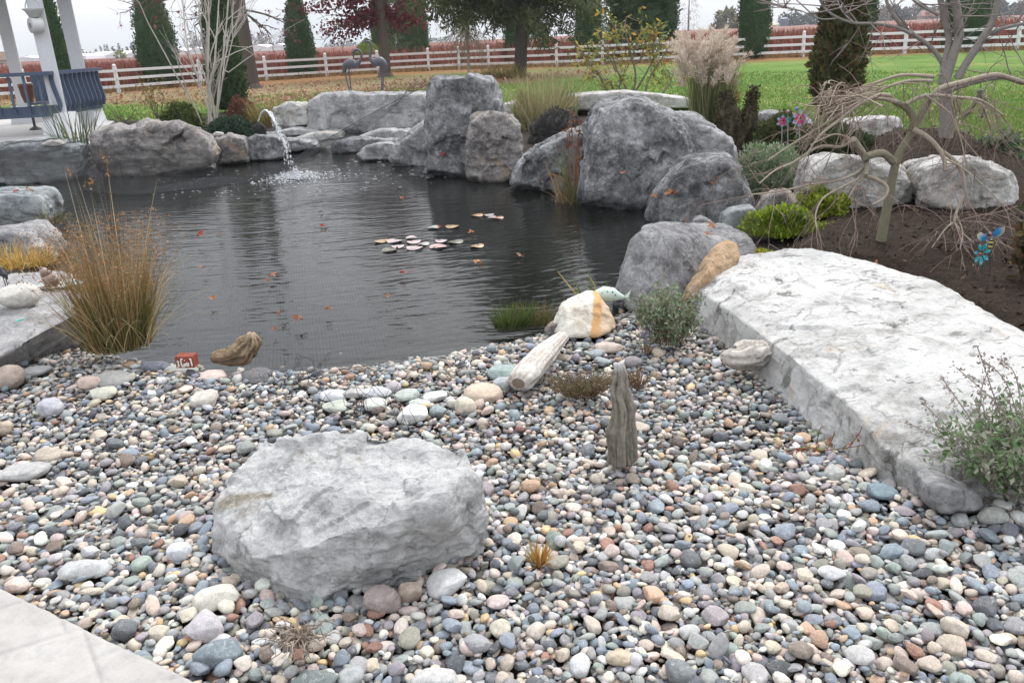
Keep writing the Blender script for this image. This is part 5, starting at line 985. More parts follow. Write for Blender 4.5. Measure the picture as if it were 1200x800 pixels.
P = np.array([D(a, b, yr) for a, b in [(666, 152), (680, 150), (678, 168), (668, 165), (672, 140), (664, 170), (682, 185)]]); mb.leaves(np.repeat(P, 16, 0) + RG.normal(0, .02, (112, 3)) * (1, 1, 2.5), .05, [(.17, .07, .05), (.24, .12, .07)], .4); mb.build('blades', M_dry, rt_)
q = G(672, 237, W); q2 = q + (.02, -.02, 0); mb = MB(); mb.blades(90, q2, (.2, .14), (.15, .55), (.1, .8), .016, [(.16, .16, .06), (.28, .18, .09), (.2, .11, .06)], 4, .6); mb.build('young_blades', M_dry, rt_)

# bare branching
def grow(mb, p, d, L_, r0, depth, spread=.55, grav=0.0, segs=5, kids=(2, 4), shrink=.68, col=(.2, .16, .12), minr=.002, rg=RG, wig=.12, ends=None):
    pts = [np.array(p, float)]; d = np.array(d, float); d /= np.linalg.norm(d); rads = [r0]; ds = []
    for k in range(segs):
        d = d + rg.normal(0, wig, 3) + np.array([0, 0, -grav]); d /= np.linalg.norm(d); pts.append(pts[-1] + d * L_ / segs); rads.append(max(r0 * (1 - .55 * (k + 1) / segs), minr * .6)); ds.append(d)
    mb.tube(pts, rads, 6 if r0 > .01 else (4 if r0 > .004 else 3), np.array(col) * rg.uniform(.85, 1.15), caps=False)
    if ends is not None: ends.append((pts[-1], d)); 
    if depth <= 0: return
    for _ in range(rg.integers(kids[0], kids[1] + 1)):
        k = rg.integers(max(1, segs // 3), segs + 1); dd = ds[k - 1] + rg.normal(0, spread, 3); grow(mb, pts[k], dd, L_ * shrink * rg.uniform(.7, 1.15), max(rads[k] * .72, minr), depth - 1, spread, grav * 1.3, max(3, segs - 1), kids, shrink, col, minr, rg, wig, ends)
GREYB = (.25, .23, .21)
# birch-like shrub
q = G(245, 148, .1); rt_ = thing('birch_shrub', 'bare pale multi stemmed shrub fanning out behind the juniper', 'tree', q); mb = MB(); rg = np.random.default_rng(21); sc_ = np.linalg.norm(q - CAM) / FPX
for (tx, ty, r_) in [(200, -30, .02), (178, -20, .018), (228, -40, .026), (258, -40, .03), (284, -10, .028), (262, 20, .02), (216, 60, .016), (240, -50, .024), (270, -60, .02), (190, 40, .014)]:
    e = D(tx, ty, q[1] + rg.normal(0, .5)); d = e - q; Lx = np.linalg.norm(d); grow(mb, q + rg.normal(0, .09, 3) * (1, 1, 0), d + (0, 0, .3), Lx * .9, r_, 2, .33, -.0, 7, (3, 5), .45, (.44, .40, .36), .0045, rg, .07)
e = D(306, 58, q[1]); m_ = D(268, 85, q[1]); mb.tube([D(262, 82, q[1]), m_, D(288, 70, q[1]), e], [.016, .014, .011, .007], 5, (.42, .38, .34))
mb.build('branches', M_bark, rt_)
# thick bare trunk with red leaved twigs, left
q = G(291, 104, 0); rt_ = thing('oak_tree', 'thick dark bare trunk with spreading twigs behind the conifer', 'tree', q); k = np.linalg.norm(q - CAM) / FPX
top = q + np.array([.35, 0, 6.5]); top = D(262, -60, q[1]); mb = MB(); mb.tube([q - (0, 0, .1), q + (0, 0, .25), D(286, 60, q[1]), D(278, 10, q[1]), D(270, -60, q[1]), D(262, -140, q[1])], [26 * k / 2 * 1.3, 25 * k / 2, 20 * k / 2, 18 * k / 2, 15 * k / 2, 10 * k / 2], 12, (.10, .08, .07)); mb.build('trunk', M_bark, rt_)
mb = MB(); lm = MB(); en = []; rg = np.random.default_rng(31)
for (sx_, sy_, tx, ty) in [(277, 10, 330, 15), (276, 5, 300, -20), (276, 5, 230, 20), (274, -10, 190, 5), (275, 5, 215, 25), (272, -30, 160, 0), (276, 8, 325, 25), (272, -40, 120, -5), (272, -60, 340, -30), (270, -80, 220, -60)]:
    a = D(sx_, sy_, q[1]); e = D(tx, ty, q[1] + rg.normal(0, .8)); d = e - a; grow(mb, a, d, np.linalg.norm(d), .06, 3, .5, .01, 6, (2, 4), .5, (.12, .09, .08), .009, rg, .14, en)
mb.build('branches', M_bark, rt_); P = np.array([e[0] for e in en]); P = P[rg.integers(0, len(P), 160)] + rg.normal(0, .08, (160, 3)); lm.leaves(P, .14, [(.20, .03, .04), (.16, .03, .035), (.26, .06, .05)], .8); lm.build('foliage', M_leaf, rt_)
# red leaved tree
q = G(452, 90, 0); rt_ = thing('maple_tree', 'dark trunked tree with hanging dark red foliage above the crane statues', 'tree', q); k = np.linalg.norm(q - CAM) / FPX
mb = MB(); mb.tube([q - (0, 0, .1), q + (0, 0, .2), D(450, 55, q[1]), D(446, 20, q[1]), D(443, -30, q[1]), D(440, -120, q[1])], [18 * k / 2 * 1.3, 13 * k / 2, 11 * k / 2, 10.5 * k / 2, 9 * k / 2, 6 * k / 2], 10, (.12, .095, .08)); mb.build('trunk', M_bark, rt_)
mb = MB(); lm = MB(); en = []; rg = np.random.default_rng(33); P = []
for (sx_, sy_, tx, ty) in [(445, 10, 380, 35), (445, 0, 400, 45), (444, -5, 360, 10), (446, 8, 490, 25), (444, -10, 500, 10), (443, -20, 380, -10), (446, 14, 412, 30), (445, 5, 470, 30), (443, -40, 350, -20), (443, -40, 520, -20), (445, 2, 430, 28), (442, -60, 420, -60), (442, -60, 470, -50)]:
    a = D(sx_, sy_, q[1]); e = D(tx, ty, q[1] + rg.normal(0, 1.2)); d = e - a; grow(mb, a, d, np.linalg.norm(d), .05, 2, .5, .02, 6, (3, 4), .5, (.13, .09, .08), .01, rg, .13, en)
    t = rg.uniform(.25, 1.05, 420)[:, None]; P.append(a + d * t + rg.normal(0, .36, (420, 3)) * (.9, 1.2, .6))
mb.build('branches', M_bark, rt_); 
for kk in range(40):
    z0 = rg.uniform(3.2, 8.5); a = np.array([q[0] - .4, q[1], z0]); az = rg.uniform(0, 2 * PI); e = a + np.array([math.cos(az), math.sin(az), .5]) * rg.uniform(1, 3.0); lm.leaves(a + (e - a) * rg.uniform(.2, 1, (90, 1)) + rg.normal(0, .45, (90, 3)), .2, [(.16, .022, .035), (.12, .02, .03)], .8)
lm.leaves(np.concatenate(P), .15, [(.16, .022, .035), (.12, .02, .03), (.21, .035, .045), (.10, .02, .03)], .8, droop=.3); lm.build('foliage', M_leaf, rt_)
# cedar
q = G(610, 90, 0); rt_ = thing('cedar_tree', 'large drooping green cedar with a dark trunk in the middle', 'tree', q); k = np.linalg.norm(q - CAM) / FPX
mb = MB(); mb.tube([q - (0, 0, .1), q + (0, 0, .2), D(611, 40, q[1]), D(610, -20, q[1]), D(608, -150, q[1])], [24 * k / 2, 15 * k / 2, 13 * k / 2, 12 * k / 2, 6 * k / 2], 10, (.075, .062, .052))
rg = np.random.default_rng(35); P = []; P2_ = []; bm_ = MB()
for kk in range(120):
    z0 = rg.uniform(-130, 22); a = D(610 + rg.normal(0, 2), z0, q[1]); tx = rg.uniform(495, 712); ty = z0 + rg.uniform(0, 34) ; ty = min(ty, 46 - .0012 * (tx - 600) ** 2 * .6 + rg.uniform(-6, 8)); e = D(tx, ty, q[1] + rg.normal(0, 1.6)); d = e - a
    t = np.linspace(0, 1, 6)[:, None]; c = a + d * t + np.array([0, 0, .35]) * (4 * t * (1 - t)); bm_.tube(c, np.linspace(.05, .012, 6), 4, (.10, .08, .06), caps=False)
    n = 420; u = rg.uniform(.18, 1.04, n)[:, None]; P.append(a + d * u + np.array([0, 0, .35]) * (4 * u * (1 - u)) + rg.normal(0, .24, (n, 3)) * (1, 1, .6) - np.array([0, 0, .18]) * rg.uniform(0, 2, (n, 1)))
for kk in range(90):      # the crown above the frame, seen mirrored in the pond
    z0 = rg.uniform(3.6, 13.5); a = np.array([q[0], q[1], z0]); L_ = (15 - z0) * .36 + .5; az = rg.uniform(0, 2 * PI); e = a + np.array([math.cos(az) * L_, math.sin(az) * L_, -.8]); bm_.tube([a, (a + e) / 2 + (0, 0, .3), e], [.05, .03, .012], 4, (.10, .08, .06), caps=False); u = rg.uniform(.15, 1.04, 110)[:, None]; P2_.append(a + (e - a) * u + rg.normal(0, .34, (110, 3)))
mb.tube([D(608, -150, q[1]), (q[0], q[1], 14.5)], [.16, .03], 8, (.075, .062, .052)); mb.build('trunk', M_bark, rt_); bm_.build('branches', M_bark, rt_); lm = MB(); lm.leaves(np.concatenate(P2_), .5, [(.075, .105, .04), (.10, .13, .05), (.06, .085, .035)], .25, droop=.8); lm.leaves(np.concatenate(P), .24, [(.075, .105, .04), (.10, .13, .05), (.06, .085, .035), (.14, .145, .06)], .26, droop=.8, jitter=.3); lm.build('crown', M_leaf, rt_)
# weeping larch-like young tree
q = G(549, 86, 0); rt_ = thing('weeping_tree', 'thin pale young tree with drooping bare twigs left of the cedar', 'tree', q); mb = MB(); rg = np.random.default_rng(37)
mb.tube([q, D(548, 40, q[1]), D(546, 10, q[1]), D(550, -30, q[1])], [.06, .05, .045, .03], 7, (.34, .30, .26)); mb.build('trunk', M_bark, rt_); mb = MB(); P = []
for kk in range(70):
    a = D(547 + rg.normal(0, 1.5), rg.uniform(15, 45), q[1]); e = D(548 + rg.normal(0, 16), rg.uniform(40, 86), q[1] + rg.normal(0, .6)); m_ = (a + e) / 2 + np.array([(e - a)[0] * .3, 0, .35]); t = np.linspace(0, 1, 7)[:, None]; c = (1 - t) ** 2 * a + 2 * t * (1 - t) * m_ + t * t * e; mb.tube(c, np.linspace(.02, .008, 7), 3, (.27, .22, .18), caps=False)
    for _ in range(5): i_ = rg.integers(2, 7); mb.tube([c[i_], c[i_] + np.array([rg.normal(0, .15), rg.normal(0, .1), -rg.uniform(.1, .5)])], [.009, .006], 3, (.27, .21, .17), caps=False)
mb.build('twigs', M_bark, rt_)
# small cloud pruned shrub
q = G(476, 80, 0); rt_ = thing('pine_shrub', 'small light green pine shrub with a bare crooked stem', 'tree', q); mb = MB(); rg = np.random.default_rng(39); k = np.linalg.norm(q - CAM) / FPX; P = []
for (tx, ty) in [(458, 50), (465, 44), (475, 46), (486, 47), (482, 58), (488, 58), (470, 56), (460, 57), (478, 52)]:
    e = D(tx, ty, q[1] + rg.normal(0, .4)); mb.tube([q, (q + e) / 2 + rg.normal(0, .12, 3), e], [.05, .035, .02], 5, (.26, .21, .18)); n = 240; P.append(e + rg.normal(0, 1, (n, 3)) * (.26, .26, .10))
mb.build('stems', M_bark, rt_); lm = MB(); lm.leaves(np.concatenate(P), .10, [(.12, .17, .07), (.16, .21, .09), (.09, .13, .06)], .4); lm.build('foliage', M_leaf, rt_)
# yellowing leafy shrub with crooked stems behind the biggest boulder
q = G(742, 124, 0); rt_ = thing('rhododendron', 'open crooked shrub with yellowing green leaves behind the biggest boulder', 'shrub', q); mb = MB(); lm = MB(); rg = np.random.default_rng(41); P = []
for pl in [[(718, 118), (708, 100), (700, 85), (690, 75)], [(722, 118), (716, 98), (705, 92)], [(738, 118), (732, 100), (722, 80), (718, 60)], [(740, 116), (745, 90), (740, 65), (733, 35), (734, 20)], [(742, 112), (755, 90), (768, 65), (775, 45)], [(756, 116), (758, 100), (765, 85), (776, 68), (785, 52)], [(768, 118), (780, 105), (786, 96), (783, 82)], [(733, 118), (726, 105), (728, 95)], [(750, 70), (760, 45), (768, 40)], [(735, 80), (745, 55), (752, 35)], [(722, 85), (712, 62), (704, 50)], [(745, 75), (760, 60), (766, 50)], [(718, 70), (724, 45), (720, 30)], [(700, 85), (688, 72), (682, 60)]]:
    yy = q[1] + rg.normal(0, .35); c = curve_px(pl, q[1] + .0, yy); r0 = .03 if pl[0][1] > 100 else .018; mb.tube(c, np.linspace(r0, .011, len(c)), 5, (.20, .16, .125), caps=False)
    for kx in range(16): i_ = len(c) - 1 - int(abs(rg.normal(0, len(c) * .3))) % len(c); e = c[i_] + rg.normal(0, .17, 3); mb.tube([c[i_], e], [.008, .005], 3, (.2, .16, .12), caps=False); P.append(e + rg.normal(0, .05, (5, 3))) if c[i_][2] > q[2] + .55 else None
mb.build('stems', M_bark, rt_); P = np.concatenate(P); lm.leaves(P, .12, [(.16, .20, .05), (.24, .26, .08), (.36, .30, .07), (.11, .15, .04), (.45, .28, .06)], .42, droop=.2); lm.build('foliage', M_leaf, rt_)
# plumed grass
q = G(832, 168, .05); rt_ = thing('plumed_grass', 'tall clump of grass with fluffy pinkish cream plumes', 'grass', q); k = np.linalg.norm(q - CAM) / FPX; mb = MB()
mb.blades(900, q, (.22, .18), (.6, 1.4), (.02, .26), .012, [(.17, .20, .08), (.24, .25, .12), (.12, .16, .06), (.32, .29, .17)], 6, .35); mb.build('stems', M_dry, rt_); rg = np.random.default_rng(43); pm = MB()
for _ in range(74):
    px_, py_ = rg.uniform(797, 858), rg.uniform(40, 92); py_ = max(py_, 44 + .008 * (px_ - 828) ** 2); e = D(px_, py_, q[1] + rg.normal(0, .28)); dx = np.array([(px_ - 826) / 420 + rg.normal(0, .06), rg.normal(0, .1), .26 * rg.uniform(.8, 1.3)])
    t = rg.uniform(0, 1, 130)[:, None]; w_ = .045 * np.sin(t * PI * .9 + .25); P = e + dx * t - np.array([0, 0, .14]) + np.array([dx[0] * .8, 0, -.05]) * t ** 2 + rg.normal(0, 1, (130, 3)) * w_ * .55
    pm.leaves(P, .065, [(.66, .56, .47), (.74, .65, .56), (.56, .46, .38)], .16, np.array([dx[0] * 2, 0, .9]), jitter=.12)
pm.build('plumes', M_dry, rt_)
# mossy stump
for (pl, rr, lb) in [([(858, 176), (856, 150), (850, 122), (853, 108)], [.15, .13, .09, .03], 'dark mossy twisted stump left half behind the shoulder boulder'), ([(868, 178), (876, 150), (880, 122), (884, 104)], [.13, .10, .05, .03], 'taller thin mossy stump prong right of the other')]:
    yy = gy(865, 176, .0); so_ = wood('mossy_stump', lb, [D(a, b, yy) for a, b in pl], rr, 17, (.08, .066, .04), (.03, .024, .018), 1, .9, .8, 36, 50, 'stump'); vv = np.array([v.co for v in so_.data.vertices]) + np.array(so_.location); mb = MB(); k_ = RG.integers(0, len(vv), 1300); mb.leaves(vv[k_] + RG.normal(0, .018, (1300, 3)), .045, [(.05, .045, .02), (.08, .07, .03), (.03, .025, .018), (.10, .09, .04)], .5); mb.build('moss', M_leaf, so_)

# multi stemmed grey tree on the mound
q = G(1108, 166, .38); yy = q[1]; rt_ = thing('grey_tree', 'smooth grey bare tree with several stems on the mulch mound', 'tree', q); mb = MB(); kq = np.linalg.norm(q - CAM) / FPX * .84
def limb(mb, pl, w0, w1, y0, y1=None, col=GREYB, sides=10):
    c = curve_px(pl, y0, y1); mb.tube(c, np.linspace(w0, w1, len(c)) * kq * .43, sides, col, caps=True); return c
limb(mb, [(1108, 172), (1109, 140), (1108, 110), (1107, 86)], 19, 15, yy); mb.build('trunk', M_bark, rt_, True); mb = MB(); LIM = []
for pl, a, b, dy in [([(1104, 92), (1108, 70), (1112, 45), (1106, 20), (1099, -20)], 9, 8, .1), ([(1109, 90), (1117, 65), (1124, 40), (1120, 5), (1112, -30)], 13, 10, 0), ([(1122, 92), (1135, 70), (1152, 45), (1165, 20), (1172, -15)], 11, 8, -.1), ([(1107, 88), (1103, 72), (1090, 55), (1070, 40), (1052, 25), (1040, 5), (1036, -20)], 7, 4, .2), ([(1068, 40), (1050, 32), (1025, 28), (1000, 27), (980, 20), (965, 8), (955, -15)], 5, 2.5, .3), ([(1160, 40), (1180, 32), (1215, 25)], 6, 4, -.2), ([(1100, 18), (1085, 10), (1070, 0), (1060, -15)], 4, 3, .1), ([(1113, 105), (1140, 96), (1175, 90), (1200, 97), (1230, 92)], 9, 6, -.4), ([(980, 22), (960, 22), (935, 12), (900, 8)], 2.2, 1, .3), ([(1000, 27), (985, 10), (978, -15)], 2.5, 1.5, .3), ([(1110, 30), (1122, 42), (1127, 45)], 2, 1.5, 0)]:
    LIM.append(limb(mb, pl, a, b, yy + dy * .3, yy + dy))
rg = np.random.default_rng(45)
for c in LIM:
    for _ in range(7): i_ = rg.integers(len(c) // 3, len(c)); grow(mb, c[i_], rg.normal(0, 1, 3) + (0, 0, .5), rg.uniform(.3, .7), .008, 1, .5, 0, 4, (1, 3), .6, (.26, .22, .20), .003, rg, .12)
mb.build('branches', M_bark, rt_, True)
# weeping maple in front
yy = gy(1033, 284, .09); q = D(1033, 284, yy); kq = np.linalg.norm(q - CAM) / FPX; rt_ = thing('weeping_maple', 'small bare weeping maple with a crooked greenish trunk in the mulch', 'tree', q); mb = MB(); MC = (.21, .195, .135); MC2 = (.34, .29, .23); TW = (.27, .20, .17)
limb(mb, [(1029, 300), (1033, 278), (1036, 262), (1041, 235), (1046, 207), (1053, 182), (1064, 163), (1073, 149), (1082, 131), (1091, 114)], 13, 6, yy, col=MC, sides=12); mb.build('trunk', M_bark, rt_, True); mb = MB(); BR = []
for pl, a, b, dy, c_ in [([(1070, 152), (1070, 138), (1062, 126), (1050, 120), (1040, 112)], 10, 6, .0, MC), ([(1047, 190), (1035, 180), (1020, 182), (1014, 184)], 10, 8, -.2, MC), ([(1015, 188), (1010, 178), (1003, 168), (1000, 163)], 8, 7, -.25, MC2), ([(1014, 184), (1016, 195), (1014, 206)], 7, 6, -.3, MC), ([(1014, 206), (1030, 212), (1040, 220), (1036, 232), (1022, 240)], 5, 2.5, -.3, MC2), ([(1070, 152), (1085, 160), (1098, 172), (1106, 186), (1108, 200)], 7, 4, -.2, MC2), ([(1100, 175), (1118, 188), (1128, 205), (1130, 225), (1122, 245), (1118, 260)], 5, 3, -.3, MC2),
        ([(1050, 120), (1035, 116), (1010, 118), (990, 130), (960, 150), (930, 168), (900, 188)], 5, 2, -.1, MC2), ([(1042, 112), (1028, 112), (1005, 124), (985, 140), (960, 160), (940, 190)], 5, 2, -.3, MC2), ([(1095, 90), (1060, 88), (1035, 94), (1010, 105), (985, 125), (955, 140)], 4, 2, .1, MC2), ([(1092, 95), (1065, 95), (1040, 102), (1020, 112), (990, 118)], 4, 2, 0, MC2), ([(1092, 118), (1100, 105), (1130, 96), (1165, 88), (1185, 92), (1210, 100)], 7, 5, .1, MC2), ([(1062, 122), (1085, 112), (1120, 114), (1150, 118), (1175, 135)], 5, 2, -.1, MC2), ([(1000, 163), (985, 172), (960, 172), (930, 190), (908, 200), (890, 215)], 4, 1.6, -.4, MC2), ([(1014, 195), (1002, 204), (980, 212), (950, 216), (915, 224), (880, 228)], 4, 1.6, -.5, MC2),
        ([(1014, 200), (1005, 210), (985, 220), (965, 232), (956, 250), (957, 268)], 3, 1.4, -.6, MC2), ([(1000, 165), (990, 160), (975, 158), (950, 170)], 3, 1.5, -.3, MC2), ([(1012, 205), (1000, 222), (994, 232)], 3, 1.4, -.4, MC2), ([(1150, 105), (1140, 125), (1128, 140)], 5, 3, .1, (.2, .17, .14)), ([(1146, 106), (1155, 122), (1150, 138)], 4, 3, .1, (.2, .17, .14)), ([(1118, 260), (1108, 268), (1092, 290)], 2.2, 1, -.4, MC2), ([(1118, 260), (1130, 275), (1142, 285)], 2.2, 1, -.4, MC2), ([(1120, 250), (1128, 272), (1125, 292)], 2.2, 1, -.4, MC2), ([(1108, 186), (1125, 195), (1150, 215), (1175, 240)], 2.5, 1, -.5, MC2), ([(1085, 112), (1115, 135), (1125, 160), (1133, 195)], 2.5, 1, -.2, MC2)]:
    BR.append(limb(mb, pl, a, b, yy + dy * .3, yy + dy, c_, 8))
rg = np.random.default_rng(47)
mb.build('branches', M_bark, rt_, True); mb = MB()
for c in BR[6:]:
    for _ in range(7): i_ = rg.integers(len(c) // 4, len(c)); grow(mb, c[i_], (c[min(i_ + 1, len(c) - 1)] - c[max(i_ - 1, 0)]) * 8 + rg.normal(0, .6, 3), rg.uniform(.18, .5), .0038, 2, .45, .09, 5, (1, 3), .62, TW, .0016, rg, .13)
# tangled hanging twigs on the left of the crown
for _ in range(85):
    a = D(rg.uniform(960, 1040), rg.uniform(95, 125), yy + rg.normal(0, .25)); e = D(rg.uniform(925, 1010), rg.uniform(105, 175), yy + rg.normal(0, .35)); m_ = (a + e) / 2 + rg.normal(0, .05, 3) + (0, 0, .06); t = np.linspace(0, 1, 6)[:, None]; mb.tube((1 - t) ** 2 * a + 2 * t * (1 - t) * m_ + t * t * e, np.linspace(.0042, .002, 6), 4, np.array([(.30, .24, .19), (.24, .17, .15), (.36, .30, .23)][rg.integers(3)]), caps=False)
for _ in range(45):
    a = D(rg.uniform(1060, 1180), rg.uniform(90, 125), yy + rg.normal(0, .25)); e = a + np.array([rg.normal(0, .15), rg.normal(0, .15), -rg.uniform(.15, .5)]); m_ = (a + e) / 2 + rg.normal(0, .06, 3); t = np.linspace(0, 1, 6)[:, None]; mb.tube((1 - t) ** 2 * a + 2 * t * (1 - t) * m_ + t * t * e, np.linspace(.0035, .0016, 6), 3, np.array([(.28, .22, .18), (.22, .16, .14)][rg.integers(2)]), caps=False)
mb.build('twigs', M_bark, rt_)
# leafy plants at the right edge
q = G(1202, 330, .1); rt_ = bushlet('hydrangea', 'dark bronze leaved shrub cut by the right frame edge', 'shrub', q, .10, .12, .55, 26, 460, [(.05, .045, .02), (.08, .06, .025), (.12, .09, .03), (.06, .07, .03), (.10, .05, .03)], .06, asp=.6, spread=.1)
q = G(1178, 182, .25); rt_ = bushlet('hellebore', 'low plant with glossy green leaves right of the white boulder', 'plant', q, .35, .2, .30, 24, 150, [(.06, .11, .05), (.09, .14, .07), (.16, .20, .12)], .13, asp=.4)
q = G(1078, 205, .3); mb = MB(); pp = np.column_stack([RG.normal(q[0], .10, 170), RG.normal(q[1], .18, 170), np.zeros(170)]); pp[:, 2] = mulch_z(pp[:, 0], pp[:, 1]) + .012; mb.leaves(pp, .06, [(.36, .17, .10), (.44, .24, .15), (.28, .13, .08)], .6); tag(mb.build('dead_fern', M_leaf), 'heap of coppery dead fronds behind the trunk of the weeping maple', 'plant')
# small twigs plants by the gazebo
q = G(146, 147, .1); mb = MB(); rg = np.random.default_rng(51); [grow(mb, q + rg.normal(0, .05, 3) * (1, 1, 0), rg.normal(0, .5, 3) + (0, 0, 1), .35, .012, 2, .4, 0, 4, (2, 3), .6, (.13, .10, .09), .004, rg) for _ in range(7)]; tag(mb.build('bare_shrub', M_bark), 'tiny bare dark shrub on the soil right of the gazebo', 'shrub')
q = G(186, 146, .1); rt_ = thing('yellow_shrub', 'thin upright shrub with yellowing leaves left of the olive shrub', 'shrub', q); mb = MB(); en = []; [grow(mb, q + rg.normal(0, .04, 3) * (1, 1, 0), rg.normal(0, .18, 3) + (0, 0, 1), .8, .012, 1, .4, 0, 5, (3, 4), .4, (.18, .14, .1), .004, rg, .1, en) for _ in range(6)]; mb.build('stems', M_bark, rt_); lm = MB(); P = np.array([e[0] for e in en]); lm.leaves(np.repeat(P, 5, 0) + rg.normal(0, .05, (len(P) * 5, 3)), .075, [(.30, .22, .04), (.18, .18, .04), (.36, .24, .06), (.12, .15, .04)], .5); lm.build('foliage', M_leaf, rt_)

# ------------------------------------------------------------------ fence
WH = (.74, .75, .77)
fpx = [-260, -110, 20, 130, 230, 308, 380, 441, 501, 537, 572, 612, 652, 706, 770, 836, 941, 1060, 1191, 1330, 1480]
fy = np.interp(fpx, [-260, 130, 308, 441, 537, 652, 941, 1191, 1480], [gy(130, 109) - 5, gy(130, 109), gy(308, 95), gy(441, 86.5), gy(537, 81.5), gy(652, 78.5), gy(941, 67), gy(1191, 59), gy(1191, 59) - 2])
FP = np.array([D(a, 60, y_) * (1, 1, 0) for a, y_ in zip(fpx, fy)])
fr_ = thing('fence', 'white three rail ranch fence running along the far edge of the lawn', 'fence', FP[10])
for k, q in enumerate(FP):
    mb = MB(); mb.box(q + (0, 0, .56), (.14, .14, 1.16), None, WH); po = mb.build('post', M_paint, fr_)
    mb = MB(); mb.ell(q + (0, 0, 1.2), (.09, .09, .08), None, (.8, .8, .82), 2); mb.build('cap', M_paint, po)
    if k < len(FP) - 1:
        d = FP[k + 1] - q; d /= np.linalg.norm(d); off = np.array([d[1], -d[0], 0]) * .085
        for z in (.98, .62, .27): mb = MB(); mb.bar(q + off + (0, 0, z) + d * .004, FP[k + 1] + off + (0, 0, z + RG.normal(0, .008)) - d * .004, .035, .125, WH); mb.build('rail', M_paint, fr_)

# ------------------------------------------------------------------ berry field, far woods, far buildings
REDB = [(.25, .075, .06), (.20, .065, .05), (.29, .10, .08), (.17, .065, .045), (.24, .115, .075)]
mb = MB(); rg = np.random.default_rng(61); n = 52000
yy = 44 + 46 * rg.uniform(0, 1, n) ** 1.5; xx = rg.uniform(-1, 1, n) * (yy * .68 + 4); yy = np.round(yy / 2.4) * 2.4 + rg.normal(0, .45, n); fyl = np.interp(xx, FP[:, 0], FP[:, 1]); ok = yy > fyl + 1.6; xx, yy = xx[ok], yy[ok]; n = len(xx)
hh = rg.uniform(.75, 1.32, n) * (1 + .12 * np.sin(xx * 1.3 + yy)); a = rg.uniform(0, PI, n); w_ = rg.uniform(.02, .075, n); ln = rg.normal(0, .16, (n, 2)); b0_ = np.column_stack([xx, yy, np.zeros(n)]); sdv = np.column_stack([np.cos(a) * w_, np.sin(a) * w_, 0 * w_]); tp = b0_ + np.column_stack([ln * hh[:, None], hh]); md = (b0_ * .35 + tp * .65)
mb.add(np.stack([b0_ - sdv * .4, b0_ + sdv * .4, md + sdv, tp, md - sdv], 1).reshape(-1, 3)[:0], np.zeros((0, 4), int))
V = np.stack([b0_, md + sdv, tp, md - sdv], 1).reshape(-1, 3); cc = np.array(REDB)[rg.integers(0, 5, n)] * rg.uniform(.7, 1.3, (n, 1)); mb.add(V, np.arange(4 * n).reshape(n, 4), np.repeat(cc, 4, 0))
n2 = 12000; k = rg.integers(0, n, n2); mb.leaves(tp[k] - np.column_stack([np.zeros((n2, 2)), rg.uniform(0, .5, n2)]), .12, REDB, .6)
gxf = np.linspace(-330, 330, 150); gyf = np.concatenate([np.linspace(84, 200, 50), np.linspace(206, 520, 40)]); A, B = np.meshgrid(gxf, gyf, indexing='ij'); zf = 1.02 + .30 * vnoise(np.column_stack([A.ravel() * .45, B.ravel() * 1.1, 0 * A.ravel()]), 4) + .2 * vnoise(np.column_stack([A.ravel() * .07, B.ravel() * .2, 0 * A.ravel()]), 6)
zf = zf.reshape(A.shape); zf[:, 0] = .1; i, j = np.meshgrid(np.arange(149), np.arange(len(gyf) - 1), indexing='ij'); nF = len(gyf); cv = np.array(REDB)[rg.integers(0, 5, A.size)] * rg.uniform(.8, 1.25, (A.size, 1))
mb.add(np.column_stack([A.ravel(), B.ravel(), zf.ravel()]), np.stack([i * nF + j, (i + 1) * nF + j, (i + 1) * nF + j + 1, i * nF + j + 1], -1).reshape(-1, 4), cv)
tag(mb.build('berry_field', M_leaf), 'field of reddish berry bushes beyond the white fence', kind='stuff')
# dry grass at the field edge
mb = MB(); n = 9000; xx = rg.uniform(-32, 32, n); yy = np.interp(xx, FP[:, 0], FP[:, 1]) + rg.uniform(-.3, 2.2, n); a = rg.uniform(0, PI, n); hh = rg.uniform(.12, .42, n); b0_ = np.column_stack([xx, yy, 0 * xx]); sdv = np.column_stack([np.cos(a), np.sin(a), 0 * a]) * .035; tp = b0_ + np.column_stack([rg.normal(0, .12, (n, 2)), hh]); V = np.stack([b0_ - sdv, b0_ + sdv, tp], 1).reshape(-1, 3); mb.add(V, np.arange(3 * n).reshape(n, 3), np.repeat(np.array([(.30, .18, .08), (.36, .24, .12), (.22, .12, .06), (.26, .2, .08)])[rg.integers(0, 4, n)], 3, 0)); tag(mb.build('dry_grass', M_dry), 'dry brown grass along the foot of the fence', kind='stuff')
# woods on the horizon
WD = [(.045, .06, .045), (.06, .07, .05), (.05, .055, .05)]; BR_ = [(.16, .14, .12), (.20, .17, .14), (.13, .12, .10)]
mb = MB()
def far_tree(px, wpx, hpx, y, cols, kind, n=150):
    q = D(px, 60, y); q[2] = 0; k = y / FPX; w_, h_ = wpx * k, hpx * k + 1.6
    z = rg.uniform(.08, 1, n); r_ = (1 - z) * .5 * w_ if kind == 'cone' else np.sqrt(np.clip(1 - ((z - .5) / .52) ** 2, 0, 1)) * w_ / 2; a = rg.uniform(0, 2 * PI, n); r_ = r_ * np.sqrt(rg.uniform(.3, 1, n)) * rg.uniform(.85, 1.15, n)
    mb.tube([q, q + (0, 0, h_ * .8)], [w_ * .05, w_ * .02], 5, (.1, .08, .07)); mb.leaves(q + np.column_stack([r_ * np.cos(a), r_ * np.sin(a), z * h_]), max(w_, h_ * .35) * (.22 if kind != 'bare' else .16), cols, .5 if kind != 'bare' else .12, np.tile([0, 0, .5], (n, 1)))
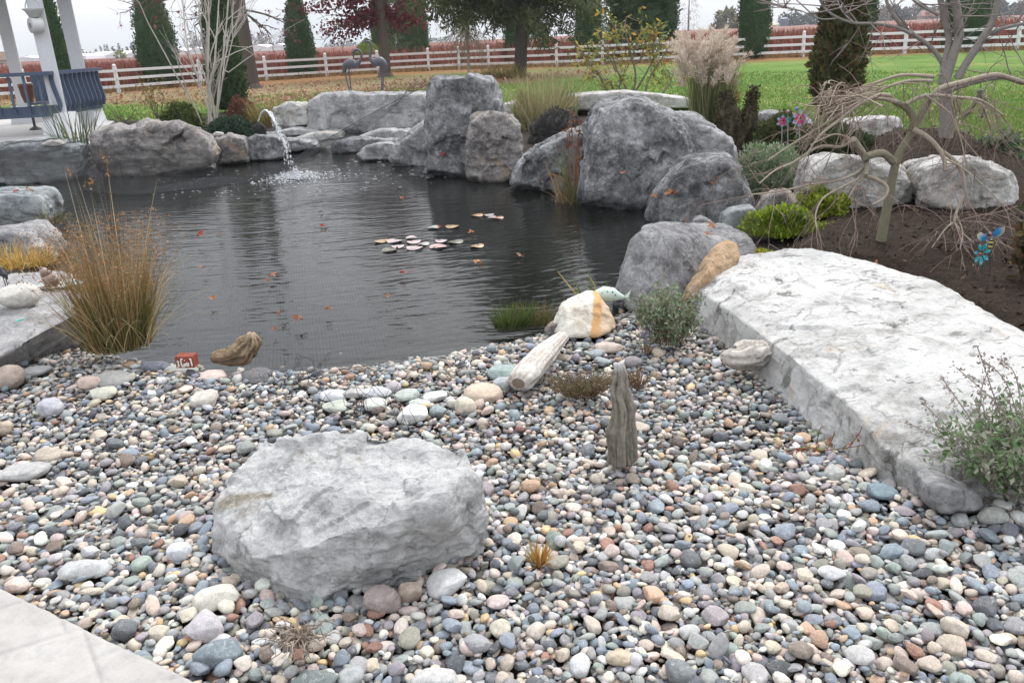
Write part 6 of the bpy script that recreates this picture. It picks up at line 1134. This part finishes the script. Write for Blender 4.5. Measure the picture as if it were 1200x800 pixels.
for px in np.arange(93, 172, 4.2): far_tree(px + rg.normal(0, 1), rg.uniform(6, 9), rg.uniform(6, 15) * (.6 + .4 * (px > 118)), 430 + rg.normal(0, 12), WD, 'cone')
for px in np.arange(228, 345, 4.6): far_tree(px + rg.normal(0, 2), rg.uniform(9, 15), rg.uniform(8, 22) * (1 if px < 312 else .6), 380 + rg.normal(0, 16), BR_ if rg.uniform() < .75 else WD, 'round' if rg.uniform() < .5 else 'bare', 190)
for px in np.arange(26, 60, 4): far_tree(px, 6, rg.uniform(2, 5), 500, WD, 'round', 90)
for px in np.arange(385, 420, 5): far_tree(px, 8, rg.uniform(2, 5), 480, WD, 'round', 90)
for px in np.arange(500, 530, 5): far_tree(px, 8, rg.uniform(2, 4), 480, WD, 'round', 80)
for px in np.arange(688, 730, 5): far_tree(px, 9, rg.uniform(4, 9), 420, WD, 'round', 110)
for px in np.arange(914, 962, 5): far_tree(px + rg.normal(0, 1), rg.uniform(10, 16), rg.uniform(8, 17), 330 + rg.normal(0, 10), WD, 'round', 190)
for px in np.arange(1012, 1230, 5): far_tree(px + rg.normal(0, 2), rg.uniform(10, 18), rg.uniform(8, 15), 330 + rg.normal(0, 15), WD if rg.uniform() < .7 else BR_, 'round', 190)
tag(mb.build('woodland', M_leaf), 'dark woods along the horizon', kind='stuff')
def far_thing(name, label, px, wpx, hpx, y, cols, kind, n):
    global mb; q = D(px, 60, y); q[2] = 0; t_ = thing(name, label, 'tree', q); mb = MB(); far_tree(px, wpx, hpx, y, cols, kind, n); mb.build('crown', M_leaf, t_); mb = MB(); mb.tube([q, q + (0, 0, hpx * y / FPX * .5)], [wpx * y / FPX * .05, wpx * y / FPX * .03], 6, (.12, .10, .085)); mb.build('trunk', M_bark, t_)
far_thing('round_tree', 'lone rounded olive tree far beyond the field by the plumed grass', 850, 26, 16, 210, [(.16, .16, .08), (.20, .19, .10), (.13, .13, .06)], 'round', 500)
far_thing('bare_tree', 'tall bare pale tree far beyond the field left of the plumes', 806, 24, 44, 220, [(.34, .31, .29), (.40, .37, .35)], 'bare', 420)
far_thing('field_shrub', 'pale green rounded bush standing alone in the red field', 140, 13, 5, 150, [(.22, .24, .12), (.28, .29, .16)], 'round', 260)
def house(name, label, px0, px1, pyt, y, wallc, roofc, eave=.55, cat='house'):
    a, b_ = D(px0, pyt, y), D(px1, pyt, y); c = (a + b_) / 2; w_ = np.linalg.norm(b_ - a); top = max(a[2], b_[2]); r_ = thing(name, label, cat, (c[0], c[1], 0)); dpt = w_ * .5; ez = max(top * eave, 1.8)
    mb = MB(); mb.box((c[0], c[1], ez / 2), (w_ * .94, dpt, ez), None, wallc); mb.build('wall', M_paint, r_)
    mb = MB(); x0, x1, y0, y1 = c[0] - w_ / 2, c[0] + w_ / 2, c[1] - dpt * .58, c[1] + dpt * .58
    V = [(x0, y0, ez + .003), (x1, y0, ez + .003), (x1, y1, ez + .003), (x0, y1, ez + .003), (x0 + w_ * .06, c[1], top), (x1 - w_ * .06, c[1], top)]; mb.add(V, [[0, 1, 5, 4], [2, 3, 4, 5]], roofc); mb.add(V, [[1, 2, 5], [3, 0, 4]], wallc); mb.build('roof', M_paint, r_)
    for k in range(3): mb = MB(); mb.box((x0 + w_ * (.22 + .28 * k), y0 + dpt * .08 - .02, ez * .62), (w_ * .09, .06, ez * .3), None, (.06, .07, .09)); mb.build('window', M_paint, r_)
house('farm_house', 'far brown roofed house cut by the left frame edge', -26, 13, 62, 130, (.42, .36, .30), (.22, .15, .11))
house('farm_house', 'tiny yellow walled house on the right horizon', 897, 911, 27, 300, (.60, .48, .30), (.5, .38, .25))
house('farm_house', 'far red roofed house among the right horizon woods', 1078, 1104, 12.5, 300, (.30, .22, .2), (.30, .12, .09))
house('silo_shed', 'small dark blue grey shed on the right horizon', 914, 923, 21, 310, (.12, .15, .20), (.14, .17, .22), .9, 'shed')
for nm, p0, p1, y_, zt in (('greenhouse', 28, 112, 250, 1.0), ('greenhouse', 112, 345, 265, 1.1)):
    a, b_ = D(p0, 70, y_), D(p1, 66, y_); r_ = thing(nm, 'long low white greenhouse behind the gazebo' if p0 < 60 else 'long low white greenhouse behind the field left of the thick trunk', 'greenhouse', ((a[0] + b_[0]) / 2, y_ * 1., 0)); c = np.array([(a[0] + b_[0]) / 2, y_, 0]); w_ = abs(b_[0] - a[0])
    mb = MB(); mb.box((c[0], c[1], 1.05), (w_, 12, 2.1), None, (.7, .72, .74)); mb.build('wall', M_paint, r_); mb = MB(); nb_ = int(w_ / 6); 
    for k in range(nb_):
        x0 = c[0] - w_ / 2 + k * w_ / nb_; x1 = x0 + w_ / nb_; mb.add([(x0, y_ - 6.1, 2.11), (x1, y_ - 6.1, 2.11), ((x0 + x1) / 2, y_ - 6.1, 2.8 * zt), (x0, y_ + 6, 2.11), (x1, y_ + 6, 2.11), ((x0 + x1) / 2, y_ + 6, 2.8 * zt)], [[0, 1, 2], [3, 5, 4]], (.75, .77, .79)); mb.add([(x0, y_ - 6.1, 2.11), (x1, y_ - 6.1, 2.11), ((x0 + x1) / 2, y_ - 6.1, 2.8 * zt), (x0, y_ + 6, 2.11), (x1, y_ + 6, 2.11), ((x0 + x1) / 2, y_ + 6, 2.8 * zt)], [[0, 2, 5, 3], [1, 4, 5, 2]], (.8, .82, .84))
    mb.build('roof', M_paint, r_)

# ------------------------------------------------------------------ leaves and grass on the lawn
mb = MB(); n = 90000; py_ = rg.uniform(74, 172, n); px_ = rg.uniform(-80, 1280, n); dirs = fw[None] + rt[None] * ((px_ - 600) / FPX)[:, None] + up[None] * ((400 - py_) / FPX)[:, None]; t = -CAMH / dirs[:, 2]; P = CAM + dirs * t[:, None]; ok = (dirs[:, 2] < 0) & (P[:, 1] < 42) & (P[:, 1] > 9)
lo2 = np.interp(px_, [0, 110, 300, 420, 560, 720, 760], [124, 123, 125, 112, 103, 86, 80]); hi2 = np.interp(px_, [0, 110, 300, 420, 560, 720], [103, 106, 98, 93, 88, 80]); inl = (py_ < lo2) & (py_ > hi2) & (px_ < 735)
lawn_l = np.interp(px_, [-200, 60, 130, 240, 320, 500, 610, 760, 860, 900, 1060, 1130, 1160, 1300], [166, 150, 143, 137, 124, 116, 126, 132, 150, 172, 158, 151, 172, 182]); clump = vnoise(np.column_stack([P[:, 0] * .8, P[:, 1] * .5, 0 * P[:, 0]]), 5)
keepl = ok & (inl & (rg.uniform(0, 1, n) < .55) | ~inl & (py_ < lawn_l) & (py_ > 60) & (rg.uniform(0, 1, n) < .022 + .07 * np.clip(clump, 0, 1)))
P = P[keepl]; P[:, 2] = .012 + np.abs(rg.normal(0, .012, len(P))); il = inl[keepl]
mb.leaves(P[il], .11, [(.34, .16, .11), (.42, .24, .18), (.28, .12, .085), (.48, .33, .23), (.34, .20, .11), (.22, .10, .07), (.40, .30, .16)], .75); mb.leaves(P[~il], .06, [(.50, .36, .14), (.55, .44, .22), (.42, .26, .12), (.48, .38, .12), (.35, .18, .09)], .75)
tag(mb.build('fallen_leaves', M_leaf), 'fallen autumn leaves strewn over the lawn', kind='stuff')
mb = MB(); n = 120000; px_ = rg.uniform(-60, 1260, n); py_ = rg.uniform(84, 182, n); dirs = fw[None] + rt[None] * ((px_ - 600) / FPX)[:, None] + up[None] * ((400 - py_) / FPX)[:, None]; t = -CAMH / dirs[:, 2]; P = CAM + dirs * t[:, None]
lawn_l = np.interp(px_, [-200, 60, 130, 240, 320, 500, 610, 760, 860, 900, 1060, 1130, 1160, 1300], [166, 150, 143, 137, 124, 116, 126, 132, 150, 172, 158, 151, 172, 182]); P = P[(py_ < lawn_l + rg.normal(0, 1, n)) & (P[:, 1] < 32)]; n = len(P); P[:, 2] = 0; a = rg.uniform(0, PI, n); hh = rg.uniform(.03, .075, n); sdv = np.column_stack([np.cos(a), np.sin(a), 0 * a]) * (.006 + .0006 * P[:, 1:2]); tp = P + np.column_stack([rg.normal(0, .02, (n, 2)), hh])
mb.add(np.stack([P - sdv, P + sdv, tp], 1).reshape(-1, 3), np.arange(3 * n).reshape(n, 3), np.repeat(np.array([(.12, .225, .04), (.15, .25, .05), (.19, .26, .065), (.24, .25, .09), (.10, .19, .035)])[rg.integers(0, 5, n)] * rg.uniform(.8, 1.2, (n, 1)), 3, 0)); tag(mb.build('grass', M_leaf), 'short green lawn grass', kind='stuff')

# ------------------------------------------------------------------ gazebo
ZD = .12; gA = G(75, 156, ZD); gB = G(106, 147, ZD); gC = G(33, 144, ZD); gL = G(-95, 168, ZD)
gz = thing('gazebo', 'white posted gazebo with slate blue railing on a concrete deck', 'gazebo', (gA[0] - 2, gA[1], 0)); WHP = (.66, .67, .70); BLU = (.075, .10, .155)
mb = MB(); dp = np.array([G(a, b, ZD)[:2] for a, b in [(-150, 178), (76, 167), (124, 149), (134, 142), (20, 134), (-150, 140)]]); n = len(dp); V = [(p[0], p[1], ZD) for p in dp] + [(p[0], p[1], -.12) for p in dp]; k = np.arange(n); mb.add(V, np.stack([k, k + n, (k + 1) % n + n, (k + 1) % n], -1), (.33, .31, .30)); cV = np.vstack([np.array(V)[:n], np.append(dp.mean(0), ZD)]); mb.add(cV, np.stack([k, (k + 1) % n, np.full(n, n)], -1), (.42, .40, .39)); mb.build('deck', M_paint, gz)
for q, s in ((gA, 1), (gB, 1), (gC, .95), (gL, 1)):
    mb = MB(); w0, w1, h_ = .29 * s, .235 * s, .42
    V = [(q[0] + a * w_, q[1] + b * w_, z) for w_, z in ((w0, ZD), (w1, ZD + h_)) for a, b in ((-1, -1), (1, -1), (1, 1), (-1, 1))]; mb.add(V, [[0, 1, 5, 4], [1, 2, 6, 5], [2, 3, 7, 6], [3, 0, 4, 7], [4, 5, 6, 7]], WHP); mb.build('footing', M_paint, gz)
    mb = MB(); ang = R(24); ax = np.array([[math.cos(ang), math.sin(ang), 0], [-math.sin(ang), math.cos(ang), 0], [0, 0, 1]]); mb.box((q[0], q[1], (ZD + h_ + 3.2) / 2 + .001), (.27 * s, .27 * s, 3.2 - ZD - h_), ax, WHP); mb.box(np.array([q[0], q[1], 1.85]) + ax[0] * .137 * s, (.03, .16 * s, 2.6), ax, (.72, .73, .76)); mb.build('post', M_paint, gz)
zt, zb = 1.34, .60
def offp(p, d): return np.array([p[0] + d[0], p[1] + d[1], 0])
ctr_g = np.array([(gA[0] + gL[0]) / 2 + .3, gA[1] + 2.2, 0]); oA = gA * (1, 1, 0) + (0.02, -.26, 0); oL = gL * (1, 1, 0) + (0, -.26, 0); oB = D(111, 80, gB[1] + .25) * (1, 1, 0); oB[1] = gB[1] + .25
for (p, q, nb_) in ((oL, oA, 10), (oA, oB, 11)):
    d = (q - p) / np.linalg.norm(q - p); nn_ = np.array([d[1], -d[0], 0])
    mb = MB(); mb.bar(p + (0, 0, zt) - d * .06, q + (0, 0, zt + .002) + d * .10, .20, .07, BLU); mb.build('top_rail', M_paint, gz)
    mb = MB(); mb.bar(p + (0, 0, zb) + d * .03, q + (0, 0, zb) - d * .02, .06, .22, BLU); mb.build('bottom_rail', M_paint, gz)
    for k in range(nb_):
        c = p + d * np.linalg.norm(q - p) * (k + .5) / nb_; mb = MB(); pts = [c + nn_ * (.05 + o_) + (0, 0, z) for z, o_ in ((zb - .02, .01), (zb + .1, .07), (zb + .25, .05), (zb + .45, .015), (zt - .12, .0), (zt - .04, .02))]
        for u in range(5): mb.bar(pts[u], pts[u + 1] + (0, 0, .006), .085, .04, BLU, d)
        mb.build('baluster', M_paint, gz)
for (p, q) in ((gL, gA), (gA, gB), (gB, gC)): mb = MB(); mb.bar(p * (1, 1, 0) + (0, 0, 3.29), q * (1, 1, 0) + (0, 0, 3.29), .2, .18, (.30, .28, .27)); mb.build('beam', M_paint, gz)
mb = MB(); cR = np.array([gA[0] - 1.9, gA[1] + 1.6, 5.2]); a = np.arange(8) * PI / 4 + PI / 8; V = np.vstack([np.column_stack([cR[0] + 3.2 * np.cos(a), cR[1] + 3.2 * np.sin(a), np.full(8, 3.45)]), cR]); k = np.arange(8); mb.add(V, np.stack([k, (k + 1) % 8, np.full(8, 8)], -1), (.16, .14, .13)); mb.add(np.vstack([V[:8], cR - (0, 0, 1.76)]), np.stack([(k + 1) % 8, k, np.full(8, 8)], -1), (.5, .5, .5)); mb.build('roof', M_paint, gz)
# chair and pot seen through the railing
q = G(52, 143, ZD); q = q + (-.15, .3, 0); ch = thing('patio_chair', 'dark blue slatted chair standing inside the gazebo', 'chair', q)
mb = MB(); mb.box(q + (0, 0, .45), (.55, .5, .05), None, BLU); mb.build('seat', M_paint, ch); mb = MB(); [mb.box(q + (-.2 + .1 * k, .26, .82), (.085, .03, .68), None, BLU) for k in range(5)]; mb.build('backrest', M_paint, ch)
for sx_ in (-1, 1):
    for sy_ in (-1, 1): mb = MB(); mb.box(q + (sx_ * .24, sy_ * .21, .21), (.05, .05, .42), None, BLU); mb.build('leg', M_paint, ch)
q = D(31, 107, gA[1] + 1.2); q[2] = ZD; pt_ = thing('pot', 'copper brown pot on a stand behind the gazebo railing', 'pot', q); mb = MB(); mb.lathe([(0, .6), (.10, .6), (.13, .75), (.15, .95), (.16, 1.0), (.13, 1.0), (.1, .9), (0, .9)], q, 16, (.14, .05, .035)); mb.build('vessel', M_glaze, pt_, True); mb = MB(); mb.lathe([(.14, 0), (.12, .03), (.03, .08), (.03, .58), (.1, .6), (0, .6)], q, 12, (.05, .05, .05)); mb.build('stand', M_paint, pt_)
# hanging ornament
s_ = gA[1]; c0 = D(43, 30, s_ - .25); bh = thing('birdhouse', 'white round faced birdhouse planter hanging on the gazebo post', 'birdhouse', c0); mb = MB(); ax = np.array([[.75, -.66, 0], [.66, .75, 0], [0, 0, 1]])
prof = [(0, -.12), (.145, -.12), (.15, -.1), (.15, .08), (.13, .1), (0, .1)]; L_ = MB(); L_.lathe(prof, (0, 0, 0), 22, (.62, .62, .63)); RX = np.array([[1, 0, 0], [0, 0, 1], [0, 1, 0.]]); [mb.add((np.concatenate(L_.V)) @ RX @ ax + c0, F_, (.62, .62, .63)) for F_ in L_.Q]; mb.build('body', M_paint, bh, True)
mb = MB(); fc = c0 + np.array([0, -.125, 0]) @ ax; L2 = MB(); L2.lathe([(0, 0), (.055, .0), (.055, .012), (0, .012)], (0, 0, 0), 16, (.12, .12, .12)); [mb.add(np.concatenate(L2.V) @ RX @ ax + fc, F_, (.25, .25, .26)) for F_ in L2.Q]; mb.build('hole', M_paint, bh)
mb = MB(); mb.lathe([(.0, .15), (.10, .15), (.16, .27), (.21, .31), (.19, .31), (.12, .25), (0, .25)], c0, 16, (.60, .60, .60)); mb.build('basin', M_paint, bh, True); mb = MB(); t = np.linspace(0, PI, 14); mb.tube(np.column_stack([c0[0] + .15 * np.cos(t), np.full(14, c0[1]), c0[2] + .29 + .22 * np.sin(t)]), .012, 6, (.55, .55, .55)); mb.build('handle', M_paint, bh)

# ------------------------------------------------------------------ crane statues
yc = gy(430, 166, W) + .55; BZ = (.105, .105, .125)
def crane(label, pth, rad, legs, px0, base=False):
    k = np.linalg.norm(D(px0, 100, yc) - CAM) / FPX; f0 = D(px0, 109, yc); r_ = thing('crane_statue', label, 'statue', f0, 'pair of metal crane statues'); c = curve_px(pth, yc); n = len(c); rr = np.interp(np.linspace(0, len(rad) - 1, n), np.arange(len(rad)), rad) * k; mb = MB(); mb.tube(c, rr, 12, BZ); mb.build('body', M_bronze, r_, True)
    for lg in legs: mb = MB(); cc = curve_px(lg, yc); mb.tube(cc, .014, 6, BZ); e = cc[-1]; mb.tube([e + (-.06, -.04, .005), e + (0, 0, .012), e + (.06, -.03, .005)], .01, 5, BZ); mb.build('leg', M_bronze, r_)
    mb = MB(); e = D(px0, 110, yc); mb.ell(e + (.0, 0, -.01), (.13, .1, .025), None, (.09, .09, .1), 2, 5, .2); mb.build('base', M_bronze, r_)
crane('bronze crane statue bending its neck down, left of the pair', [(402.5, 86), (405, 77), (411, 74.5), (416.5, 75.5), (422, 71), (423.7, 64), (420, 58.7), (416, 59), (414.2, 62), (414.4, 69)], [.6, 3.6, 5.4, 4.0, 1.8, 1.25, 1.15, 1.2, 1.5, .3], [[(409, 80), (409.5, 88), (412, 109)], [(406, 80), (405.2, 89), (410.4, 109)]], 411)
crane('bronze crane statue with its neck held upright, right of the pair', [(452.3, 86), (450.3, 77), (445.8, 72.5), (440, 73), (435.3, 70.5), (433.8, 66), (434.7, 58.7), (434.6, 52), (432, 49), (429, 49.2), (425.5, 49.8)], [.6, 3.8, 5.2, 4.4, 2.6, 1.6, 1.2, 1.15, 1.4, 1.2, .3], [[(448.5, 80), (449.2, 88), (448.7, 109)], [(446.5, 80), (447.2, 90), (447.2, 109)]], 447)

# ------------------------------------------------------------------ small ornaments
q = G(72, 334, .185); k = np.linalg.norm(q - CAM) / FPX
mb = MB(); n = 30; a = np.arange(n) * 2 * PI / n; V = np.vstack([np.column_stack([q[0] + 23 * k * np.cos(a), q[1] + .09 * np.sin(a) * 1.2, np.full(n, q[2] + .012)]), q + (0, 0, .004)]); kk = np.arange(n); mb.add(V, np.stack([kk, (kk + 1) % n, np.full(n, n)], -1), (.34, .42, .39)); tag(mb.build('copper_plate', M_bronze), 'pale green patinated metal leaf plate on the grey slab', 'plate')
q = G(62, 337, .2); sh_ = thing('shell_ornament', 'brown striped shell shaped ornament sitting on the green plate', 'ornament', q); mb = MB()
for j_, (dx, dz, r1, r2, c) in enumerate([(-.0, .035, .05, .038, (.12, .075, .06)), (-.012, .062, .045, .036, (.30, .21, .17)), (-.022, .088, .037, .032, (.13, .08, .065)), (-.032, .11, .028, .026, (.33, .24, .20)), (-.042, .125, .018, .018, (.14, .09, .07))]): mb.ell(q + (dx, 0, dz), (r1, r1 * .85, r2), np.array([[.9, 0, .44], [0, 1, 0], [-.44, 0, .9]]), c, 3, 4 + j_, .08)
mb.build('shell', M_glaze, sh_, True); mb = MB(); mb.ell(q + (-.04, -.03, .008), (.05, .025, .012), None, (.16, .12, .11), 2); mb.ell(q + (.03, -.035, .008), (.05, .02, .012), None, (.2, .16, .13), 2); mb.build('foot', M_glaze, sh_, True)
q = G(10, 345, .19); br = thing('bird_figurine', 'small dark bird figurine on thin legs at the left edge', 'figurine', q); mb = MB(); mb.tube([q + (.02, 0, .10), q + (.012, 0, .125), q + (-.005, 0, .14), q + (-.012, 0, .165), q + (-.012, 0, .185), q + (-.03, -.01, .186)], [.004, .018, .022, .015, .013, .003], 10, (.03, .03, .04)); mb.build('body', M_glaze, br, True)
for s_ in (-.006, .008): mb = MB(); mb.tube([q + (s_, 0, .12), q + (s_ + .004, 0, .05), q + (s_, 0, 0)], .003, 5, (.04, .035, .03)); mb.build('leg', M_glaze, br)
q = G(28, 361, .175); o = MB(); v3, f3 = SH3[3], F3_; kq = np.linalg.norm(q - CAM) / FPX; o.add(v3 * np.array([20, 16, 14]) * kq + q + (0, 0, 13 * kq), f3, (.50, .48, .44)); tag(o.build('cobble', M_pebble, None, True), 'round pale grey cobble resting on top of the left slab', 'cobble', 'larger cobbles lying on the gravel')
q = G(25, 376, .175); mb = MB(); mb.box(q + (.0, 0, .006), (.035, .008, .006), np.array([[.7, .7, 0], [-.7, .7, 0], [0, 0, 1]]), (.02, .42, .36)); mb.box(q + (-.012, -.018, .008), (.012, .03, .004), np.array([[.7, .7, 0], [-.7, .7, 0], [0, 0, 1]]), (.03, .45, .38)); tag(mb.build('plastic_clip', M_glaze), 'small turquoise plastic scrap lying on the left slab', 'clip')
# painted brick piece
q = G(218, 431, .0); q[2] = max(gravel_z(q[0], q[1]) - .01, 0); k = np.linalg.norm(q - CAM) / FPX; bw, bh_ = 20 * k, 13 * k; bk = thing('brick', 'broken red brick piece with white painted letters', 'brick', q); mb = MB(); ax = np.array([[1, -.08, 0], [.08, 1, 0], [0, 0, 1.0]]); mb.box(q + (0, .03, bh_ / 2), (bw, .06, bh_), ax, (.24, .065, .045)); mb.build('body', M_wood, bk)
mb = MB()
def stroke(pts):
    P = [q + np.array([(x - .5) * bw, -.003 - (x - .5) * bw * .08, z * bh_]) for x, z in pts]; mb.tube(P, .0042, 5, (.75, .74, .70))
for st in [[(.08, .62), (.16, .6), (.12, .4), (.17, .2), (.07, .12)], [(.42, .82), (.33, .82), (.29, .5), (.32, .14), (.42, .14), (.44, .38)], [(.50, .42), (.50, .15)], [(.50, .68), (.51, .72)], [(.60, .5), (.6, .2), (.68, .18), (.70, .48)], [(.80, .8), (.86, .84), (.88, .2)]]: stroke(st)
mb.build('lettering', M_paint, bk)
# ceramic fish
q = D(714, 346, 4.72); fi = thing('fish_ornament', 'pale green ceramic fish ornament behind the white and orange rock', 'ornament', q); k = np.linalg.norm(q - CAM) / FPX; PGc = (.50, .60, .53); mb = MB(); c = np.array([q + np.array([dx * k, 0, dz * k]) for dx, dz in [(-21, -2), (-14, 0), (-6, 2), (4, 1), (12, -2), (17, -3)]]); mb.tube(c, np.array([2, 7, 9, 8, 4, 2.2]) * k, 14, PGc); mb.build('body', M_glaze, fi, True)
mb = MB(); t0 = q + np.array([16 * k, 0, -3 * k]); mb.add([t0, t0 + np.array([9 * k, .0, 8 * k]), t0 + np.array([6 * k, -.01, 0]), t0 + np.array([9 * k, 0, -6 * k])], [[0, 2, 1, 0][:4]] if False else [[0, 3, 2, 1]], (.52, .62, .56)); mb.build('tail', M_glaze, fi)
mb = MB()
for dx, dz in [(-14, 4), (-9, 7), (-3, 9), (3, 8), (-11, 2), (-5, 4), (1, 4), (6, 3), (-17, 1)]: mb.ell(q + np.array([dx * k, -8.2 * k * .8, dz * k * .7]), (1.3 * k,) * 3, None, (.10, .11, .10), 1)
tag(mb.build('spots', M_glaze, fi), kind='stuff')
# garden stakes in the mulch
ym = 5.2; qb = G(1162, 318, .12); ym = qb[1]; bee = thing('bee_stake', 'metal bee garden stake with blue and cream wings beside the bronze shrub', 'garden stake', qb); k = np.linalg.norm(qb - CAM) / FPX
mb = MB(); mb.tube([D(1160, 322, ym), D(1160, 285, ym)], .003, 6, (.06, .06, .06)); mb.build('rod', M_paint, bee)
mb = MB(); c = D(1161, 285, ym); [mb.ell(c + np.array([0, -.004, -(u - 1.5) * .013]), (.017 - .0018 * u, .012, .0072), None, (.62, .48, .06) if u % 2 else (.03, .03, .03), 2) for u in range(5)]; mb.ell(D(1159.5, 274.5, ym), (.016, .013, .014), None, (.02, .03, .06), 2); mb.ell(D(1159.5, 274, ym) - (0, .012, 0), (.007,) * 3, None, (.45, .03, .06), 2); mb.build('body', M_glaze, bee, True)
for pl, nm in (([(1157, 277), (1150, 272), (1145, 275), (1146, 280), (1151, 283), (1156, 281)], 'wing'), ([(1163, 274), (1169, 267), (1178, 266), (1177, 272), (1172, 277), (1165, 278)], 'wing')):
    P = np.array([D(a, b, ym) for a, b in pl]); cP = P.mean(0) - (0, .004, 0); n = len(P); kk = np.arange(n); cols = np.array([[.03, .22, .50] if (a - 1160) ** 2 < 90 else [.62, .60, .42] for a, b in pl] + [[.04, .25, .55]]); mb = MB(); mb.add(np.vstack([P, cP]), np.stack([kk, (kk + 1) % n, np.full(n, n)], -1), cols); mb.add(np.vstack([P, cP]) + (0, .003, 0), np.stack([(kk + 1) % n, kk, np.full(n, n)], -1), cols); mb.build(nm, M_glaze, bee)
qf = G(1151, 322, .12); fl_ = thing('flower_stake', 'turquoise metal flower stake just below the bee', 'garden stake', qf); mb = MB(); mb.tube([qf, D(1151, 298, qf[1])], .003, 6, (.06, .06, .06)); mb.build('rod', M_paint, fl_); c = D(1150, 297, qf[1])
for j_ in range(7):
    a = j_ * 2 * PI / 7 + .3; mb = MB(); d = np.array([math.cos(a), 0, math.sin(a) * 1.4]); s2 = np.array([-math.sin(a), 0, math.cos(a)]); P = [c + d * .01, c + d * .035 + s2 * .014 - (0, .006, 0), c + d * .055 - (0, .01, 0), c + d * .035 - s2 * .014 - (0, .006, 0)]; mb.add(P, [[0, 1, 2, 3]], (.03, .36, .42)); mb.ell(c + d * .042 - (0, .011, 0), (.004, .002, .004), None, (.6, .65, .6), 1); mb.build('petal', M_glaze, fl_)
mb = MB(); mb.ell(c + (-.012, -.01, 0), (.008,) * 3, None, (.5, .05, .05), 2); mb.build('centre', M_glaze, fl_)
yp = gy(925, 172, .1) - .3
for (px, py, pr_, c1, c2, lb) in [(916.5, 142, 6, (.50, .05, .14), (.30, .38, .55), 'pink and blue flower pinwheel on a stake, left of two'), (937, 139, 8, (.48, .05, .16), (.36, .44, .62), 'pink and pale blue flower pinwheel on a stake, right of two'), (923.5, 140.5, 3.5, (.05, .30, .27), (.05, .34, .30), 'small teal pinwheel between the two pink ones')]:
    q = D(px, 175, yp); k = np.linalg.norm(q - CAM) / FPX; c = D(px, py, yp); w_ = thing('pinwheel', lb, 'garden stake', q); mb = MB(); mb.tube([q - (0, 0, .1), c], .006, 6, (.3, .32, .34)); mb.build('rod', M_paint, w_)
    for cc, r0, r1, nm in ((c2, .35, 1.15, 'outer_petal'), (c1, .1, .8, 'inner_petal')):
        for j_ in range(6):
            a = j_ * PI / 3 + (.5 if nm[0] == 'o' else 0); d = np.array([math.cos(a), 0, math.sin(a)]); s2 = np.array([-math.sin(a), 0, math.cos(a)]); off = -.012 if nm[0] == 'o' else -.024; mb = MB(); rr = pr_ * k; mb.add([c + d * rr * r0 + (0, off, 0), c + d * rr * .7 * r1 + s2 * rr * .3 + (0, off - .01, 0), c + d * rr * r1 + (0, off, 0), c + d * rr * .7 * r1 - s2 * rr * .3 + (0, off, 0)], [[0, 1, 2, 3]], cc); mb.build(nm, M_glaze, w_)
for (px, py, c, lb) in [(933.5, 128, (.03, .14, .40), 'blue glass ball on a stake above the pinwheels'), (923, 131, (.35, .14, .16), 'dull red ball on a stake above the teal pinwheel')]:
    q = D(px, 170, yp + .2); b_ = thing('garden_ball', lb, 'garden stake', q); mb = MB(); mb.tube([q, D(px, py, yp + .2)], .005, 6, (.1, .25, .12)); mb.build('rod', M_paint, b_); mb = MB(); mb.ell(D(px, py, yp + .2), (.022,) * 3, None, c, 3); mb.build('ball', M_glaze, b_, True)
q = G(1024, 316, .17); mb = MB(); mb.tube([q - (0, 0, .02), q + (.004, 0, .02), q + (.010, 0, .045), q + (.012, 0, .062)], [.009, .007, .008, .004], 8, (.42, .13, .07)); tag(mb.build('plant_marker', M_glaze), 'small terracotta orange peg behind the back edge of the pale slab', 'marker')
q = G(944, 247, .12); gl_ = thing('garden_light', 'small black cylindrical path light among the lime ground cover', 'light', q); mb = MB(); mb.lathe([(0, 0), (.022, 0), (.022, .16), (0, .16)], q, 14, (.012, .012, .013)); mb.build('post', M_paint, gl_); mb = MB(); mb.lathe([(0, .161), (.032, .161), (.032, .175), (.01, .19), (0, .19)], q, 14, (.015, .015, .016)); mb.build('cap', M_paint, gl_)

# ------------------------------------------------------------------ air
m = bpy.data.materials.new('haze'); m.use_nodes = True; nt = m.node_tree; nt.nodes.clear(); out = nt.nodes.new('ShaderNodeOutputMaterial'); pv_ = nt.nodes.new('ShaderNodeVolumePrincipled')
pv_.inputs['Color'].default_value = (.86, .92, 1, 1); pv_.inputs['Density'].default_value = .00042; pv_.inputs['Anisotropy'].default_value = .2; nt.links.new(pv_.outputs[0], out.inputs['Volume'])
mb = MB(); mb.box((0, 300, 9), (1500, 720, 21), None, (1, 1, 1)); hz_ = mb.build('haze', m); tag(hz_, 'thin autumn haze', kind='stuff')
